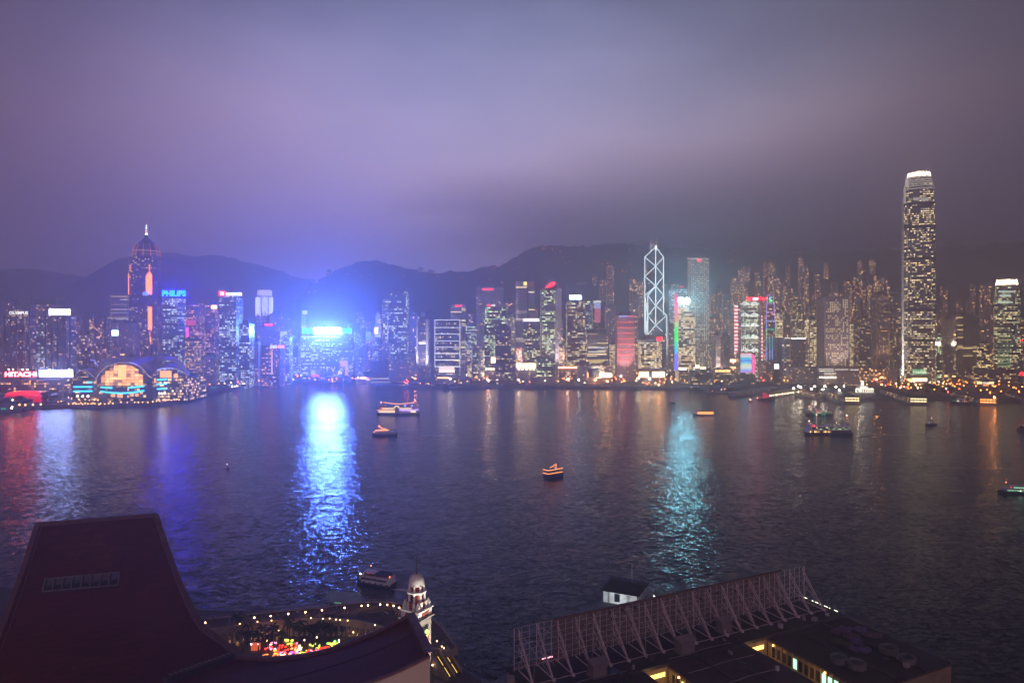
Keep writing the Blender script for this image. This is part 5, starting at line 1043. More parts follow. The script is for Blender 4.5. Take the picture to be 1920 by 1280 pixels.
for a, b in ((843, 710), (866, 706), (864, 709), (915, 713.5), (956, 658), (1015, 650), (971.5, 712.5), (1016, 694), (1063, 711), (1084, 712), (1160, 702), (1163, 705), (1217, 710), (1195, 709), (1496, 724), (1487, 728), (1500, 726), (1520, 729), (1526, 724), (1541, 730), (1545, 724), (1572, 731), (1566, 725), (1581, 724), (1611, 732), (1607, 728)):
    lamp('f', a, b, 'white floodlights', 'blazing white floodlight on a mast in the waterfront works', name='floodlight')
for a, b in ((850, 707), (1115, 712.5), (1138, 715), (1234, 721.5), (1863, 744.5), (1151, 695), (913, 711)): lamp('o', a, b, 'orange-red floodlights', 'hot orange-red floodlight close to the sea wall', name='floodlight')
for a, b in ((876, 713.5), (1260, 717.5)): lamp('g', a, b, 'green site lights', 'green site light on the waterfront works')
for a, b in ((757, 716), (764, 715), (1776, 734.5)): lamp('r', a, b, 'red shore lights', 'red light near the sea wall')
# hillside road lamps
HL = [(1017, 466.5), (1020, 466), (1022, 467), (1035, 469), (1040, 475), (1050, 474), (1056, 486), (1060, 492), (1068, 493), (926, 500.5), (932, 501), (914, 510), (918, 528), (941, 529), (962, 505), (867, 520), (676, 521), (694, 520), (714, 518), (738, 518), (755, 518), (650, 512), (820, 518), (830, 515), (1092, 496), (1180, 468), (1198, 467), (1205, 467.5), (1128, 494), (1139, 494), (1146, 493.5), (1182, 498), (1167, 507), (1173, 508), (1240, 489), (1262, 489), (1270, 488), (1289, 486), (1368, 495), (1372, 488), (1500, 474), (1530, 468.5), (1525, 468), (590, 546), (578, 546)]
def hill_hit(px, row):
    Y = 1700.0
    while Y < 4200:
        if Z(row, Y)-9 <= terrain(X(px, Y), Y): return Y
        Y += 15
    return None
for a, b in HL:
    Y = hill_hit(a, b) or hill_hit(a, b+6)
    if not Y: continue
    o = lamp('a', a, b, 'lamps on the hillside roads', 'faint orange lamp on the dark hillside above the city'); x = X(a, Y); o.location = (x, Y, terrain(x, Y)-1); o.scale = (.8, .8, 1)
# ---------------------------------------------------------------- trees along the island shore
def leafy(mb, c, rx, rz, n, R, s=1.0, m=1):
    for _ in range(n):
        u = R.uniform(-1, 1); a = R.uniform(0, 6.283); rr = R.random()**.4; q = math.sqrt(1-u*u)
        p = Vector((c[0]+rx*rr*q*math.cos(a)*(1+.25*math.sin(3*a)), c[1]+rx*rr*q*math.sin(a), c[2]+rz*rr*u))
        d1 = Vector((R.gauss(0, 1), R.gauss(0, 1), R.gauss(0, .6))).normalized()*s*R.uniform(.5, 1); d2 = d1.orthogonal().normalized()*s*R.uniform(.4, .8)
        mb.face([p-d1, p+d2, p+d1, p-d2], m)
M_BARK = dif('bark', (.06, .045, .035), .9); M_LEAF = dif('tree_leaves', (.035, .055, .025), .85, var=.5, scale=.4)
def tree_proto(seed, h=10, s=.9, n=420):
    R = random.Random(seed); root = thing('street_tree', (0, 0, 0), 'x', 'tree')
    mb = MB(); mb.tube((0, 0, -.3), (.2, .1, h*.45), h*.035, 6, 0, h*.022)
    for k in range(4): a = k*1.6+seed; mb.tube((.2, .1, h*.38), (math.cos(a)*h*.22, math.sin(a)*h*.22, h*.68), h*.018, 5, 0, h*.007)
    mb.build('trunk', M_BARK, root, local=True)
    mb = MB()
    for k in range(5): a = k*1.3+seed; leafy(mb, (math.cos(a)*h*.2, math.sin(a)*h*.2, h*(.62+.08*math.sin(k*2.1))), h*.26, h*.22, n//5, R, s, 0)
    mb.build('crown', M_LEAF, root, local=True); return root
TP = [tree_proto(1), tree_proto(2, 12), tree_proto(4, 9)]
used = set()
def put_tree(p, label, group, sc=1.0, name='street_tree'):
    k = R.randrange(3)
    if k in used: o = copy_tree(TP[k])
    else: o = TP[k]; used.add(k)
    o.location = p; o.rotation_euler = (0, 0, R.uniform(0, 6)); o.scale = (sc,)*3; tag(o, label, 'tree', group); return o
for (a, b, r0, r1, n, g, lab) in ((0, 62, 748, 764, 14, 'trees at the left edge quay', 'dark bushy tree on the left edge quay'), (82, 108, 748, 758, 6, 'trees by the blue-lit footbridge', 'dark tree below the blue-lit footbridge'), (350, 380, 736, 744, 7, 'trees right of the arched hall', 'dark tree by the quay right of the arched hall'),
        (476, 600, 709, 716, 24, 'trees below the ING block', 'dark tree on the shore below the ING block'), (604, 668, 711, 715, 8, 'trees below the glowing sign', 'dark tree on the shore under the huge glowing sign'), (672, 745, 703, 712, 10, 'trees on the shore left of the works', 'dark tree on the shore right of the peach-lit panel'),
        (862, 880, 703, 710, 4, 'trees by the outlined glass tower', 'dark round tree by the outlined glass tower foot'), (1072, 1090, 704, 710, 4, 'trees left of the yellow podium', 'dark round tree left of the wide podium'), (1245, 1272, 698, 710, 7, 'trees left of the rainbow tower', 'dark tree at the foot of the rainbow-edged tower'),
        (1418, 1448, 694, 704, 8, 'trees right of the colour screens', 'dark tree right of the colour screens'), (1700, 1790, 730, 742, 14, 'trees behind the blue-roofed piers', 'dark tree on the terrace behind the ferry piers'), (1530, 1640, 733, 739, 8, 'trees by the clock pier', 'dark tree near the floodlit clock pier')):
    for _ in range(n):
        px, row = R.uniform(a, b), R.uniform(r0, r1); p = G(px, row, 4.0); put_tree((p.x, p.y, 4), lab, g, R.uniform(.8, 1.5))
# ---------------------------------------------------------------- roads and cars
M_ROAD = dif('asphalt', (.05, .048, .048), .85, scale=.2)
def road(pts, w, z=4.02, name='road'):
    mb = MB()
    for a, b in zip(pts, pts[1:]):
        d = (b-a); n = Vector((-d.y, d.x, 0)).normalized()*w/2
        mb.face([(a.x+n.x, a.y+n.y, z), (a.x-n.x, a.y-n.y, z), (b.x-n.x, b.y-n.y, z), (b.x+n.x, b.y+n.y, z)][::-1])
    struct(name, mb, M_ROAD)
R1 = [G(a, b, 4) for a, b in ((1720, 731), (1670, 722), (1645, 715), (1622, 706), (1610, 700))]; road(R1, 16)
R2 = [G(a, b, 4) for a, b in ((1580, 720), (1400, 714), (1200, 711.5), (1000, 711), (860, 712))]; road(R2, 14, 4.03)
R3 = [G(a, b, 4) for a, b in ((886, 708), (894, 698), (902, 690), (906, 684))]; road(R3, 14, 4.04)
R4 = [G(a, b, 4) for a, b in ((1072, 709), (1066, 699), (1061, 692))]; road(R4, 12, 4.05)
def car_proto(i, col):
    root = thing('car', (0, 0, 0), 'x', 'car')
    mb = MB(); mb.prism([(-2.1, -.85), (2.1, -.85), (2.1, .85), (-2.1, .85)], .35, .95, top=[(-2.05, -.8), (2.0, -.8), (2.0, .8), (-2.05, .8)])
    mb.prism([(-1.5, -.78), (.9, -.78), (.9, .78), (-1.5, .78)], .95, 1.5, 1, top=[(-1.1, -.65), (.4, -.65), (.4, .65), (-1.1, .65)])
    mb.build('body', [col, M_GLASSD], root, local=True)
    for x in (-1.3, 1.3):
        for y in (-.82, .82): MB().tube((x, y-.1, .33), (x, y+.1, .33), .33, 8).build('wheel', M_DARK, root, local=True)
    for y in (-.6, .6):
        MB().ball((-2.15, y, .75), .42, 6, 4).build('tail_lamp', emi('tail_lamp_red', (1, .04, .02), 9), root, local=True); MB().ball((2.1, y, .7), .38, 6, 4).build('headlight', emi('headlight_white', (1, .85, .6), 10), root, local=True)
    return root
CP = [car_proto(0, dif('car_red', (.3, .02, .02), .3)), car_proto(1, dif('car_silver', (.4, .4, .42), .3)), car_proto(2, dif('car_black', (.02, .02, .02), .3))]; usedc = set()
def put_car(pts, u, off, towards, g, lab):
    n = len(pts)-1; k = min(int(u*n), n-1); f = u*n-k; a, b = pts[k], pts[k+1]; d = (b-a).normalized(); nn = Vector((-d.y, d.x, 0)); p = a.lerp(b, f)+nn*off
    if not towards: d = -d
    c = R.randrange(3); o = copy_tree(CP[c]) if c in usedc else CP[c]; usedc.add(c)
    o.location = (p.x, p.y, 4.06); o.rotation_euler = (0, 0, math.atan2(d.y, d.x)); tag(o, lab, 'car', g)
for k in range(22): put_car(R1, (k+.5)/22, R.choice((-5, -2.5, 2.5, 5)), True, 'cars on the curving road left of the tallest skyscraper', 'car showing red tail lamps on the curving road')
for k in range(9): put_car(R3, (k+.5)/9, R.choice((-4, 4)), k % 3 > 0, 'cars on the road right of the outlined glass tower', 'car on the road right of the outlined glass tower')
for k in range(8): put_car(R4, (k+.5)/8, R.choice((-3, 3)), True, 'cars on the road under the brown tower', 'car with red tail lamps below the brown tower')
for k in range(30): put_car(R2, (k+.5)/30, R.choice((-4, 4)), k % 2 > 0, 'cars on the shore road', 'car on the road behind the sea wall')
# ---------------------------------------------------------------- boats (local x = towards the bow)
HULLB = dif('hull_black', (.02, .02, .025), .5); HULLW = dif('hull_white', (.82, .80, .78), .5); HULLG = dif('hull_green', (.02, .06, .04), .5); HULLBL = dif('hull_navy', (.02, .025, .07), .5)
M_SUPER = dif('deckhouse_white', (.80, .76, .77), .55); M_AWN = dif('dark_awning', (.025, .012, .014), .8); M_DECK = dif('boat_deck', (.16, .13, .12), .8)
def hull_mb(L, B, H, bow=.28, double=False, m=0):
    mb = MB(); n = 14
    def hw(u):   # half width along the length
        f = 1.0
        if u > 1-bow: f = max(.04, 1-((u-(1-bow))/bow)**2.2)
        if double and u < bow: f = max(.04, 1-((bow-u)/bow)**2.2)
        elif u < .06: f = .88+u*2
        return B/2*f
    S_ = []
    for i in range(n+1):
        u = i/n; x = -L/2+L*u; w = hw(u); sh = H*(1+.22*max(0, u-.6)/.4+(.22*max(0, .4-u)/.4 if double else 0))
        S_.append([(x, -w, sh), (x*.985, -w*.82, -.4), (x*.985, w*.82, -.4), (x, w, sh)])
    for A, Bq in zip(S_, S_[1:]):
        for k in range(3): mb.face([A[k], A[k+1], Bq[k+1], Bq[k]], m)
        mb.face([A[3], A[0], Bq[0], Bq[3]], 1)
    mb.face(S_[0][::-1], m); mb.face(S_[-1], m); return mb
def boat(name, label, px, row, ang, cat='boat'):
    p = G(px, row); return thing(name, (p.x, p.y, 0), label, cat, rz=math.radians(ang))
def cabin(t, x0, x1, w, z0, z1, mat, win=None, name='cabin', nw=8, taper=0, wh=.4):
    mb = MB(); mb.prism([(x0, -w/2), (x1, -w/2), (x1, w/2), (x0, w/2)], z0, z1, 0, top=[(x0+taper*.3, -w/2+.1), (x1-taper, -w/2+.1), (x1-taper, w/2-.1), (x0+taper*.3, w/2-.1)])
    c = mb.build(name, mat, t, local=True)
    if win:
        for s in (-1, 1):
            for k in range(nw):
                a = x0+.4+(x1-taper-x0-.8)*(k+.12)/nw; b = x0+.4+(x1-taper-x0-.8)*(k+.86)/nw; zc = z0+(z1-z0)*(1-wh)/2+.1
                y = s*(w/2+.04); MB().box(a, b, min(y, y-s*.06), max(y, y-s*.06), zc, zc+(z1-z0)*wh).build('window', win, c, local=True)
    return c
def lightdot(t, p, mat, r=.5, name='navigation_light'): return MB().ball(p, r, 6, 4).build(name, mat, t, local=True)
def lines(t, pts, mat, r=.25, name='light_string'): return MB().path(pts, r, 5).build(name, mat, t, local=True)
OR = emi('orange_string_light', (1, .32, .10), 3.2, True); WRED = emi('warm_red_dot', (1, .25, .12), 9); WDOT = emi('white_dot', (1, .88, .7), 7, True); RDOT = emi('red_dot', (1, .03, .06), 6); WINY = emi('cabin_window_yellow', (1, .72, .34), 2.4, True); WIND = dif('cabin_window_dark', (.012, .012, .02), .2)
GRN2 = emi('green_deck_glow', (.15, .9, .45), 1.6, True); WING = emi('cabin_window_green', (.5, .9, .55), .6)
def wake(px, row, L_, w, ang, label):
    p = G(px, row, .03); c, s_ = math.cos(math.radians(ang)), math.sin(math.radians(ang)); R = random.Random(int(px)); mb = MB(); n = 60
    for k in range(n):
        for j in range(3):
            u = L_*(k+R.random())/n; v = R.gauss(0, w*(.16+.5*k/n)); l = R.uniform(.8, 2.6)*(1+w*.1); h = R.uniform(.12, .5)*(1-k/n*.6)*w*.18
            if R.random() > 1.05-k/n*.75: continue
            q = [(u-l, v), (u, v-h), (u+l, v), (u, v+h)]
            mb.face([(p.x+a*c-b*s_, p.y+a*s_+b*c, .03+.002*((k*3+j) % 9)) for a, b in q])
    o = mb.build('wake', dif('foam', (.9, .9, .92), .9)); o['kind'] = 'stuff'; o['label'] = label
# party boat with strings of lights
t = boat('party_boat', 'long two-deck party boat strung with red lights above rows of yellow windows', 747, 776.5, 0, 'ferry'); L = 56; k_ = L/82.0
hull_mb(L, 12, 2.0, .10, True).build('hull', [HULLB, M_DECK], t, local=True)
cabin(t, -L*.46, L*.46, 10.5, 2.0, 5.6, M_SUPER, None, 'lower_deck'); cabin(t, -L*.44, L*.44, 10.0, 6.2, 9.6, M_SUPER, None, 'upper_deck')
MB().box(-L*.48, L*.49, -5.8, 5.8, 5.62, 6.18).build('deck_edge', M_DECK, t, local=True); MB().box(-L*.45, L*.45, -5.4, 5.4, 9.62, 10.1).build('roof', M_DECK, t, local=True)
for k in range(9): MB().box(-L*.43+k*2.35, -L*.43+k*2.35+1.7, -5.5, -5.28, 3.2, 4.9).build('window', WINY, t, local=True)
for k in range(3): MB().box(L*.30+k*2.3, L*.30+k*2.3+1.7, -5.5, -5.28, 3.2, 4.9).build('window', WINY, t, local=True)
for k in range(7): MB().ball((-L*.34+k*2.15, -5.3, 8.2), .75).build('lamp', WINY, t, local=True)
for k in range(7): MB().ball((L*.07+k*2.15, -5.3, 8.2), .75).build('lamp', WINY, t, local=True)
MB().box(-L*.02-2.6, -L*.02+2.6, -6.0, -5.2, 2.4, 9).build('centre_gangway', M_PALEW, t, local=True)
lines(t, [(-L*.02+3*math.cos(a), -5.9, 8.8+2.6*math.sin(a)) for a in [math.pi*q/8 for q in range(9)]], WINY, .5, 'arch_light')
lines(t, [(-L*.49, -6, 6.2), (-L*.06, -6, 5.8)], emi('orange_deck_line', (1, .45, .2), 2), .35, 'deck_light_line'); lines(t, [(L*.04, -6, 5.9), (L*.40, -6, 5.9), (L*.49, -6, 7.2)], emi('violet_deck_line', (.55, .35, 1), 3.4, True), .45, 'deck_light_line')
lines(t, [(-L*.34+L*.72*q/12, 0, 15.8-2.2*math.sin(math.pi*q/12)) for q in range(13)], OR, .38)
for x, z in ((-L*.40, 15.6), (L*.39, 18)): MB().tube((x, 0, 9.8), (x, 0, z), .2, 5).build('mast', M_STEEL, t, local=True); lightdot(t, (x, 0, z), WRED, .8, 'mast_light')
for x in (L*.16, L*.32): MB().lathe((x, -2, 10.1), [(1.6, 0), (1.5, 1.6), (.6, 2.9)], 8).build('blue_dome', emi('blue_dome_light', (.3, .3, 1), 1.6), t, local=True)
cabin(t, -L*.45, -L*.30, 7, 10.1, 12.6, M_SUPER, WIND, 'wheelhouse', 3); cabin(t, L*.39, L*.46, 6, 10.1, 13.2, emi('pinkish_wheelhouse', (.6, .25, .25), .6), WIND, 'wheelhouse', 2)
lightdot(t, (-L*.36, -5.6, 8.6), RDOT, .6)
# small cruiser in front of it
t = boat('cruiser', 'small white cruiser with a burning orange light outline on its top deck', 721, 816, 180, 'boat'); L = 26
hull_mb(L, 6.5, 1.9, .35).build('hull', [HULLBL, M_DECK], t, local=True)
cabin(t, -L*.48, L*.32, 5.8, 1.9, 3.9, HULLW, WIND, 'main_cabin', 12, 1); cabin(t, -L*.10, L*.33, 5, 3.95, 5.6, HULLW, WIND, 'upper_cabin', 6, 1.2); MB().box(-L*.48, -L*.1, -2.7, 2.7, 5.3, 5.5).build('awning', M_AWN, t, local=True)
lines(t, [(-L*.20, 2.8, 6), (L*.34, 2.8, 5.7), (L*.36, 2.8, 4.4)], OR, .42); lines(t, [(-L*.08, 2, 7), (L*.06, 2, 7.2), (L*.22, 0, 9.6)], OR, .36); lightdot(t, (L*.22, 0, 9.8), WRED, .6, 'mast_light'); lightdot(t, (L*.40, 2.4, 3.8), OR, .6); lightdot(t, (L*.20, 2.6, 6.2), RDOT, .4)
wake(744, 816.5, 60, 3, 0, 'thin pale wake behind the small cruiser')
# orange-outlined junk-like boat mid harbour
t = boat('tour_boat', 'tour boat outlined in two orange light lines, heading away mid harbour', 1039, 893.5, 38, 'boat'); L = 18
hull_mb(L, 6.2, 2.0, .26).build('hull', [HULLBL, M_DECK], t, local=True)
cabin(t, -L*.47, L*.40, 5.8, 2.0, 4.2, dif('wine_cabin', (.10, .03, .04), .6), WIND, 'main_cabin', 7, .6); MB().box(-L*.47, L*.38, -2.9, 2.9, 4.22, 4.5).build('roof_deck', M_DECK, t, local=True)
MB().box(-L*.47, -L*.05, -2.6, 2.6, 6.2, 6.35).build('awning', M_AWN, t, local=True); MB().grid(lambda u, v: (-L*.05+L*.40*u, -2.6+5.2*v, 6.3+.8*math.sin(math.pi*v)*1), 6, 6).build('canopy', dif('pale_canopy', (.6, .5, .5), .7), t, local=True)
for z, e in ((3.6, -.0), (6.2, .0)): lines(t, [(-L*.47, 3, z), (-L*.47, -3, z), (L*.30, -3, z), (L*.40, -1.6, z)], OR, .20)
lines(t, [(-L*.05, -2.8, 6.3), (L*.12, 0, 9.4), (-L*.12, 2.8, 6.3)], OR, .16); lines(t, [(L*.40, -1.6, 6.2), (L*.40, 1.6, 6.2), (L*.12, 2.9, 6.5)], OR, .16); MB().tube((L*.12, 0, 4.5), (L*.12, 0, 9.5), .12, 5).build('mast', M_STEEL, t, local=True)
for x in (-L*.4, -L*.1, L*.2): MB().tube((x, -2.8, 4.4), (x, -2.8, 6.3), .07, 4).tube((x, 2.8, 4.4), (x, 2.8, 6.3), .07, 4).build('post', M_STEEL, t, local=True)
wake(1020, 897, 30, 3.2, 196, 'pale curved wake trailing the orange tour boat')
# orange-lit harbour boat at right
t = boat('harbour_boat', 'orange glowing covered boat in the pale reflection at right', 1318, 778.5, 175, 'boat'); L = 27
hull_mb(L, 7, 2.0, .32).build('hull', [HULLW, M_DECK], t, local=True); cabin(t, -L*.47, L*.26, 6.4, 2.0, 4.6, emi('orange_cabin_glow', (1, .36, .10), 2.2, True), None, 'lit_cabin', taper=.8)
MB().prism([(-L*.48, -3.4), (L*.26, -3.4), (L*.26, 3.4), (-L*.48, 3.4)], 4.62, 6.2, top=[(-L*.46, -2.2), (L*.2, -2.2), (L*.2, 2.2), (-L*.46, 2.2)]).build('roof', dif('rust_roof', (.35, .12, .06), .7), t, local=True)
lines(t, [(-L*.48, 3.5, 4.7), (L*.26, 3.5, 4.7)], OR, .35); cabin(t, L*.06, L*.20, 4, 6.2, 7.8, M_SUPER, WIND, 'wheelhouse', 2)
wake(1338, 778.5, 90, 3, -4, 'thin wake behind the orange harbour boat')
# cross-harbour ferry
t = boat('ferry', 'big double-ended two-deck ferry crossing at right, white upperworks on a dark hull', 1554, 814, 180, 'ferry'); L = 52
hull_mb(L, 10, 2.2, .14, True).build('hull', [HULLB, M_DECK], t, local=True)
FG = facade('ferry_lower_deck', (.30, .24, .22), (.04, .03, .03), ORG, YEL, .5, 1.6, 1.6, 2.6, .7, .6, 1)
MB().box(-L*.42, L*.42, -4.6, 4.6, 2.2, 4.9, 0, 3).build('lower_deck', FG, t, local=True); MB().box(-L*.44, L*.44, -5, 5, 4.9, 5.9).build('white_band', M_SUPER, t, local=True)
MB().box(-L*.38, L*.38, -4.4, 4.4, 5.9, 8.2, 0, 8).build('upper_deck', facade('ferry_upper_deck', (.08, .10, .08), (.04, .06, .05), (.5, .9, .5), YEL, .6, 1.2, 1.2, 2.4, .8, .7, 2), t, local=True)
MB().box(-L*.40, L*.40, -4.9, 4.9, 8.2, 9.2).build('roof', M_SUPER, t, local=True)
for x in [-L*.38+L*.76*k/7 for k in range(8)]: MB().tube((x, 4.9, 5), (x, 4.9, 9), .22, 4).tube((x, -4.9, 5), (x, -4.9, 9), .22, 4).build('post', M_SUPER, t, local=True)
for s in (-1, 1): MB().prism([(s*L*.40, -3.5), (s*L*.46, -3), (s*L*.46, 3), (s*L*.40, 3.5)][::s], 2.4, 8.6, top=[(s*L*.38, -3.5), (s*L*.42, -3), (s*L*.42, 3), (s*L*.38, 3.5)][::s]).build('end_screen', M_SUPER, t, local=True); cabin(t, s*L*.37-2, s*L*.37+2, 4.4, 9.3, 11.4, M_SUPER, WIND, 'wheelhouse', 2)
MB().lathe((0, 0, 9.2), [(1.5, 0), (1.4, 2.4)], 10).build('funnel', M_SUPER, t, local=True)
for x, z, m in ((L*.40, 14, WDOT), (-L*.36, 20, WDOT)): MB().tube((x, 0, 11), (x, 0, z), .12, 4).build('mast', M_STEEL, t, local=True); lightdot(t, (x, 0, z), m, .6, 'mast_light')
lightdot(t, (-L*.375, 0, 17), RDOT, .5); lightdot(t, (L*.34, 4.6, 9.6), emi('red_side_light', (1, .02, .05), 9), .8)
wake(1604, 815.5, 110, 4, 0, 'foamy wake behind the big ferry at right'); 
# green-lit launch
t = boat('launch', 'low dark launch with green-white lights at its waterline', 1535, 777.5, 180, 'boat'); L = 34
hull_mb(L, 7.5, 1.9, .3).build('hull', [HULLG, M_DECK], t, local=True); cabin(t, -L*.47, L*.34, 6.6, 1.9, 4.0, dif('dark_green_cabin', (.05, .07, .07), .6), WING, 'main_cabin', 9, .8); MB().box(-L*.47, L*.32, -3.4, 3.4, 4.02, 4.3).build('roof', M_SUPER, t, local=True); cabin(t, L*.0, L*.24, 4, 4.3, 6, M_SUPER, WIND, 'wheelhouse', 3)
for x in (-6, -3, 4.5, 6.5): lightdot(t, (x, 3.9, 1.0), GRN2 if x != 4.5 else WDOT, .6, 'deck_light')
lightdot(t, (L*.10, 3, 5), RDOT, .6); MB().tube((L*.36, 0, 2), (L*.36, 0, 11), .1, 4).build('mast', M_STEEL, t, local=True); lightdot(t, (L*.36, 0, 11), WRED, .5, 'mast_light'); lines(t, [(-1, 3.7, 3.2), (3, 3.7, 3.2)], WINY, .25, 'cabin_light')
# small craft
def small(name, label, px, row, ang, L, colh, cab, lights, cat='boat'):
    t = boat(name, label, px, row, ang, cat); hull_mb(L, L*.34, L*.13, .35).build('hull', [colh, M_DECK], t, local=True)
    cabin(t, -L*.25, L*.22, L*.24, L*.13, L*.30, cab, WIND, 'wheelhouse', 3, L*.05); MB().tube((0, 0, L*.30), (0, 0, L*.62), .1, 4).build('mast', M_STEEL, t, local=True)
    MB().box(-L*.27, L*.2, -L*.13, L*.13, L*.302, L*.33).build('roof', M_SUPER, t, local=True)
    for x, y, z, m, r in lights: lightdot(t, (x*L, y*L, z*L), m, r)
    return t
small('tugboat', 'small dark tug with a tall white wheelhouse at the right', 1746.5, 797, 165, 13, HULLB, M_SUPER, [(.0, 0, .63, WDOT, .35), (.2, .15, .3, GRN2, .3)]); wake(1757, 798.5, 14, 2, -5, 'short wake of the small dark tug')
small('tugboat', 'tiny dark boat alone in the pale turquoise reflection', 1260.5, 756, 20, 11, HULLB, M_AWN, [(.1, -.1, .25, emi('dim_white_dot', (1, .9, .9), 2), .4)])
small('motorboat', 'tiny white boat with an orange cabin light below the long pier shed', 1406.5, 752.5, 80, 13, HULLB, M_SUPER, [(-.28, 0, .22, WRED, .7), (-.3, .1, .3, WDOT, .4)])
small('motorboat', 'faint dark boat cut by the right edge of the picture', 1920, 806, 180, 16, HULLB, M_AWN, [])
t = small('workboat', 'moored dark boat by the dim orange-lit pier', 1800, 757.5, 150, 26, HULLB, M_SUPER, [(.3, .16, .2, GRN2, .6), (.1, .16, .2, WDOT, .6), (-.2, .16, .2, OR, .6), (-.3, .16, .18, OR, .6)])
t = small('workboat', 'dark workboat moored against the sea wall near a green light', 1197, 729.5, 0, 18, HULLB, M_AWN, [])
t = small('workboat', 'dark boat with one yellow lamp moored left of the crane barge', 1306, 733, 0, 24, HULLB, M_AWN, [(-.4, 0, .3, WDOT, .5)])
# junk with red sails
t = boat('junk', 'dark wooden junk with glowing red sails beside the cream pier', 1436, 750, 180, 'sailing junk'); L = 28
hull_mb(L, 7, 2.6, .3).build('hull', [HULLB, M_DECK], t, local=True); cabin(t, -L*.48, -L*.12, 5.6, 2.6, 4.6, M_AWN, WIND, 'stern_cabin', 4)
RS = emi('red_sail_lit', (1, .02, .03), .75)
for x, h, w in ((L*.08, 13.5, 5.5), (-L*.12, 10, 4.5), (L*.32, 6.5, 3)):
    MB().tube((x, 0, 2), (x, 0, h+1.5), .14, 5).build('mast', M_DARK, t, local=True); mb = MB()
    fr_ = [(x-w*.5, .2, 3.6), (x+w*.5, .2, 3.4), (x+w*.55, .2, h*.55), (x+w*.2, .2, h), (x-w*.3, .2, h*.86), (x-w*.55, .2, h*.5)]; mb.face(fr_); mb.face([(a, b+.12, c) for a, b, c in fr_][::-1])
    for i in range(6): a, b = fr_[i], fr_[(i+1) % 6]; mb.face([a, (a[0], a[1]+.12, a[2]), (b[0], b[1]+.12, b[2]), b])
    mb.build('sail', RS, t, local=True)
lightdot(t, (L*.48, 1, 3.6), WRED, .8); lightdot(t, (-L*.4, 2, 3), WDOT, .4)
# green-lit boat at the right edge
t = boat('passenger_boat', 'green-lit passenger boat at the right edge, white rounded roof', 1899, 924, 172, 'ferry'); L = 19
hull_mb(L, 5.2, 1.3, .3).build('hull', [HULLB, M_DECK], t, local=True); cabin(t, -L*.44, L*.30, 4.7, 1.3, 3.1, dif('green_grey_cabin', (.2, .26, .24), .6), WING, 'main_cabin', 9, .6); MB().box(-L*.46, L*.30, -2.5, 2.5, 3.12, 3.3).build('roof_deck', M_SUPER, t, local=True)
cabin(t, -L*.42, L*.05, 3.8, 3.3, 4.7, dif('green_grey_cabin', (.2, .26, .24), .6), emi('cabin_window_green_bright', (.45, .95, .6), 1.4), 'upper_cabin', 6); MB().grid(lambda u, v: (-L*.44+L*.51*u, -2.1+4.2*v, 4.7+.5*math.sin(math.pi*u)), 8, 3).build('rounded_roof', M_SUPER, t, local=True)
for x, m in ((-6, GRN2), (-3.4, WDOT), (-2.2, GRN2), (1.5, GRN2), (3.4, GRN2)): lightdot(t, (x, 2.55, 2.1), m, .26, 'deck_light')
lightdot(t, (L*.1, 1.8, 4.3), RDOT, .3); MB().tube((L*.22, 0, 3.3), (L*.22, 0, 7.2), .07, 4).build('mast', M_STEEL, t, local=True); lightdot(t, (L*.22, 0, 7.2), WRED, .28, 'mast_light')
# near ferry beside the clock tower
t = boat('harbour_ferry', 'white harbour ferry with a long dark window strip, leaving past the clock tower', 704, 1094, 158.5, 'ferry'); L = 18.6
hull_mb(L, 5.4, 1.5, .24).build('hull', [HULLBL, M_DECK], t, local=True)
MB().box(-L*.48, L*.30, -2.75, 2.75, 1.0, 1.75).build('rubbing_strake', HULLW, t, local=True)
for k in range(5): MB().box(-L*.42+k*L*.155, -L*.42+k*L*.155+.7, 2.75, 2.95, .2, 1.5).box(-L*.42+k*L*.155, -L*.42+k*L*.155+.7, -2.95, -2.75, .2, 1.5).build('fender', M_DARK, t, local=True)
c = cabin(t, -L*.46, L*.38, 5.0, 1.76, 3.6, HULLW, None, 'main_cabin', taper=1.5)
for s in (-1, 1): MB().box(-L*.38, L*.30, s*2.5-.05, s*2.5+.05, 2.25, 3.0).build('window_strip', WIND, c, local=True)
for k in range(9): x = -L*.36+k*L*.075; MB().box(x, x+.12, 2.56, 2.62, 2.25, 3.0).build('mullion', HULLW, c, local=True)
MB().box(-L*.46, L*.34, -2.55, 2.55, 3.61, 3.95).build('upper_deck', HULLW, t, local=True)
cu = cabin(t, -L*.02, L*.26, 4.2, 3.95, 5.1, dif('dark_upper_cabin', (.05, .04, .05), .5), WIND, 'upper_cabin', 4, .5)
MB().prism([(-L*.05, -2.5), (L*.29, -2.4), (L*.29, 2.4), (-L*.05, 2.5)], 5.1, 5.3, top=[(-L*.05, -2.4), (L*.26, -2.1), (L*.26, 2.1), (-L*.05, 2.4)]).build('white_roof', dif('roof_white_pinkish', (.62, .55, .60), .55), t, local=True)
MB().box(-L*.42, -L*.055, -2.5, 2.5, 5.1, 5.2).build('awning', M_AWN, t, local=True)
for x in (-L*.42, -L*.28, -L*.16): MB().tube((x, 2.4, 3.9), (x, 2.4, 5.1), .06, 4).tube((x, -2.4, 3.9), (x, -2.4, 5.1), .06, 4).build('awning_post', M_STEEL, t, local=True)
mb = MB(); [mb.box(-L*.40+k*.9, -L*.40+k*.9+.5, y, y+1.0, 3.95, 4.5) for k in range(7) for y in (-1.9, .9)]; mb.build('seats', dif('red_seats', (.35, .05, .03), .7), t, local=True)
mb = MB(); mb.path([(-L*.46, 2.5, 4.7), (-L*.05, 2.5, 4.7)], .05, 4); mb.path([(-L*.46, -2.5, 4.7), (-L*.46, 2.5, 4.7)], .05, 4); mb.build('rail', M_STEEL, t, local=True)
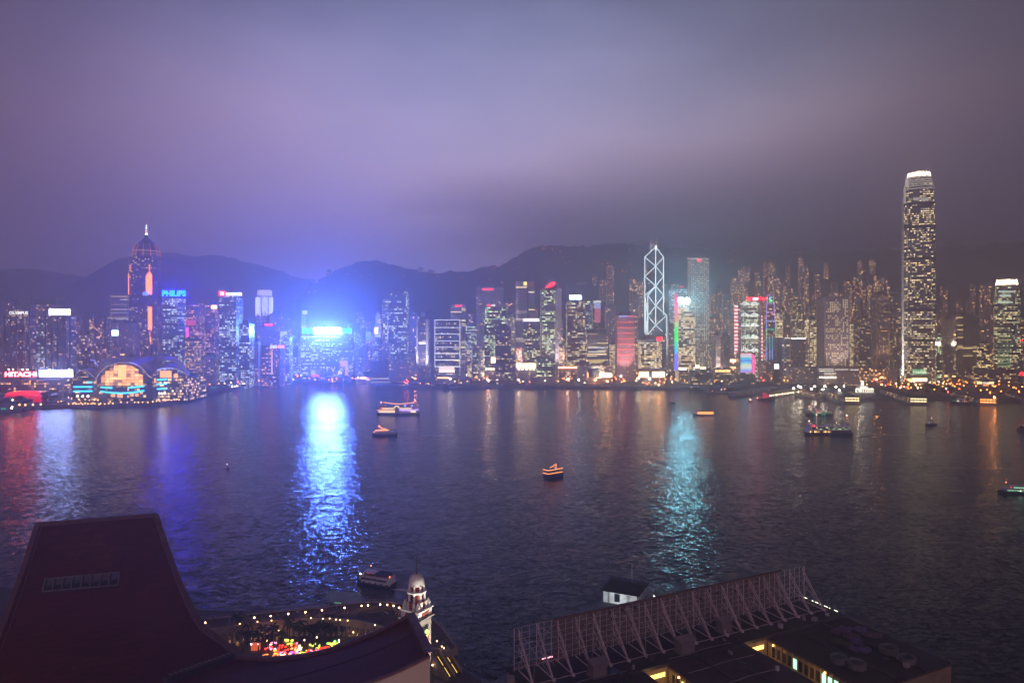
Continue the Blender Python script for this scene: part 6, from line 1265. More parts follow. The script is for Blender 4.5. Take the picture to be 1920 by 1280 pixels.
lightdot(t, (L*.36, 1.6, 4.1), emi('bow_lamp', (1, .98, 1), 22, True), .30, 'bow_lamp'); lightdot(t, (-L*.44, 1.6, 4.6), WRED, .22, 'stern_lamp'); lightdot(t, (L*.12, 2.3, 5.0), RDOT, .2)
MB().tube((L*.12, 0, 5.2), (L*.12, 0, 7.6), .06, 4).build('mast', M_STEEL, t, local=True); lightdot(t, (L*.12, 0, 7.6), WRED, .2, 'mast_light')
wake(739, 1104, 16, 2.0, -12, 'small wake behind the white harbour ferry near the clock tower')
# crane barges
def barge(label, px, row, L, jib):
    t = boat('crane_barge', label, px, row, 0, 'barge'); MB().prism([(-L/2, -6), (L/2, -6), (L/2, 6), (-L/2, 6)], -.5, 2.6, top=[(-L/2-2, -6), (L/2+2, -6), (L/2+2, 6), (-L/2-2, 6)]).build('hull', HULLB, t, local=True)
    MB().box(-L*.4, -L*.1, -4, 4, 2.6, 8).box(-L*.36, -L*.2, -3, 3, 8, 11).build('deckhouse', dif('rusty_deckhouse', (.10, .05, .05), .8), t, local=True)
    mb = MB(); mb.path(jib[:1]+jib[1:], .5, 4); mb.tube((L*.2, -2, 2.6), (L*.26, 0, 17), .4, 4); mb.tube((L*.32, 2, 2.6), (L*.26, 0, 17), .4, 4); mb.tube((L*.26, 0, 17), jib[-1], .15, 4); mb.build('crane_jib', M_STEEL, t, local=True)
    return t
t = barge('dark crane barge with a raised pale jib moored right of centre', 1345, 737.5, 38, [(L*.5, 0, 5), (14, 0, 34)]); lightdot(t, (12, -3, 8), WRED, .9); lightdot(t, (6, -3, 7), WDOT, .6); lightdot(t, (-10, -4, 5), WRED, .6)
t = barge('dark barge with a stubby pyramid derrick, moored below the outlined glass tower', 846, 730, 36, [(8, 0, 4), (13, 0, 27)]); MB().tube((9, -3, 2.6), (13, 0, 26), .5, 4).tube((18, 3, 2.6), (13, 0, 26), .5, 4).tube((18, -3, 2.6), (13, 0, 26), .5, 4).build('derrick', M_DARK, t, local=True)
# buoy
p = G(426, 879); t = thing('buoy', (p.x, p.y, 0), 'small red channel buoy with a white lamp, alone on the dark water at left', 'buoy')
MB().lathe((0, 0, -.3), [(1.3, 0), (1.3, 1.2), (.9, 1.3)], 12).build('float', dif('buoy_pale', (.4, .2, .2), .6), t, local=True); mb = MB(); [mb.tube((.8*math.cos(a), .8*math.sin(a), 1), (.2*math.cos(a), .2*math.sin(a), 3.6), .08, 4) for a in (0, 1.57, 3.14, 4.71)]; mb.lathe((0, 0, 2.2), [(.5, 0), (.5, 1)], 8); mb.build('tower', dif('buoy_red', (.25, .02, .04), .6), t, local=True); lightdot(t, (0, 0, 3.9), WDOT, .32, 'lamp')
# ---------------------------------------------------------------- near shore
NEARB = []
M_PAVE = dif('plaza_paving', (.10, .075, .055), .9, scale=.3); M_DECKP = dif('terrace_paving', (.085, .06, .05), .9, scale=.5); M_PARA = dif('parapet_stone', (.34, .27, .22), .8)
near_shore = [(X(-300, 300), 300), (X(-100, 290), 290), (X(330, 262), 262), (X(400, 259), 259), (X(560, 258), 258), (X(690, 257), 257), (X(745, 250), 250), (X(790, 243), 243), (X(830, 231), 231), (X(862, 221), 221), (X(862, 214), 214), (X(905, 205), 205), (X(965, 204), 204), (X(1020, 203), 203)]
struct('near_ground', MB().prism(near_shore+[(30, 190), (260, 170), (330, 60), (200, -60), (-300, -60), (-420, 200)], -3, 3.6, 0), [M_PAVE])
# upper viewing terrace: a curved slab on columns
outer = [(300, 1168), (377, 1161), (430, 1156), (480, 1150), (540, 1144.5), (600, 1139), (650, 1133), (690, 1128.5), (725, 1128), (750, 1131), (775, 1138), (805, 1155), (830, 1178), (858, 1218)]
ZD = 9.0
og = [G(a, b, ZD) for a, b in outer]
inner = [(300, 1192), (377, 1184), (430, 1177), (480, 1171), (520, 1166), (560, 1162.5), (600, 1162), (640, 1163), (670, 1166), (700, 1172), (730, 1181), (770, 1196), (803, 1216), (838, 1222)]
ig = [G(a, b, ZD) for a, b in inner]
t = thing('viewing_terrace', (og[5].x, og[5].y, 3.6), 'curved raised harbour-view terrace on paired columns beside the clock tower', 'terrace')
mb = MB()
for i in range(len(og)-1):
    q = [og[i], og[i+1], ig[i+1], ig[i]]; mb.face([(v.x, v.y, ZD) for v in q][::-1]); mb.face([(v.x, v.y, ZD-1.1) for v in q])
mb.build('slab', M_DECKP, t)
def strip(P_, z0, z1, w, name, mat, par):
    mb = MB()
    for a, b in zip(P_, P_[1:]):
        d = Vector((b.x-a.x, b.y-a.y, 0)).normalized(); n = Vector((-d.y, d.x, 0))*w/2
        mb.prism([(a.x-n.x, a.y-n.y), (b.x-n.x, b.y-n.y), (b.x+n.x, b.y+n.y), (a.x+n.x, a.y+n.y)], z0, z1)
    return mb.build(name, mat, par)
strip(ig, ZD-1.6, ZD+.75, .5, 'inner_parapet', M_PARA, t); strip(og, ZD-1.2, ZD+.25, .5, 'outer_parapet', M_PARA, t)
mb = MB()
for a, b in zip(og, og[1:]):
    for z in (.6, 1.1): mb.tube((a.x, a.y, ZD+z), (b.x, b.y, ZD+z), .05, 4)
    n = max(2, int((b-a).length/2)); [mb.tube((a.lerp(b, k/n).x, a.lerp(b, k/n).y, ZD), (a.lerp(b, k/n).x, a.lerp(b, k/n).y, ZD+1.15), .05, 4) for k in range(n)]
mb.build('railing', M_STEEL, t)
for i in range(1, len(ig)-1):
    for f in (0, .5):
        p = ig[i].lerp(ig[i+1], f); d = (ig[i+1]-ig[i]).normalized()
        for s in (-.9, .9):
            qx, qy = p.x+d.x*s, p.y+d.y*s; MB().box(qx-.4, qx+.4, qy-.0, qy+.8, 3.6, ZD-1.12).build('column', M_PARA, t)
for i in range(2, len(og)-2, 1):
    a, b = og[i], ig[i]; d = (b-a); w_ = Vector((-d.y, d.x, 0)).normalized()*.12
    MB().face([(a.x-w_.x, a.y-w_.y, ZD+.006), (a.x+w_.x, a.y+w_.y, ZD+.006), (b.x+w_.x, b.y+w_.y, ZD+.006), (b.x-w_.x, b.y-w_.y, ZD+.006)]).build('paving_joint', M_PARA, t)
c = G(706, 1152, ZD)   # round sunken steps
for k in range(4): MB().lathe((c.x, c.y, ZD+.01+k*.0), [(7.2-k*1.5, 0), (7.2-k*1.5, .10+.12*(3-k)), (6.6-k*1.5, .10+.12*(3-k)), (6.6-k*1.5, .0)], 32).build('step_ring', M_DECKP, t)
# end prow of the terrace with its stair
e0, e1 = G(858, 1218, ZD), G(838, 1223, ZD)
MB().slab([(e0.x, e0.y, ZD+.9), (e1.x, e1.y, ZD+.9), (e1.x-.4, e1.y-.5, ZD+.9), (e0.x, e0.y-.5, ZD+.9)], 2.2).build('end_parapet', M_PARA, t)
wl = [G(803, 1216, ZD), G(818, 1228, ZD)]
t = thing('stairway', (G(840, 1250, 4).x, G(840, 1250, 4).y, 3.6), 'covered double stair with yellow light lines coming down from the terrace end', 'stairs')
s0, s1 = G(824, 1222, ZD), G(853, 1268, 3.7)
d = (s1-s0); d.z = 0; L_ = d.length; d.normalize(); n = Vector((-d.y, d.x, 0))
mb = MB()
for k in range(20):
    a = s0+d*(L_*k/20); b = s0+d*(L_*(k+1)/20); z = ZD+(3.7-ZD)*(k+1)/20
    mb.prism([(a.x-n.x*3, a.y-n.y*3), (b.x-n.x*3, b.y-n.y*3), (b.x+n.x*3, b.y+n.y*3), (a.x+n.x*3, a.y+n.y*3)], z-1.2, z)
mb.build('flight', M_DECKP, t)
for s in (-3.1, 0, 3.1):
    A, B = s0+n*s, s1+n*s; MB().prism([(A.x-n.x*.2, A.y-n.y*.2), (B.x-n.x*.2, B.y-n.y*.2), (B.x+n.x*.2, B.y+n.y*.2), (A.x+n.x*.2, A.y+n.y*.2)], 3.6, [ZD+1, 4.7, 4.7, ZD+1]).build('balustrade', M_PARA, t)
EYL = emi('yellow_stair_line', (1, .6, .12), 1.6)
for s in (-1.5, 1.5):
    for f0, f1 in ((.12, .48), (.56, .92)): A = s0.lerp(s1, f0)+n*s; B = s0.lerp(s1, f1)+n*s; MB().tube((A.x, A.y, A.z+.12), (B.x, B.y, B.z+.12), .10, 4).build('step_light_line', EYL, t)
# blue-roofed landing canopy beyond the terrace
Yq = 262; t = thing('landing_canopy', (X(646, Yq), Yq+4, 0), 'blue-grey roofed landing stage with green-white lights under it', 'pier')
zc = Z(1121, Yq)
mb = MB(); A = [(X(612, 262), 261, zc-.6), (X(679, 258), 257.5, zc-.1), (X(672, 266), 266, zc+.7), (X(615, 269), 269, zc+.3)]; mb.slab(A, .35); mb.build('roof', dif('blue_grey_sheet_roof', (.30, .42, .55), .6), t)
for px, yy in ((616, 262), (632, 262), (648, 261), (664, 260), (677, 259)): MB().tube((X(px, yy), yy, 0), (X(px, yy), yy, zc-.2), .14, 5).build('post', M_STEEL, t)
MB().box(X(612, 262), X(679, 258), 258, 267, -1, 2.2).build('pontoon', M_CONC, t)
for a, b, m in ((653, 667, emi('green_white_tube', (.7, 1, .75), 3.5, True)), (628, 640, emi('dim_green_tube', (.3, .8, .4), 1.2))): MB().box(X(a, 261), X(b, 261), 260.6, 260.9, zc-1.3, zc-.95).build('tube_light', m, t)
# ---------------------------------------------------------------- clock tower
M_BRICK = dif('red_brick', (.32, .075, .045), .85, scale=2); M_GRAN = dif('granite', (.26, .22, .19), .8, scale=1.5); M_CREAM = dif('white_stone', (.82, .80, .72), .7, var=.1, scale=1.2)
Yq = 181.0; cx = X(781.0, Yq); R_ = math.radians(-30.5); t = thing('clock_tower', (cx, Yq, 3.6), 'red brick and granite clock tower with white domed lantern and lit clock face', 'tower')
def sq(h, r=R_, ox=0, oy=0): return [(cx+a*math.cos(r)*h-b*math.sin(r)*h+ox, Yq+a*math.sin(r)*h+b*math.cos(r)*h+oy) for a, b in ((-1, -1), (1, -1), (1, 1), (-1, 1))]
h = 2.75; zA = Z(1156, Yq); zB = Z(1139.5, Yq); zC = Z(1129, Yq)
ca, sa = math.cos(R_), math.sin(R_)
def loc(u, v): return (cx+u*ca-v*sa, Yq+u*sa+v*ca)
MB().prism(sq(h), 3.6, zA).build('shaft', M_GRAN, t)
for (u0, v0, u1, v1) in ((h*.62, -h-.06, -h*.62, -h-.06), (h+.06, -h*.62, h+.06, h*.62)):
    a, b = loc(u0, v0), loc(u1, v1); cxm, cym = loc(0, 0)
    o = MB(); ins = lambda p: (p[0]+(cxm-p[0])*.03, p[1]+(cym-p[1])*.03)
    o.prism([a, b, ins(b), ins(a)], 4, zA-4.4).build('brick_panel', M_BRICK, t)
# the clock on the right-hand face (u=+h)
def disc(u, zc_, r, mat, name, th=.18, n=24, par=None, off=0.0, side='r'):
    mb = MB(); f = []; bk = []
    for k in range(n):
        a = 2*math.pi*k/n; w = r*math.cos(a); z = zc_+r*math.sin(a)
        pa = loc(u+off+th, w) if side == 'r' else loc(w, -u-off-th); pb = loc(u+off, w) if side == 'r' else loc(w, -u-off); f.append((*pa, z)); bk.append((*pb, z))
    mb.face(f); mb.face(bk[::-1]); [mb.face([f[k], bk[k], bk[(k+1) % n], f[(k+1) % n]]) for k in range(n)]
    return mb.build(name, mat, par or t)
zc = Z(1181, Yq)
for sd in ('r', 'l'):
    disc(h+.1, zc, 1.42, M_CREAM, 'clock_surround', side=sd); fc = disc(h+.3, zc, 1.18, M_DARK, 'clock_face', side=sd)
    EC = emi('green_yellow_clock_light', (.62, 1, .28), 1.9)
    for k in range(12):
        a = 2*math.pi*k/12; r0, r1 = .50, 1.0; w0, w1 = r0*math.cos(a), r1*math.cos(a)
        p, q = (loc(h+.52, w0), loc(h+.52, w1)) if sd == 'r' else (loc(w0, -h-.52), loc(w1, -h-.52)); MB().tube((*p, zc+r0*math.sin(a)), (*q, zc+r1*math.sin(a)), .13, 4).build('numeral', EC, fc)
    for a, l in ((2.2, .8), (.3, .6)): p, q = (loc(h+.54, 0), loc(h+.54, l*math.cos(a))) if sd == 'r' else (loc(0, -h-.54), loc(l*math.cos(a), -h-.54)); MB().tube((*p, zc), (*q, zc+l*math.sin(a)), .09, 4).build('clock_hand', EC, fc)
for s in (-1, 0, 1):
    for side in ('r', 'l'):
        p0, p1 = (loc(h+.02, s*.95-.28), loc(h+.14, s*.95+.28)) if side == 'r' else (loc(s*.95-.28, -h-.14), loc(s*.95+.28, -h-.02))
        q = [loc(h+.02, s*.95-.28), loc(h+.14, s*.95-.28), loc(h+.14, s*.95+.28), loc(h+.02, s*.95+.28)] if side == 'r' else [loc(s*.95-.28, -h-.14), loc(s*.95+.28, -h-.14), loc(s*.95+.28, -h-.02), loc(s*.95-.28, -h-.02)]
        MB().prism(q, zA-4.0, zA-1.6).build('louvre_window', M_DARK, t)
MB().prism(sq(h+.55), zA+.01, zA+.5, top=sq(h+.62)).build('cornice', M_GRAN, t)
MB().prism(sq(h+.12), zA+.51, zB).build('parapet_block', M_CREAM, t)
for side in range(4):
    a0 = R_+side*math.pi/2; hh = h+.15
    c_, s_ = math.cos(a0), math.sin(a0); f = lambda u, v: (cx+u*c_-v*s_, Yq+u*s_+v*c_)
    MB().prism([f(-h*.5, -hh-.06), f(h*.5, -hh-.06), f(h*.5, -hh+.2), f(-h*.5, -hh+.2)], zA+.8, zB-.4).build('brick_panel', M_BRICK, t)
MB().prism(sq(h+.4), zB+.01, zB+.32).build('upper_cornice', M_CREAM, t)
zb2 = zB+.33
MB().lathe((cx, Yq, zb2), [(2.55, 0), (2.55, 1.7), (2.75, 1.75), (2.75, 2.0)], 8, rot=R_+.39).build('octagon_base', M_BRICK, t)
for k in range(4):
    a = R_+math.pi/4+k*math.pi/2; px_, py_ = cx+3.1*math.cos(a), Yq+3.1*math.sin(a); MB().lathe((px_, py_, zb2), [(.62, 0), (.6, 1.1), (.3, 1.7), (.05, 2.3)], 6).build('corner_scroll', M_CREAM, t)
for k in range(8): a = R_+.39+math.pi/8*0+k*math.pi/4; MB().lathe((cx+2.5*math.cos(a), Yq+2.5*math.sin(a), zb2), [(.42, 0), (.42, 2.0)], 6).build('buttress', M_CREAM, t)
zl = zb2+2.02; zt_ = Z(1100, Yq)
MB().lathe((cx, Yq, zl), [(1.35, 0), (1.35, zt_-zl)], 8, rot=R_).build('lantern_core', M_BRICK, t)
for k in range(8):
    a = R_+.39+k*math.pi/4
    MB().lathe((cx+2.15*math.cos(a), Yq+2.15*math.sin(a), zl), [(.40, 0), (.33, .3), (.30, zt_-zl-1.6), (.45, zt_-zl-1.3)], 8).build('lantern_column', M_CREAM, t)
    if k % 2: b0 = R_+k*math.pi/4+.0; MB().lathe((cx+1.95*math.cos(b0), Yq+1.95*math.sin(b0), zl), [(.55, 0), (.55, zt_-zl-1.3)], 4, rot=b0).build('brick_infill', M_BRICK, t)
MB().lathe((cx, Yq, zt_-1.28), [(2.5, 0), (2.75, .3), (2.75, .55), (2.3, .62)], 8, rot=R_+.39).build('lantern_cornice', M_CREAM, t)
zd = zt_-.64
MB().lathe((cx, Yq, zd), [(1.95, 0), (1.95, 1.3)], 8, rot=R_+.39).build('drum', M_BRICK, t)
for k in range(8): a = R_+.39+k*math.pi/4; MB().lathe((cx+2.0*math.cos(a), Yq+2.0*math.sin(a), zd), [(.32, 0), (.26, 1.3), (.3, 1.45)], 6).build('drum_pilaster', M_CREAM, t)
zq = zd+1.32; H_ = Z(1075.5, Yq)-zq
MB().lathe((cx, Yq, zq), [(2.1*math.cos(u*math.pi/2)**.62 if u < 1 else .15, H_*math.sin(u*math.pi/2)) for u in [k/10 for k in range(11)]], 24).build('dome', M_CREAM, t, smooth=True)
for k in range(8): a = k*math.pi/4; MB().tube((cx+.55*math.cos(a), Yq+.55*math.sin(a), zq+H_-.35), (cx+.8*math.cos(a), Yq+.8*math.sin(a), zq+H_+.25), .10, 4).build('crown_spike', M_CREAM, t)
mb = MB(); zr = zq+H_; zt2 = Z(1036, Yq)
for k in range(4): a = k*math.pi/2+.4; mb.tube((cx+.30*math.cos(a), Yq+.30*math.sin(a), zr), (cx+.22*math.cos(a), Yq+.22*math.sin(a), zt2-.8), .06, 4); mb.tube((cx+.22*math.cos(a), Yq+.22*math.sin(a), zt2-.8), (cx, Yq, zt2), .05, 4)
for k in range(9): mb.lathe((cx, Yq, zr+(zt2-zr-1)*k/9), [(.30, 0), (.30, .07)], 4, rot=.4)
mb.build('lightning_mast', M_DARK, t)
# floodlights that light the tower (fixtures unseen, positions assumed)
def flood(px, row, z, Y, target, power, col, size, label, blend=.6, group=None):
    p = Vector((X(px, Y), Y, z)); t_ = thing('floodlight', p, label, 'floodlight', group)
    dvec = (Vector(target)-p).normalized()
    MB().box(p.x-.3, p.x+.3, p.y-.3, p.y+.3, p.z-.5, p.z-.15).tube((p.x, p.y, p.z-3.4 if z < 14 else p.z-1), (p.x, p.y, p.z-.5), .08, 5).build('housing', M_DARK, t_)
    ld = bpy.data.lights.new('lamp_beam', 'SPOT'); ld.energy = power; ld.color = col; ld.spot_size = math.radians(size); ld.spot_blend = blend; ld.shadow_soft_size = .15
    lo = link(bpy.data.objects.new('lamp_beam', ld)); lo.parent = t_; lo.rotation_euler = dvec.to_track_quat('-Z', 'Y').to_euler()
flood(860, 0, 10.5, 165, (cx, Yq, 38), 120000, (1, .94, .82), 50, 'small dark floodlight aimed at the clock tower from its right')
flood(778, 0, 7.0, 158, (cx, Yq, 40), 14000, (1, .94, .82), 60, 'small dark floodlight aimed at the clock tower from its foot')
# ---------------------------------------------------------------- the concert hall with its sweeping roof
M_TILE = dif('brown_red_roof_tiles', (.10, .036, .030), .82, var=.18, scale=.15); M_COPE = dif('purple_brown_coping', (.14, .058, .055), .75, scale=.6)
M_WALLT = dif('pink_tile_wall', (.44, .34, .30), .7, var=.08, scale=.3)
def roofmat():
    m, n, l, b = newmat('tiled_roof_with_joints'); b.inputs['Roughness'].default_value = .85; b.inputs['Specular IOR Level'].default_value = .12
    t_ = n.new('ShaderNodeTexCoord'); br = n.new('ShaderNodeTexBrick'); br.inputs['Scale'].default_value = 1.0; br.inputs['Brick Width'].default_value = 3.6; br.inputs['Row Height'].default_value = 1.8; br.inputs['Mortar Size'].default_value = .07
    br.inputs['Color1'].default_value = (.125, .027, .010, 1); br.inputs['Color2'].default_value = (.095, .021, .009, 1); br.inputs['Mortar'].default_value = (.045, .012, .008, 1); l.new(t_.outputs['Object'], br.inputs['Vector'])
    no = n.new('ShaderNodeTexNoise'); no.inputs['Scale'].default_value = .06; no.inputs['Detail'].default_value = 5; l.new(t_.outputs['Object'], no.inputs['Vector'])
    mx_ = n.new('ShaderNodeMix'); mx_.data_type = 'RGBA'; mx_.blend_type = 'MULTIPLY'; mx_.inputs[0].default_value = .5; l.new(br.outputs[0], mx_.inputs[6]); r = ramp(n, [(.3, (.6, .6, .6)), (.7, (1, 1, 1))], 'LINEAR'); l.new(no.outputs[0], r.inputs[0]); l.new(r.outputs[0], mx_.inputs[7])
    l.new(mx_.outputs[2], b.inputs['Base Color']); return m
M_RT = roofmat()
t = thing('concert_hall', (-110, 190, 3.6), 'windowless hall with a huge sweeping dark red-brown roof rising to two peaks', 'building')
LFT = [P(70, 985, 236), P(47, 1060, 227), P(22, 1130, 218), (P(-4, 1200, 209)), P(-50, 1300, 196), P(-90, 1400, 186)]
RGT = [P(292, 968, 236), P(318, 1045, 225), P(345, 1115, 214), P(380, 1178, 202), P(437, 1232, 188), P(310, 1282, 175)]
w1 = MB(); nu, nv = 30, 24
fn = lambda u, v: sample(LFT, v).lerp(sample(RGT, v), u)
w1.grid(fn, nu, nv); w1.build('west_roof', M_RT, t, smooth=True, weld=True)
def skirt(pts, z, mat, name):
    mb = MB(); n = len(pts)
    for a, b in zip(pts, pts[1:]): mb.face([(a.x, a.y, z), (b.x, b.y, z), tuple(b), tuple(a)], 0, [(0, 0), (1, 0), (1, 1), (0, 1)])
    return mb.build(name, mat, t)
def coping(pts, name, w=1.3, hgt=.9, mat=None, inset=0.0):
    mb = MB()
    for k, (a, b) in enumerate(zip(pts, pts[1:])):
        d = (b-a); n = Vector((-d.y, d.x, 0)).normalized()*w/2; up = Vector((0, 0, hgt))
        A = [a-n, b-n, b+n, a+n]; mb.face([tuple(q+up) for q in A]); mb.face([tuple(A[0]), tuple(A[1]), tuple(A[1]+up), tuple(A[0]+up)]); mb.face([tuple(A[2]), tuple(A[3]), tuple(A[3]+up), tuple(A[2]+up)])
        if k % 2 == 0: mb.prism([(a.x-n.x*1.04, a.y-n.y*1.04), (a.x-n.x*1.04+d.x*.05, a.y-n.y*1.04+d.y*.05), (a.x+n.x*1.04+d.x*.05, a.y+n.y*1.04+d.y*.05), (a.x+n.x*1.04, a.y+n.y*1.04)], a.z, a.z+hgt+.05)
    return mb.build(name, mat or M_COPE, t)
eL = [sample(LFT, k/40) for k in range(41)]; eR = [sample(RGT, k/40*.8) for k in range(41)]; eT = [fn(k/30, 0) for k in range(31)]
for e, nm in ((eL, 'west_parapet'), (eR, 'east_parapet'), (eT, 'ridge_parapet')):
    coping(e, nm, 1.5, 1.1); skirt(e, 3.6, M_WALLT, 'wall')
# thin pale inner gutter line
gl_ = lambda pts, f: [p+(Vector((-115, 205, p.z))-p)*f for p in pts]
for e in (eL, eR, eT):
    g_ = gl_(e, .055); mb = MB(); mb.path([tuple(p+Vector((0, 0, .35))) for p in g_], .14, 4); mb.build('gutter_line', M_COPE, t)
# long slot of roof vents
a = [fn(.12, .335), fn(.66, .335), fn(.66, .425), fn(.12, .425)]
va = [P(85, 1086, 0)]*0
def on_roof(px, row):  # intersect the view ray with the west roof
    best = None
    for i in range(60):
        for j in range(60):
            q = fn(i/59, j/59); x = 960+q.x/q.y*F; y = HZ+(CH-q.z)/q.y*F; d = (x-px)**2+(y-row)**2
            if best is None or d < best[0]: best = (d, q)
    return best[1]
vc = [on_roof(*q) for q in ((84, 1087), (222, 1075), (219, 1099), (79, 1110))]
up = Vector((0, 0, .12)); fr_ = MB()
vt = MB().slab([tuple(q+up) for q in vc], .1).build('vent_slot', dif('vent_dark_glass', (.012, .014, .012), .4), t)
for k in range(9):
    f = k/8; a, b = vc[0].lerp(vc[1], f), vc[3].lerp(vc[2], f); MB().tube(tuple(a+Vector((0, 0, .9))), tuple(b+Vector((0, 0, .5))), .22, 4).build('vent_rib', dif('vent_rib_grey', (.16, .15, .14), .6), vt)
    if k < 8:
        a1, b1 = vc[0].lerp(vc[1], f+.03), vc[0].lerp(vc[1], f+.11); m1, m2 = a1.lerp(vc[3].lerp(vc[2], f+.03), .55), b1.lerp(vc[3].lerp(vc[2], f+.11), .45); MB().slab([tuple(q+Vector((0, 0, .5))) for q in (a1, b1, m2, m1)], .08).build('vent_flap', dif('vent_flap_grey', (.09, .09, .085), .6), vt)
MB().path([tuple(q+Vector((0, 0, .7))) for q in vc+vc[:1]], .25, 4).build('vent_frame', dif('vent_rib_grey', (.16, .15, .14), .6), vt)
# faint joint line
MB().path([tuple(fn(.78-.03*k, .02+.05*k)+Vector((0, 0, .1))) for k in range(8)], .12, 4).build('roof_joint', dif('joint_dark', (.05, .022, .022), .9), t)
# east wing
FAR_ = [P(437, 1232, 188), P(480, 1236.5, 185.5), P(520, 1236.5, 183), P(600, 1225, 178), P(700, 1190, 171), P(770, 1155, 165)]
NR_ = [P(310, 1282, 175), Vector((-92, 150, 21)), Vector((-75, 140, 25)), Vector((-52, 137, 32)), P(700, 1278, 137), P(806, 1231, 140)]
fn2 = lambda u, v: sample(FAR_, u).lerp(sample(NR_, u), v)
w2 = MB(); w2.grid(fn2, 36, 14); w2.build('east_roof', M_RT, t, smooth=True, weld=True)
eF = [sample(FAR_, k/36) for k in range(37)]; eN = [sample(NR_, k/36) for k in range(37)]; eE = [fn2(1, k/12) for k in range(13)]
coping(eF, 'far_parapet', 1.2, .9); coping(eE, 'end_parapet', 1.9, .9); coping(eN, 'near_parapet', .8, .5)
skirt(eF, 3.6, M_WALLT, 'wall'); skirt(eE, 3.6, M_WALLT, 'wall'); skirt(eN, 3.6, M_WALLT, 'wall')
MB().path([tuple(fn2(.2+.8*k/20, .42)+Vector((0, 0, .12))) for k in range(21)], .09, 4).build('roof_joint', dif('joint_dark', (.05, .022, .022), .9), t)
MB().path([tuple(fn2(.965, k/12)+Vector((0, 0, .3))) for k in range(13)], .13, 4).build('gutter_line', M_COPE, t)
# valley gutter between the wings
vv = [RGT[4].lerp(RGT[5], k/8) for k in range(9)]; strip([Vector((p.x, p.y, 0)) for p in vv], 18.6, 21.2, 2.6, 'valley_gutter', dif('gutter_dark', (.05, .03, .03), .9), t)
for k in range(14): p = vv[0].lerp(vv[-1], k/14); MB().box(p.x-.45, p.x+.45, p.y-.25, p.y+.25, 21.2, 21.4).build('gutter_grating', dif('grating_brown', (.22, .13, .09), .8), t)
flood(840, 0, 6, 118, (X(770, 135), 135, 38), 16000, (1, .72, .52), 90, 'unseen street light below the pink tiled wall of the concert hall')  # warm spot standing in for unseen street lamps that light the wall
# ---------------------------------------------------------------- terrace lamps, people, lanterns, palms
def tlamp(px, row, z0, h, r, mat, label, group, name='terrace_lamp'):
    Y = YW(row, z0+h); key = (name, h, r, mat.name)
    if key not in LM:
        mb = MB(); mb.tube((0, 0, 0), (0, 0, h), .07, 5, 0); mb.lathe((0, 0, 0), [(.16, 0), (.12, .3)], 6, 0); mb.ball((0, 0, h), r, 8, 5, 1); LM[key] = mb.build(name, [M_DARK, mat]); o = LM[key]
    else: o = LM[key].copy(); link(o)
    o.location = (X(px, Y), Y, z0); tag(o, label, 'lamp', group); return o
ETL = emi('terrace_globe', (1, .52, .20), 26, True); ETS = emi('terrace_small_globe', (1, .62, .25), 9, True)
for a, b in ((384.8, 1166.5), (447.5, 1160), (476.8, 1157), (507.5, 1154), (540.5, 1150), (572.7, 1147), (603.8, 1143), (646, 1138.5), (678, 1135), (690, 1134), (713, 1132.5), (726, 1133), (738, 1135), (748.5, 1138.5)): tlamp(a, b, ZD, 1.6, .24, ETL, 'globe lamp along the sea railing of the terrace', 'sea-rail terrace lamps')
for a, b in ((382.6, 1176), (449.5, 1168.5), (482.8, 1164.8), (509, 1162.5), (583, 1158), (605.5, 1159), (618, 1158.8), (637.5, 1161.5), (652, 1162.5), (703, 1171), (630, 1160.5)): tlamp(a, b, ZD, 1.2, .19, ETS, 'small lamp along the inner parapet of the terrace', 'inner parapet lamps')
for a, b in ((819.2, 1201), (828.5, 1211), (832.5, 1214)): tlamp(a, b, ZD, 1.4, .2, ETS, 'small lamp on the terrace right of the clock tower', 'lamps right of the clock tower')
for a, b in ((522.5, 1182), (491.5, 1183.5), (430, 1204), (594, 1194), (571, 1199), (635.5, 1199), (635.5, 1202.5), (662.5, 1184.5), (500, 1200), (811, 1246)): tlamp(a, b, 3.6, 3.2, .24, ETS, 'small yellow lamp standing in the palm plaza', 'plaza lamps')
for k in range(7): # warm light under the terrace slab
    i = 1+k; p = ig[i+1]; t_ = thing('downlight', (p.x, p.y+3, ZD-1.3), 'warm downlight under the terrace, %s from the left' % ORD[k].replace('leftmost', 'first'), 'lamp', 'downlights under the terrace')
    MB().lathe((p.x, p.y+3, ZD-1.42), [(.3, 0), (.3, .25)], 10).build('lamp_disc', emi('downlight_disc', (1, .6, .2), 6), t_)
    ld = bpy.data.lights.new('lamp_glow', 'SPOT'); ld.energy = 1300; ld.color = (1, .55, .20); ld.spot_size = 2.4; ld.spot_blend = .5; ld.shadow_soft_size = .3; lo = link(bpy.data.objects.new('lamp_glow', ld)); lo.location = (0, 0, -.3); lo.parent = t_
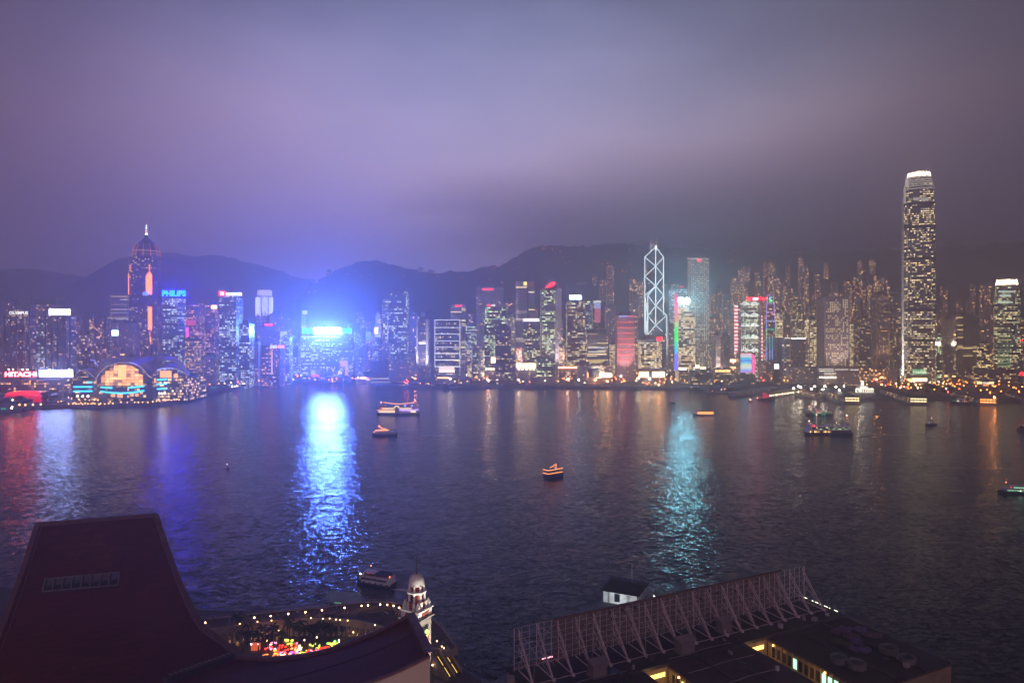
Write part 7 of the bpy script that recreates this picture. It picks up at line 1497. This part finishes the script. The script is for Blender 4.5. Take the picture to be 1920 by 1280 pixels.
# people: one skinned body, copied in different clothes
def person_mesh(walk):
    me = bpy.data.meshes.new('person'); s = .22*walk
    V = [(0, 0, .95), (0, 0, 1.2), (0, 0, 1.45), (0, 0, 1.56), (.02, 0, 1.70), (0, .10, .90), (s, .10, .5), (s*1.5, .10, .06), (s*1.5+.16, .10, .03), (0, -.10, .90), (-s*.6, -.10, .5), (-s*1.6, -.10, .07), (-s*1.6+.15, -.10, .03),
         (0, .20, 1.42), (-s*.6, .25, 1.14), (-s*.1+.08, .24, .88), (0, -.20, 1.42), (s*.6, -.25, 1.14), (s*.9+.1, -.24, .90)]
    E = [(0, 1), (1, 2), (2, 3), (3, 4), (0, 5), (5, 6), (6, 7), (7, 8), (0, 9), (9, 10), (10, 11), (11, 12), (2, 13), (13, 14), (14, 15), (2, 16), (16, 17), (17, 18)]
    me.from_pydata(V, E, []); o = bpy.data.objects.new('p', me); link(o); m = o.modifiers.new('s', 'SKIN'); 
    rad = [.15, .15, .16, .06, .115, .10, .065, .045, .04, .10, .065, .045, .04, .075, .05, .035, .075, .05, .035]
    for i, r in enumerate(rad): me.skin_vertices[0].data[i].radius = (r, r)
    me.skin_vertices[0].data[0].use_root = True; o.modifiers.new('b', 'SUBSURF').levels = 1
    bpy.context.view_layer.update(); ev = bpy.data.meshes.new_from_object(o.evaluated_get(bpy.context.evaluated_depsgraph_get())); bpy.data.objects.remove(o)
    ev.materials.clear(); ev.materials.append(M_DARK); ev.materials.append(dif('skin', (.45, .28, .2), .6)); ev.materials.append(dif('hair', (.02, .015, .012), .7)); ev.materials.append(dif('trousers', (.03, .03, .05), .8))
    for p in ev.polygons:
        z = p.center.z; y = abs(p.center.y); p.material_index = 2 if (z > 1.73 or (z > 1.62 and p.center.x < -.01)) else (1 if z > 1.53 or (y > .17 and z < .97 and z > .8) else (3 if z < .93 else 0)); p.use_smooth = True
    return ev
PM = [person_mesh(1), person_mesh(.5), person_mesh(0.15)]
CL = [dif('coat_'+n, c, .8) for n, c in (('black', (.02, .02, .02)), ('navy', (.03, .04, .09)), ('red', (.25, .03, .03)), ('grey', (.16, .16, .16)), ('cream', (.4, .36, .28)))]
CN = ['black', 'navy', 'red', 'grey', 'cream']
R = random.Random(9); pcount = 0
def folk(px, row, z, group, where):
    global pcount
    k = R.choice((0, 0, 1, 1, 2, 3, 4)); o = link(bpy.data.objects.new('person', R.choice(PM))); p = G(px, row, z); o.location = (p.x, p.y, z+.01); o.rotation_euler = (0, 0, R.uniform(0, 6.28)); o.scale = (1, 1, R.uniform(.93, 1.05))
    o.material_slots[0].link = 'OBJECT'; o.material_slots[0].material = CL[k]; tag(o, 'person in %s top and dark trousers %s' % (CN[k], where), 'person', group+' in '+CN[k])
for a, b in ((470, 1158), (500, 1159), (512, 1157), (520, 1157.5), (546, 1154), (583, 1150), (612, 1146), (632, 1144), (648, 1155), (652, 1154), (660, 1153), (671, 1138), (700, 1136), (715, 1134), (735, 1136), (742, 1138), (760, 1142), (530, 1158), (558, 1153), (401, 1163), (420, 1166)): folk(a, b, ZD, 'people on the terrace', 'on the raised terrace by the sea rail')
for a, b in ((812, 1190), (818, 1196), (826, 1203), (830, 1210), (836, 1206), (822, 1206)): folk(a, b, ZD, 'people right of the clock tower', 'on the terrace right of the clock tower')
for a, b in ((420, 1190), (424, 1191), (437, 1196), (440, 1195), (443, 1196), (489, 1187), (510, 1190), (530, 1184), (566, 1180), (672, 1181)): folk(a, b, 3.6, 'people in the palm plaza', 'walking in the palm plaza')
for a, b in ((872, 1252), (880, 1258), (893, 1247), (900, 1258), (915, 1254), (925, 1266), (942, 1256), (860, 1262), (935, 1250)): folk(a, b, 3.6, 'people on the lower promenade', 'on the lower promenade between hall and pier')
# palms
def palm_proto(seed, h):
    R = random.Random(seed); root = thing('palm_tree', (0, 0, 0), 'x', 'palm tree'); mb = MB(); mb.tube((0, 0, -.2), (.15, .1, h*.5), .22, 7, 0, .17); mb.tube((.15, .1, h*.5), (.1, .3, h), .17, 7, 0, .13); mb.build('trunk', M_BARK, root, local=True)
    mb = MB()
    for k in range(18):
        a = k*2.4+R.random()*.3; el = R.uniform(.1, 1.0); Lf = R.uniform(2.4, 3.4); prev = Vector((.1, .3, h)); dr = Vector((math.cos(a)*math.cos(el), math.sin(a)*math.cos(el), math.sin(el))); sd = Vector((-math.sin(a), math.cos(a), 0))
        for s in range(7):
            nx = prev+dr*Lf/7; dr = (dr-Vector((0, 0, .30))).normalized(); w = .42*math.sin(math.pi*(s+1)/8)+.08
            for q in (-1, 1): mb.face([prev, nx, nx+sd*q*w-Vector((0, 0, w*.6))]); mb.face([prev, prev+sd*q*w*.9-Vector((0, 0, w*.5)), (prev+nx)/2])
            prev = nx
    mb.build('crown', M_LEAF, root, local=True); return root
PP = [palm_proto(1, 7), palm_proto(5, 5.5)]; up_ = set()
for i, (a, b) in enumerate(((464, 1207), (470, 1216), (494, 1213), (504, 1222), (538, 1196), (484, 1222), (513, 1216), (455, 1219), (543, 1210), (526, 1222), (572, 1222), (590, 1218), (447, 1198), (560, 1204))):
    k = i % 2; o = copy_tree(PP[k]) if k in up_ else PP[k]; up_.add(k); p = G(a, b, 3.6); o.location = (p.x, p.y, 3.6); o.rotation_euler = (0, 0, i*1.3); o.scale = (.9+.02*i,)*3
    tag(o, 'dark feathery palm standing in the lantern plaza', 'palm tree', 'palms in the lantern plaza')
for a, b, sc in ((420, 1216, .45), (572, 1186, .75), (586, 1184, .8), (598, 1182, .85), (610, 1183, .9), (622, 1185, .9), (634, 1187, .8), (592, 1192, .8), (606, 1193, .85), (620, 1196, .8), (646, 1190, .7), (560, 1190, .65), (655, 1184, .5)):
    p = G(a, b, 3.6); put_tree((p.x, p.y, 3.6), 'dense dark round tree in the lantern plaza' if a != 420 else 'small round bush near the foot of the sweeping roof', 'round trees in the lantern plaza' if a != 420 else None, sc*.72, 'plaza_tree')
# festival lanterns
def lantern(px, row, col, kind, label, group, s=1.0):
    key = ('lan', col, kind); cc = {'red': (1, .04, .02), 'pink': (1, .25, .45), 'yellow': (.95, .85, .10), 'green': (.25, .9, .12), 'magenta': (.8, .08, 1), 'cream': (1, .75, .5), 'orange': (1, .3, .06)}[col]
    if key not in LM:
        m = emi('lantern_'+col, cc, 3.2, True); mb = MB()
        if kind == 'round': mb.ball((0, 0, 1.5), .62, 10, 6, 0, .85); mb.tube((0, 0, 0), (0, 0, 1), .06, 4, 1); mb.lathe((0, 0, 2.0), [(.25, 0), (.2, .15)], 8, 1)
        elif kind == 'flower':
            mb.tube((0, 0, 0), (0, 0, 1), .07, 4, 1); mb.ball((0, 0, 1.4), .4, 8, 5, 0)
            for k in range(6): a = k*1.047; mb.ball((.55*math.cos(a), .55*math.sin(a), 1.3), .32, 7, 4, 0, .7)
        else:
            for k in range(5): mb.ball((k*.75-1.5, .25*math.sin(k*1.4), 1.3+.25*math.sin(k*1.1)), .45-.05*k, 8, 5, 0, .9)
            mb.tube((-1, 0, 0), (-1, 0, 1), .06, 4, 1); mb.tube((.8, 0, 0), (.8, 0, 1), .06, 4, 1)
        LM[key] = mb.build('festival_lantern', [m, M_DARK]); o = LM[key]
    else: o = LM[key].copy(); link(o)
    p = G(px, row, 5.0); o.location = (p.x, p.y, 3.6); o.rotation_euler = (0, 0, R.uniform(0, 6)); o.scale = (s,)*3; tag(o, label, 'lantern', group)
R = random.Random(31)
for (a0, a1, b0, b1, n, cols) in ((504, 516, 1198, 1214, 10, ['red', 'red', 'cream', 'pink']), (520, 536, 1205, 1224, 14, ['red', 'cream', 'pink', 'red']), (532, 548, 1194, 1204, 8, ['yellow', 'green', 'yellow', 'red']), (540, 556, 1202, 1222, 14, ['red', 'red', 'pink', 'orange']), (544, 552, 1214, 1219, 4, ['magenta']), (552, 562, 1200, 1226, 10, ['red', 'pink', 'cream']), (566, 596, 1212, 1222, 14, ['green', 'cream', 'pink', 'red', 'yellow']), (594, 612, 1208, 1216, 8, ['red', 'red', 'green']), (580, 600, 1203, 1208, 6, ['yellow', 'green']), (606, 628, 1199, 1206, 7, ['yellow', 'yellow', 'green']), (492, 532, 1213, 1225, 9, ['red', 'orange'])):
    for _ in range(n): c_ = R.choice(cols); lantern(R.uniform(a0, a1), R.uniform(b0, b1), c_, R.choice(('round', 'flower', 'dragon')), '%s glowing festival lantern in the crowded plaza display' % c_, c_+' festival lanterns', R.uniform(.35, .75))
# red lit booth and hedge fence of lanterns
p = G(478, 1219, 3.6); t = thing('stall', (p.x, p.y, 3.6), 'small red-fronted booth with two lamps at the edge of the lantern display', 'stall'); MB().box(p.x-1.3, p.x+1.3, p.y, p.y+1.5, 3.6, 5.6).build('body', emi('booth_red_glow', (1, .16, .06), .7), t)
for s in (-1.2, 1.2): MB().ball((p.x+s, p.y-.1, 5.8), .28).build('lamp', WDOT, t)
# ---------------------------------------------------------------- pier with the billboard frame
M_BB = dif('billboard_back', (.15, .125, .115), .9, scale=.4); M_FR = dif('frame_steel_pinkish', (.62, .50, .49), .6, scale=1); M_RF = dif('old_felt_roof', (.045, .038, .038), .95, scale=.25); M_PW = dif('pier_yellow_wall', (.26, .19, .11), .85)
ZR = 15.0
A = Vector((.6, 190, ZR)); B = Vector((102.7, 240, ZR)); D = (B-A).normalized(); Nn = Vector((D.y, -D.x, 0)); LL = (B-A).length   # Nn points to the camera side
def W3(u, v, z): p = A+D*u+Nn*v; return (p.x, p.y, z)
def W2(u, v): p = A+D*u+Nn*v; return (p.x, p.y)
t = thing('ferry_terminal', (*W2(40, 20), 0), 'big low pier building at lower right with dark felt roofs and lit sunken courts', 'pier building')
# roof built as strips leaving two open courts
def slabq(u0, u1, v0, v1, z, name, mat, th=.6): return MB().prism([W2(u0, v0), W2(u1, v0), W2(u1, v1), W2(u0, v1)][::-1], z-th, z).build(name, mat, t)
slabq(-1, LL+1.5, -3, 15, ZR, 'front_roof', M_RF)
VE = 50; CO = ((33, 41), (71, 79.5))
def row_of(u, v, z=ZR): p = W3(u, v, z); return (960+p[0]/p[1]*F, HZ+(CH-p[2])/p[1]*F)
for k, (u0, u1) in enumerate(((-1, 33), (41, 71), (79.5, LL+1.5))): slabq(u0, u1, 15.6, VE, ZR-.5+.03*k, 'roof_panel', (M_RF, dif('newer_roof_felt', (.065, .052, .052), .95, scale=.3), M_RF)[k])
MB().prism([W2(-1, -3), W2(LL+1.5, -3), W2(LL+1.5, VE), W2(-1, VE)][::-1], -1, 6.5).build('lower_floor', [M_PW], t)
for q in ((-.9, -2.8, LL+1.3, -2.4), (-.9, -2.3, -.5, VE-.5), (LL+.9, -2.3, LL+1.3, VE-.5), (-.9, VE-.4, LL+1.3, VE)):
    MB().prism([W2(q[0], q[1]), W2(q[2], q[1]), W2(q[2], q[3]), W2(q[0], q[3])][::-1], 6.5, ZR-1.2).build('wall', M_PW, t)
for (u0, u1) in CO:
    for q in ((u0, 15.2, u1, 15.5), (u0-.5, 15.6, u0-.2, VE-1), (u1+.2, 15.6, u1+.5, VE-1)):
        MB().prism([W2(q[0], q[1]), W2(q[2], q[1]), W2(q[2], q[3]), W2(q[0], q[3])][::-1], 6.5, ZR-.62).build('court_wall', M_PW, t)
EYW = emi('court_window_yellow', (1, .72, .18), 2.6, True); EGW = emi('court_window_green', (.45, 1, .62), 1.8, True); EOL = emi('court_lamp_orange', (1, .42, .12), 9, True)
for u0, u1 in CO:
    for k in range(6): a_ = u0+1.2+k*1.0; MB().prism([W2(a_, 15.55), W2(a_+.8, 15.55), W2(a_+.8, 15.66), W2(a_, 15.66)][::-1], 11.9, 13.1).build('court_window', EYW, t)
    for k in range(13):
        v0 = 17.5+k*2.0; m = {4: EGW, 9: EGW, 10: EGW, 11: EGW}.get(k, M_GLASSD) if u0 > 60 else (M_GLASSD if k != 2 else EYW)
        MB().prism([W2(u1+.05, v0), W2(u1+.16, v0), W2(u1+.16, v0+1.5), W2(u1+.05, v0+1.5)][::-1], 10.0, 12.9).build('court_window', m, t)
        MB().prism([W2(u1-.3, v0+1.62), W2(u1+.16, v0+1.62), W2(u1+.16, v0+1.88), W2(u1-.3, v0+1.88)][::-1], 6.5, ZR-.7).build('court_post', M_PW, t)
    for z in (9.2, 9.6): MB().tube(W3(u1-.5, 16, z), W3(u1-.5, VE-2, z), .08, 4).build('gallery_rail', M_PW, t)
    for v in ((18.5, 37) if u0 > 60 else (21, 30)): MB().ball(W3(u1-.6, v, 13.9), .32).build('court_lamp', EOL, t)
    for v in (20, 35):
        ld = bpy.data.lights.new('court_light', 'POINT'); ld.energy = 420; ld.color = (1, .56, .20); ld.shadow_soft_size = .4; lo = link(bpy.data.objects.new('court_light', ld)); lo.parent = t; lo.location = Vector(W3(u0+4, v, 12))-t.location
# roof seams and right-end lit walkway
for v in (15.3,): MB().prism([W2(-1, v-.25), W2(LL+1.4, v-.25), W2(LL+1.4, v+.25), W2(-1, v+.25)][::-1], ZR-.6, ZR+.35).build('roof_upstand', M_DARK, t)
for u in (12, 26, 52, 60, 92, 104): MB().prism([W2(u-.15, -2), W2(u+.15, -2), W2(u+.15, VE-.5), W2(u-.15, VE-.5)][::-1], ZR-.5, ZR+.12).build('roof_seam', M_DARK, t)
EST = emi('walkway_tube', (.95, 1, .75), 5, True)
for v0, v1 in ((-1, .6), (2.6, 3.2), (4, 6.2), (7.6, 9), (9.6, 10), (11.6, 13)): MB().tube(W3(LL+.8, v0, ZR+.7), W3(LL+.8, v1, ZR+.7), .07, 5).build('walkway_light', EST, t)
mb = MB(); [mb.tube(W3(LL+2.0, v, ZR-1), W3(LL+2.0, v, ZR+2.6), .06, 4) for v in (-1, 2, 5, 8, 11, 14)]; mb.path([W3(LL+2.0, -2, ZR+1), W3(LL+2.0, 15, ZR+1)], .06, 4); mb.build('edge_rail', M_STEEL, t)
MB().box(W2(-3, 4)[0]-1, W2(-3, 4)[0]+1, W2(-3, 4)[1]-1, W2(-3, 4)[1]+1, 3.6, ZR+1).build('end_pillar', M_PARA, t)
MB().tube((X(938, 178), 178, 7.5), (X(952, 172), 172, 7.5), .25, 5).build('canopy_light', emi('lime_tube', (.85, 1, .25), 6, True), t)
MB().slab([(X(935, 178.5), 178.5, 8.4), (X(968, 178), 178, 8.4), (X(975, 168), 168, 8.4), (X(945, 168), 168, 8.4)], .3).build('entrance_canopy', M_RF, t)
R = random.Random(77)
for k in range(26):
    u, v = R.uniform(2, 110), R.choice((R.uniform(10.5, 14), R.uniform(17, 46)))
    if any(a-2 < u < b+2 for a, b in CO) and v > 15: continue
    w_, d_, h_ = R.uniform(.5, 1.8), R.uniform(.5, 1.4), R.uniform(.3, 1.3); MB().prism([W2(u, v), W2(u+w_, v), W2(u+w_, v+d_), W2(u, v+d_)][::-1], ZR-.5, ZR+h_).build(R.choice(('roof_hatch', 'vent_box')), R.choice((M_PALEW, M_DARK, M_CONC)), t)
for v in (13.2, 22, 31, 44): MB().path([W3(u, v+.5*math.sin(u*.3), ZR+.12) for u in range(0, 32, 4)], .09, 5).path([W3(u, v+.3*math.sin(u*.3), ZR+.12) for u in range(43, 70, 4)], .09, 5).build('roof_pipe', M_STEEL, t)
# the billboard frame
t = thing('billboard_frame', (*W2(55, 0), ZR), 'long steel billboard frame seen from behind, propped by a row of slanted trusses', 'billboard')
H0 = 12.0
MB().prism([W2(12.5, -.35), W2(LL-11, -.35), W2(LL-11, -.15), W2(12.5, -.15)][::-1], ZR+.9, ZR+H0-.2).build('panel_back', M_BB, t)
MB().prism([W2(0, -.33), W2(6.5, -.33), W2(6.5, -.2), W2(0, -.2)][::-1], ZR+.2, ZR+1).build('panel_strip', M_BB, t)
MB().prism([W2(12.5, -.55), W2(LL-11, -.55), W2(LL-11, .35), W2(12.5, .35)][::-1], ZR+H0-.19, ZR+H0+.25).build('top_walkway', dif('rusty_catwalk', (.13, .07, .05), .8), t)
g = MB(); nL = 48
for i in range(nL+1): u = LL*i/nL; g.tube(W3(u, .0, ZR), W3(u, .0, ZR+H0), .09 if i % 3 else .15, 4)
for j in range(8): z = ZR+.6+(H0-.6)*j/7; g.tube(W3(0, .05, z), W3(LL, .05, z), .06, 4)
for i in range(0, nL, 3):
    u0, u1 = LL*i/nL, LL*(i+3)/nL; zz = [(ZR+.6, ZR+H0*.5), (ZR+H0*.5, ZR+H0)][(i//3) % 2]; g.tube(W3(u0, .08, zz[0]), W3(u1, .08, zz[1]), .05, 4); g.tube(W3(u1, .08, zz[0]), W3(u0, .08, zz[1]), .05, 4)
g.build('grid', M_FR, t)
NB = 19
for k in range(NB):
    u = 1.2+(LL-2.4)*k/(NB-1); m_ = MB(); r = .15 if k % 4 else .22
    m_.tube(W3(u, .2, ZR+H0-.4), W3(u, 9.2, ZR+.2), r, 4); m_.tube(W3(u, .2, ZR+H0-2.0), W3(u, 8.6, ZR+.2), r*.8, 4); m_.tube(W3(u, .2, ZR+H0*.55), W3(u, 8.9, ZR+.3), r*.6, 4); m_.tube(W3(u, .2, ZR+.3), W3(u, 9.2, ZR+.3), r, 4)
    for q in range(6):
        f = q/6; a_ = W3(u, .2+9*f, ZR+H0-.4-(H0-.6)*f); b_ = W3(u, .2+8.4*min(1, f+.1), ZR+H0-2-(H0-2.2)*min(1, f+.1)); m_.tube(a_, b_, .05, 4)
    for f in (.33, .62): a_ = W3(u, .2, ZR+H0*(1-f)); b_ = W3(u, .2+9*f, ZR+H0-.4-(H0-.6)*f); m_.tube(a_, b_, .06, 4); m_.tube(W3(u, .2, ZR+.3), b_, .05, 4)
    m_.build('brace_truss', M_FR, t); q_ = W2(u, 9.4); MB().box(q_[0]-.4, q_[0]+.4, q_[1]-.4, q_[1]+.4, ZR, ZR+.7).build('footing', M_FR, t)
m_ = MB(); m_.tube(W3(1, 9.2, ZR+.35), W3(LL-1, 9.2, ZR+.35), .09, 4)
for i in range(0, NB-1, 3):
    u0 = 1.2+(LL-2.4)*i/(NB-1); u1 = 1.2+(LL-2.4)*(i+1)/(NB-1); m_.tube(W3(u0, 9, ZR+.3), W3(u1, .3, ZR+H0-.5), .05, 4); m_.tube(W3(u1, 9, ZR+.3), W3(u0, .3, ZR+H0-.5), .05, 4)
m_.build('tie_bars', M_FR, t)
R = random.Random(4)
for k in range(16):
    u = 20+R.random()*(LL-40); z = ZR+H0*R.choice((.86, .86, .7, .75)); MB().prism([W2(u, .1), W2(u+.9, .1), W2(u+.9, .5), W2(u, .5)][::-1], z, z+.7).build('junction_box', M_PALEW if k % 5 == 0 else M_DARK, t)
EPK = emi('pink_white_tube', (1, .35, .42), 3.5)
for u in (9.5, 11.3, 12.6, 14.2, 15.6): MB().tube(W3(u, -1.2, ZR+.9), W3(u+1.1, -1.2, ZR+1.0), .14, 4).build('pink_tube', EPK, t)
MB().tube(W3(LL-17, -1, ZR+1.2), W3(LL-15.5, -1, ZR+1.2), .12, 4).build('pink_tube', EPK, t)
# roof sheds under the braces
for u, v, w_, d_, lab in ((17.5, 10.2, 4.4, 3.2, 'small grey gabled roof shed, nearest of three under the billboard braces'), (48, 10.0, 4.8, 3.4, 'small grey gabled roof shed, middle one of three under the billboard braces'), (68.5, 5.0, 4.0, 3.0, 'small grey gabled roof shed, farthest of three and behind the braces')):
    s = thing('roof_shed', (*W2(u, v), ZR), lab, 'shed', 'sheds on the pier roof')
    MB().prism([W2(u, v), W2(u+w_, v), W2(u+w_, v+d_), W2(u, v+d_)][::-1], ZR+.35, ZR+3.9).build('wall', dif('shed_grey', (.17, .14, .14), .8), s)
    MB().prism([W2(u-.3, v-.3), W2(u+w_+.6, v-.3), W2(u+w_+.6, v+d_+.3), W2(u-.3, v+d_+.3)][::-1], ZR, ZR+.34).build('plinth', dif('shed_plinth', (.14, .12, .12), .9), s)
    mb = MB(); e0, e1, e2, e3 = W3(u-.5, v-.5, ZR+3.9), W3(u+w_+.5, v-.5, ZR+3.9), W3(u+w_+.5, v+d_+.5, ZR+3.9), W3(u-.5, v+d_+.5, ZR+3.9); r0, r1 = W3(u-.5, v+d_*.35, ZR+4.8), W3(u+w_+.5, v+d_*.35, ZR+4.8)
    mb.face([e0, e1, r1, r0][::-1]); mb.face([e2, e3, r0, r1][::-1]); mb.face([e0, r0, e3]); mb.face([e1, e2, r1]); mb.face([e0, e3, e2, e1]); mb.build('gable_roof', dif('shed_roof_pale', (.24, .20, .21), .7), s)
p = W3(24.5, 12.5, ZR); s = thing('tarpaulin', p, 'crumpled blue tarpaulin bundle on the pier roof beside the nearest shed', 'tarpaulin'); R = random.Random(1)
MB().grid(lambda u, v: (p[0]-1.8+4.0*u, p[1]-1+2*v, ZR+.1+(1.1+.35*mnoise.noise(Vector((u*5, v*4, 2))))*math.sin(math.pi*u)*math.sin(math.pi*v)), 12, 8).build('cloth', dif('blue_tarp', (.03, .07, .14), .6), s)
# flower boxes / net heaps in the far right roof garden
M_FLW = [dif('net_violet', (.16, .11, .28), .9), dif('net_pinkish', (.16, .09, .14), .9), dif('net_olive', (.10, .10, .05), .9)]
for i, (a, b, sx, k) in enumerate(((1583, 1183, 2.6, 0), (1613, 1183, 2.2, 0), (1600, 1197, 2.4, 1), (1632, 1193, 2.2, 1), (1607, 1206, 1.8, 0), (1570, 1204, 1.8, 2), (1590, 1212, 2, 2), (1603, 1220, 1.6, 0), (1620, 1221, 2.4, 0), (1645, 1194, 1.6, 1), (1568, 1188, 1.6, 1))):
    p = G(a, b, ZR); s = tag(MB().build('planting_heap', M_FLW[k]), '%s heap of roof plants, number %s from the top of the roof garden' % (('violet', 'pinkish', 'olive')[k], ORD[i].replace('leftmost', 'first')), 'planting', 'roof garden plants')
    bpy.data.objects.remove(s); R = random.Random(i); mb = MB(); leafy(mb, (p.x, p.y, ZR+.7), sx, .6, 260, R, .3, 0)
    s = mb.build('roof_shrub', M_FLW[k]); tag(s, ('violet', 'pinkish', 'olive')[k]+' clump of plants in the roof garden at lower right', 'plants', ('violet', 'pinkish', 'olive')[k]+' roof garden clumps')
for a, b, r in ((1667, 1222, 2.6), (1573, 1240, 2.4), (1606, 1250, 2.6), (1702, 1240, 2.2)):
    p = G(a, b, ZR); s = thing('water_tank', (p.x, p.y, ZR), '%s pale roof tank %s' % ('round', {1667: 'right of the roof garden', 1573: 'at the bottom left of the roof garden', 1606: 'below the roof garden clumps', 1702: 'nearest the right end of the roof'}[a]), 'tank')
    MB().lathe((p.x, p.y, ZR), [(r, 0), (r, 1.6), (r*.86, 1.7)], 20).build('tank_wall', dif('tank_pale', (.11, .11, .11), .7), s); MB().lathe((p.x, p.y, ZR+1.71), [(r*.8, 0), (r*.1, .5)], 20).build('lid', M_DARK, s)
# white hut barge moored beyond the billboard
Yq = 270; t = thing('floating_hut', (X(1175, Yq), Yq, 0), 'white hut with a dark green roof and mast on a floating pontoon', 'pontoon hut'); x0, x1 = X(1128, 268), X(1196, 262)
pol = [(x0, 268), (x1, 262), (x1+7, 276), (x0+6, 284)]
MB().prism([(x0-4, 257), (x1+1, 252), (x1+9.5, 277), (x0+5, 286)], -.8, 3.2).build('pontoon', M_DARK, t)
zt_ = Z(1107, 268); MB().prism(shrink(pol, .93), 3.21, zt_+.2).build('wall', dif('hut_white_wall', (.66, .66, .64), .6), t)
rf = MB(); c4 = shrink(pol, 1.06); ax = [( (c4[0][0]+c4[3][0])/2+2.4, (c4[0][1]+c4[3][1])/2), ((c4[1][0]+c4[2][0])/2-1.5, (c4[1][1]+c4[2][1])/2)]
q4 = [(*c, zt_+.2) for c in c4]; rr0, rr1 = (*ax[0], zt_+2.1), (*ax[1], zt_+2.1)
rf.face([q4[0], q4[1], rr1, rr0]); rf.face([q4[1], q4[2], rr1]); rf.face([q4[2], q4[3], rr0, rr1]); rf.face([q4[3], q4[0], rr0]); rf.face(q4[::-1]); rf.build('roof', dif('dark_green_roof', (.022, .035, .022), .8), t)
d_ = Vector((x1-x0, -6, 0)).normalized()
for f0, f1, z0, z1, m in ((.36, .50, 4.2, zt_-.4, M_GLASSD), (.70, .76, 3.6, zt_-.5, M_STEEL), (.18, .22, 3.4, zt_-.3, M_STEEL)): a_ = (x0+(x1-x0)*f0, 268-6*f0+.55); b_ = (x0+(x1-x0)*f1, 268-6*f1+.55); MB().prism([(a_[0], a_[1]-.4), (b_[0], b_[1]-.4), b_, a_], z0, z1).build('door', m, t)
MB().tube((X(1185, 272), 272, zt_+1), (X(1185, 272), 272, zt_+9.5), .09, 5).build('mast', M_PALEW, t)
lo_p = (x1+2.0, 265, 4.0); MB().ball(lo_p, .35).build('lamp', emi('hut_orange_lamp', (1, .45, .15), 14, True), t); MB().box(x1+.9, x1+2.2, 265.0, 265.7, 2.2, 4.6).build('green_window', emi('hut_green_window', (.5, 1, .8), 1.4), t)
flood(1150, 0, 5.6, 257.5, (X(1160, 266), 266, 5.5), 3000, (.85, .95, 1), 130, 'unseen white light added in front of the floating hut')  # light added to whiten the hut wall, no such source seen
t = boat('launch', 'small white tent-roofed launch moored right of the floating hut', 1225, 1131, 20, 'boat'); hull_mb(9, 3, 1, .3).build('hull', [HULLW, M_DECK], t, local=True); MB().lathe((0, 0, 1.2), [(2.6, 0), (1.8, 1.0), (.3, 2.0)], 6, sy=.6).build('canopy', dif('canopy_white', (.45, .45, .48), .7), t, local=True); MB().tube((0, 0, 3), (0, 0, 6.5), .05, 4).build('mast', M_PALEW, t, local=True)
# railing along the lower promenade
rp = [Vector((x, y, 3.6)) for x, y in near_shore[10:14]]; t = thing('promenade_railing', (rp[0].x, rp[0].y, 3.6), 'low railing along the dark promenade between terrace stairs and billboard', 'railing')
mb = MB()
for a, b in zip(rp, rp[1:]):
    for z in (.6, 1.1): mb.tube((a.x, a.y, 3.6+z), (b.x, b.y, 3.6+z), .05, 4)
    n = int((b-a).length/1.5)+1; [mb.tube((a.lerp(b, k/n).x, a.lerp(b, k/n).y, 3.6), (a.lerp(b, k/n).x, a.lerp(b, k/n).y, 4.75), .05, 4) for k in range(n)]
mb.build('rails', M_STEEL, t)
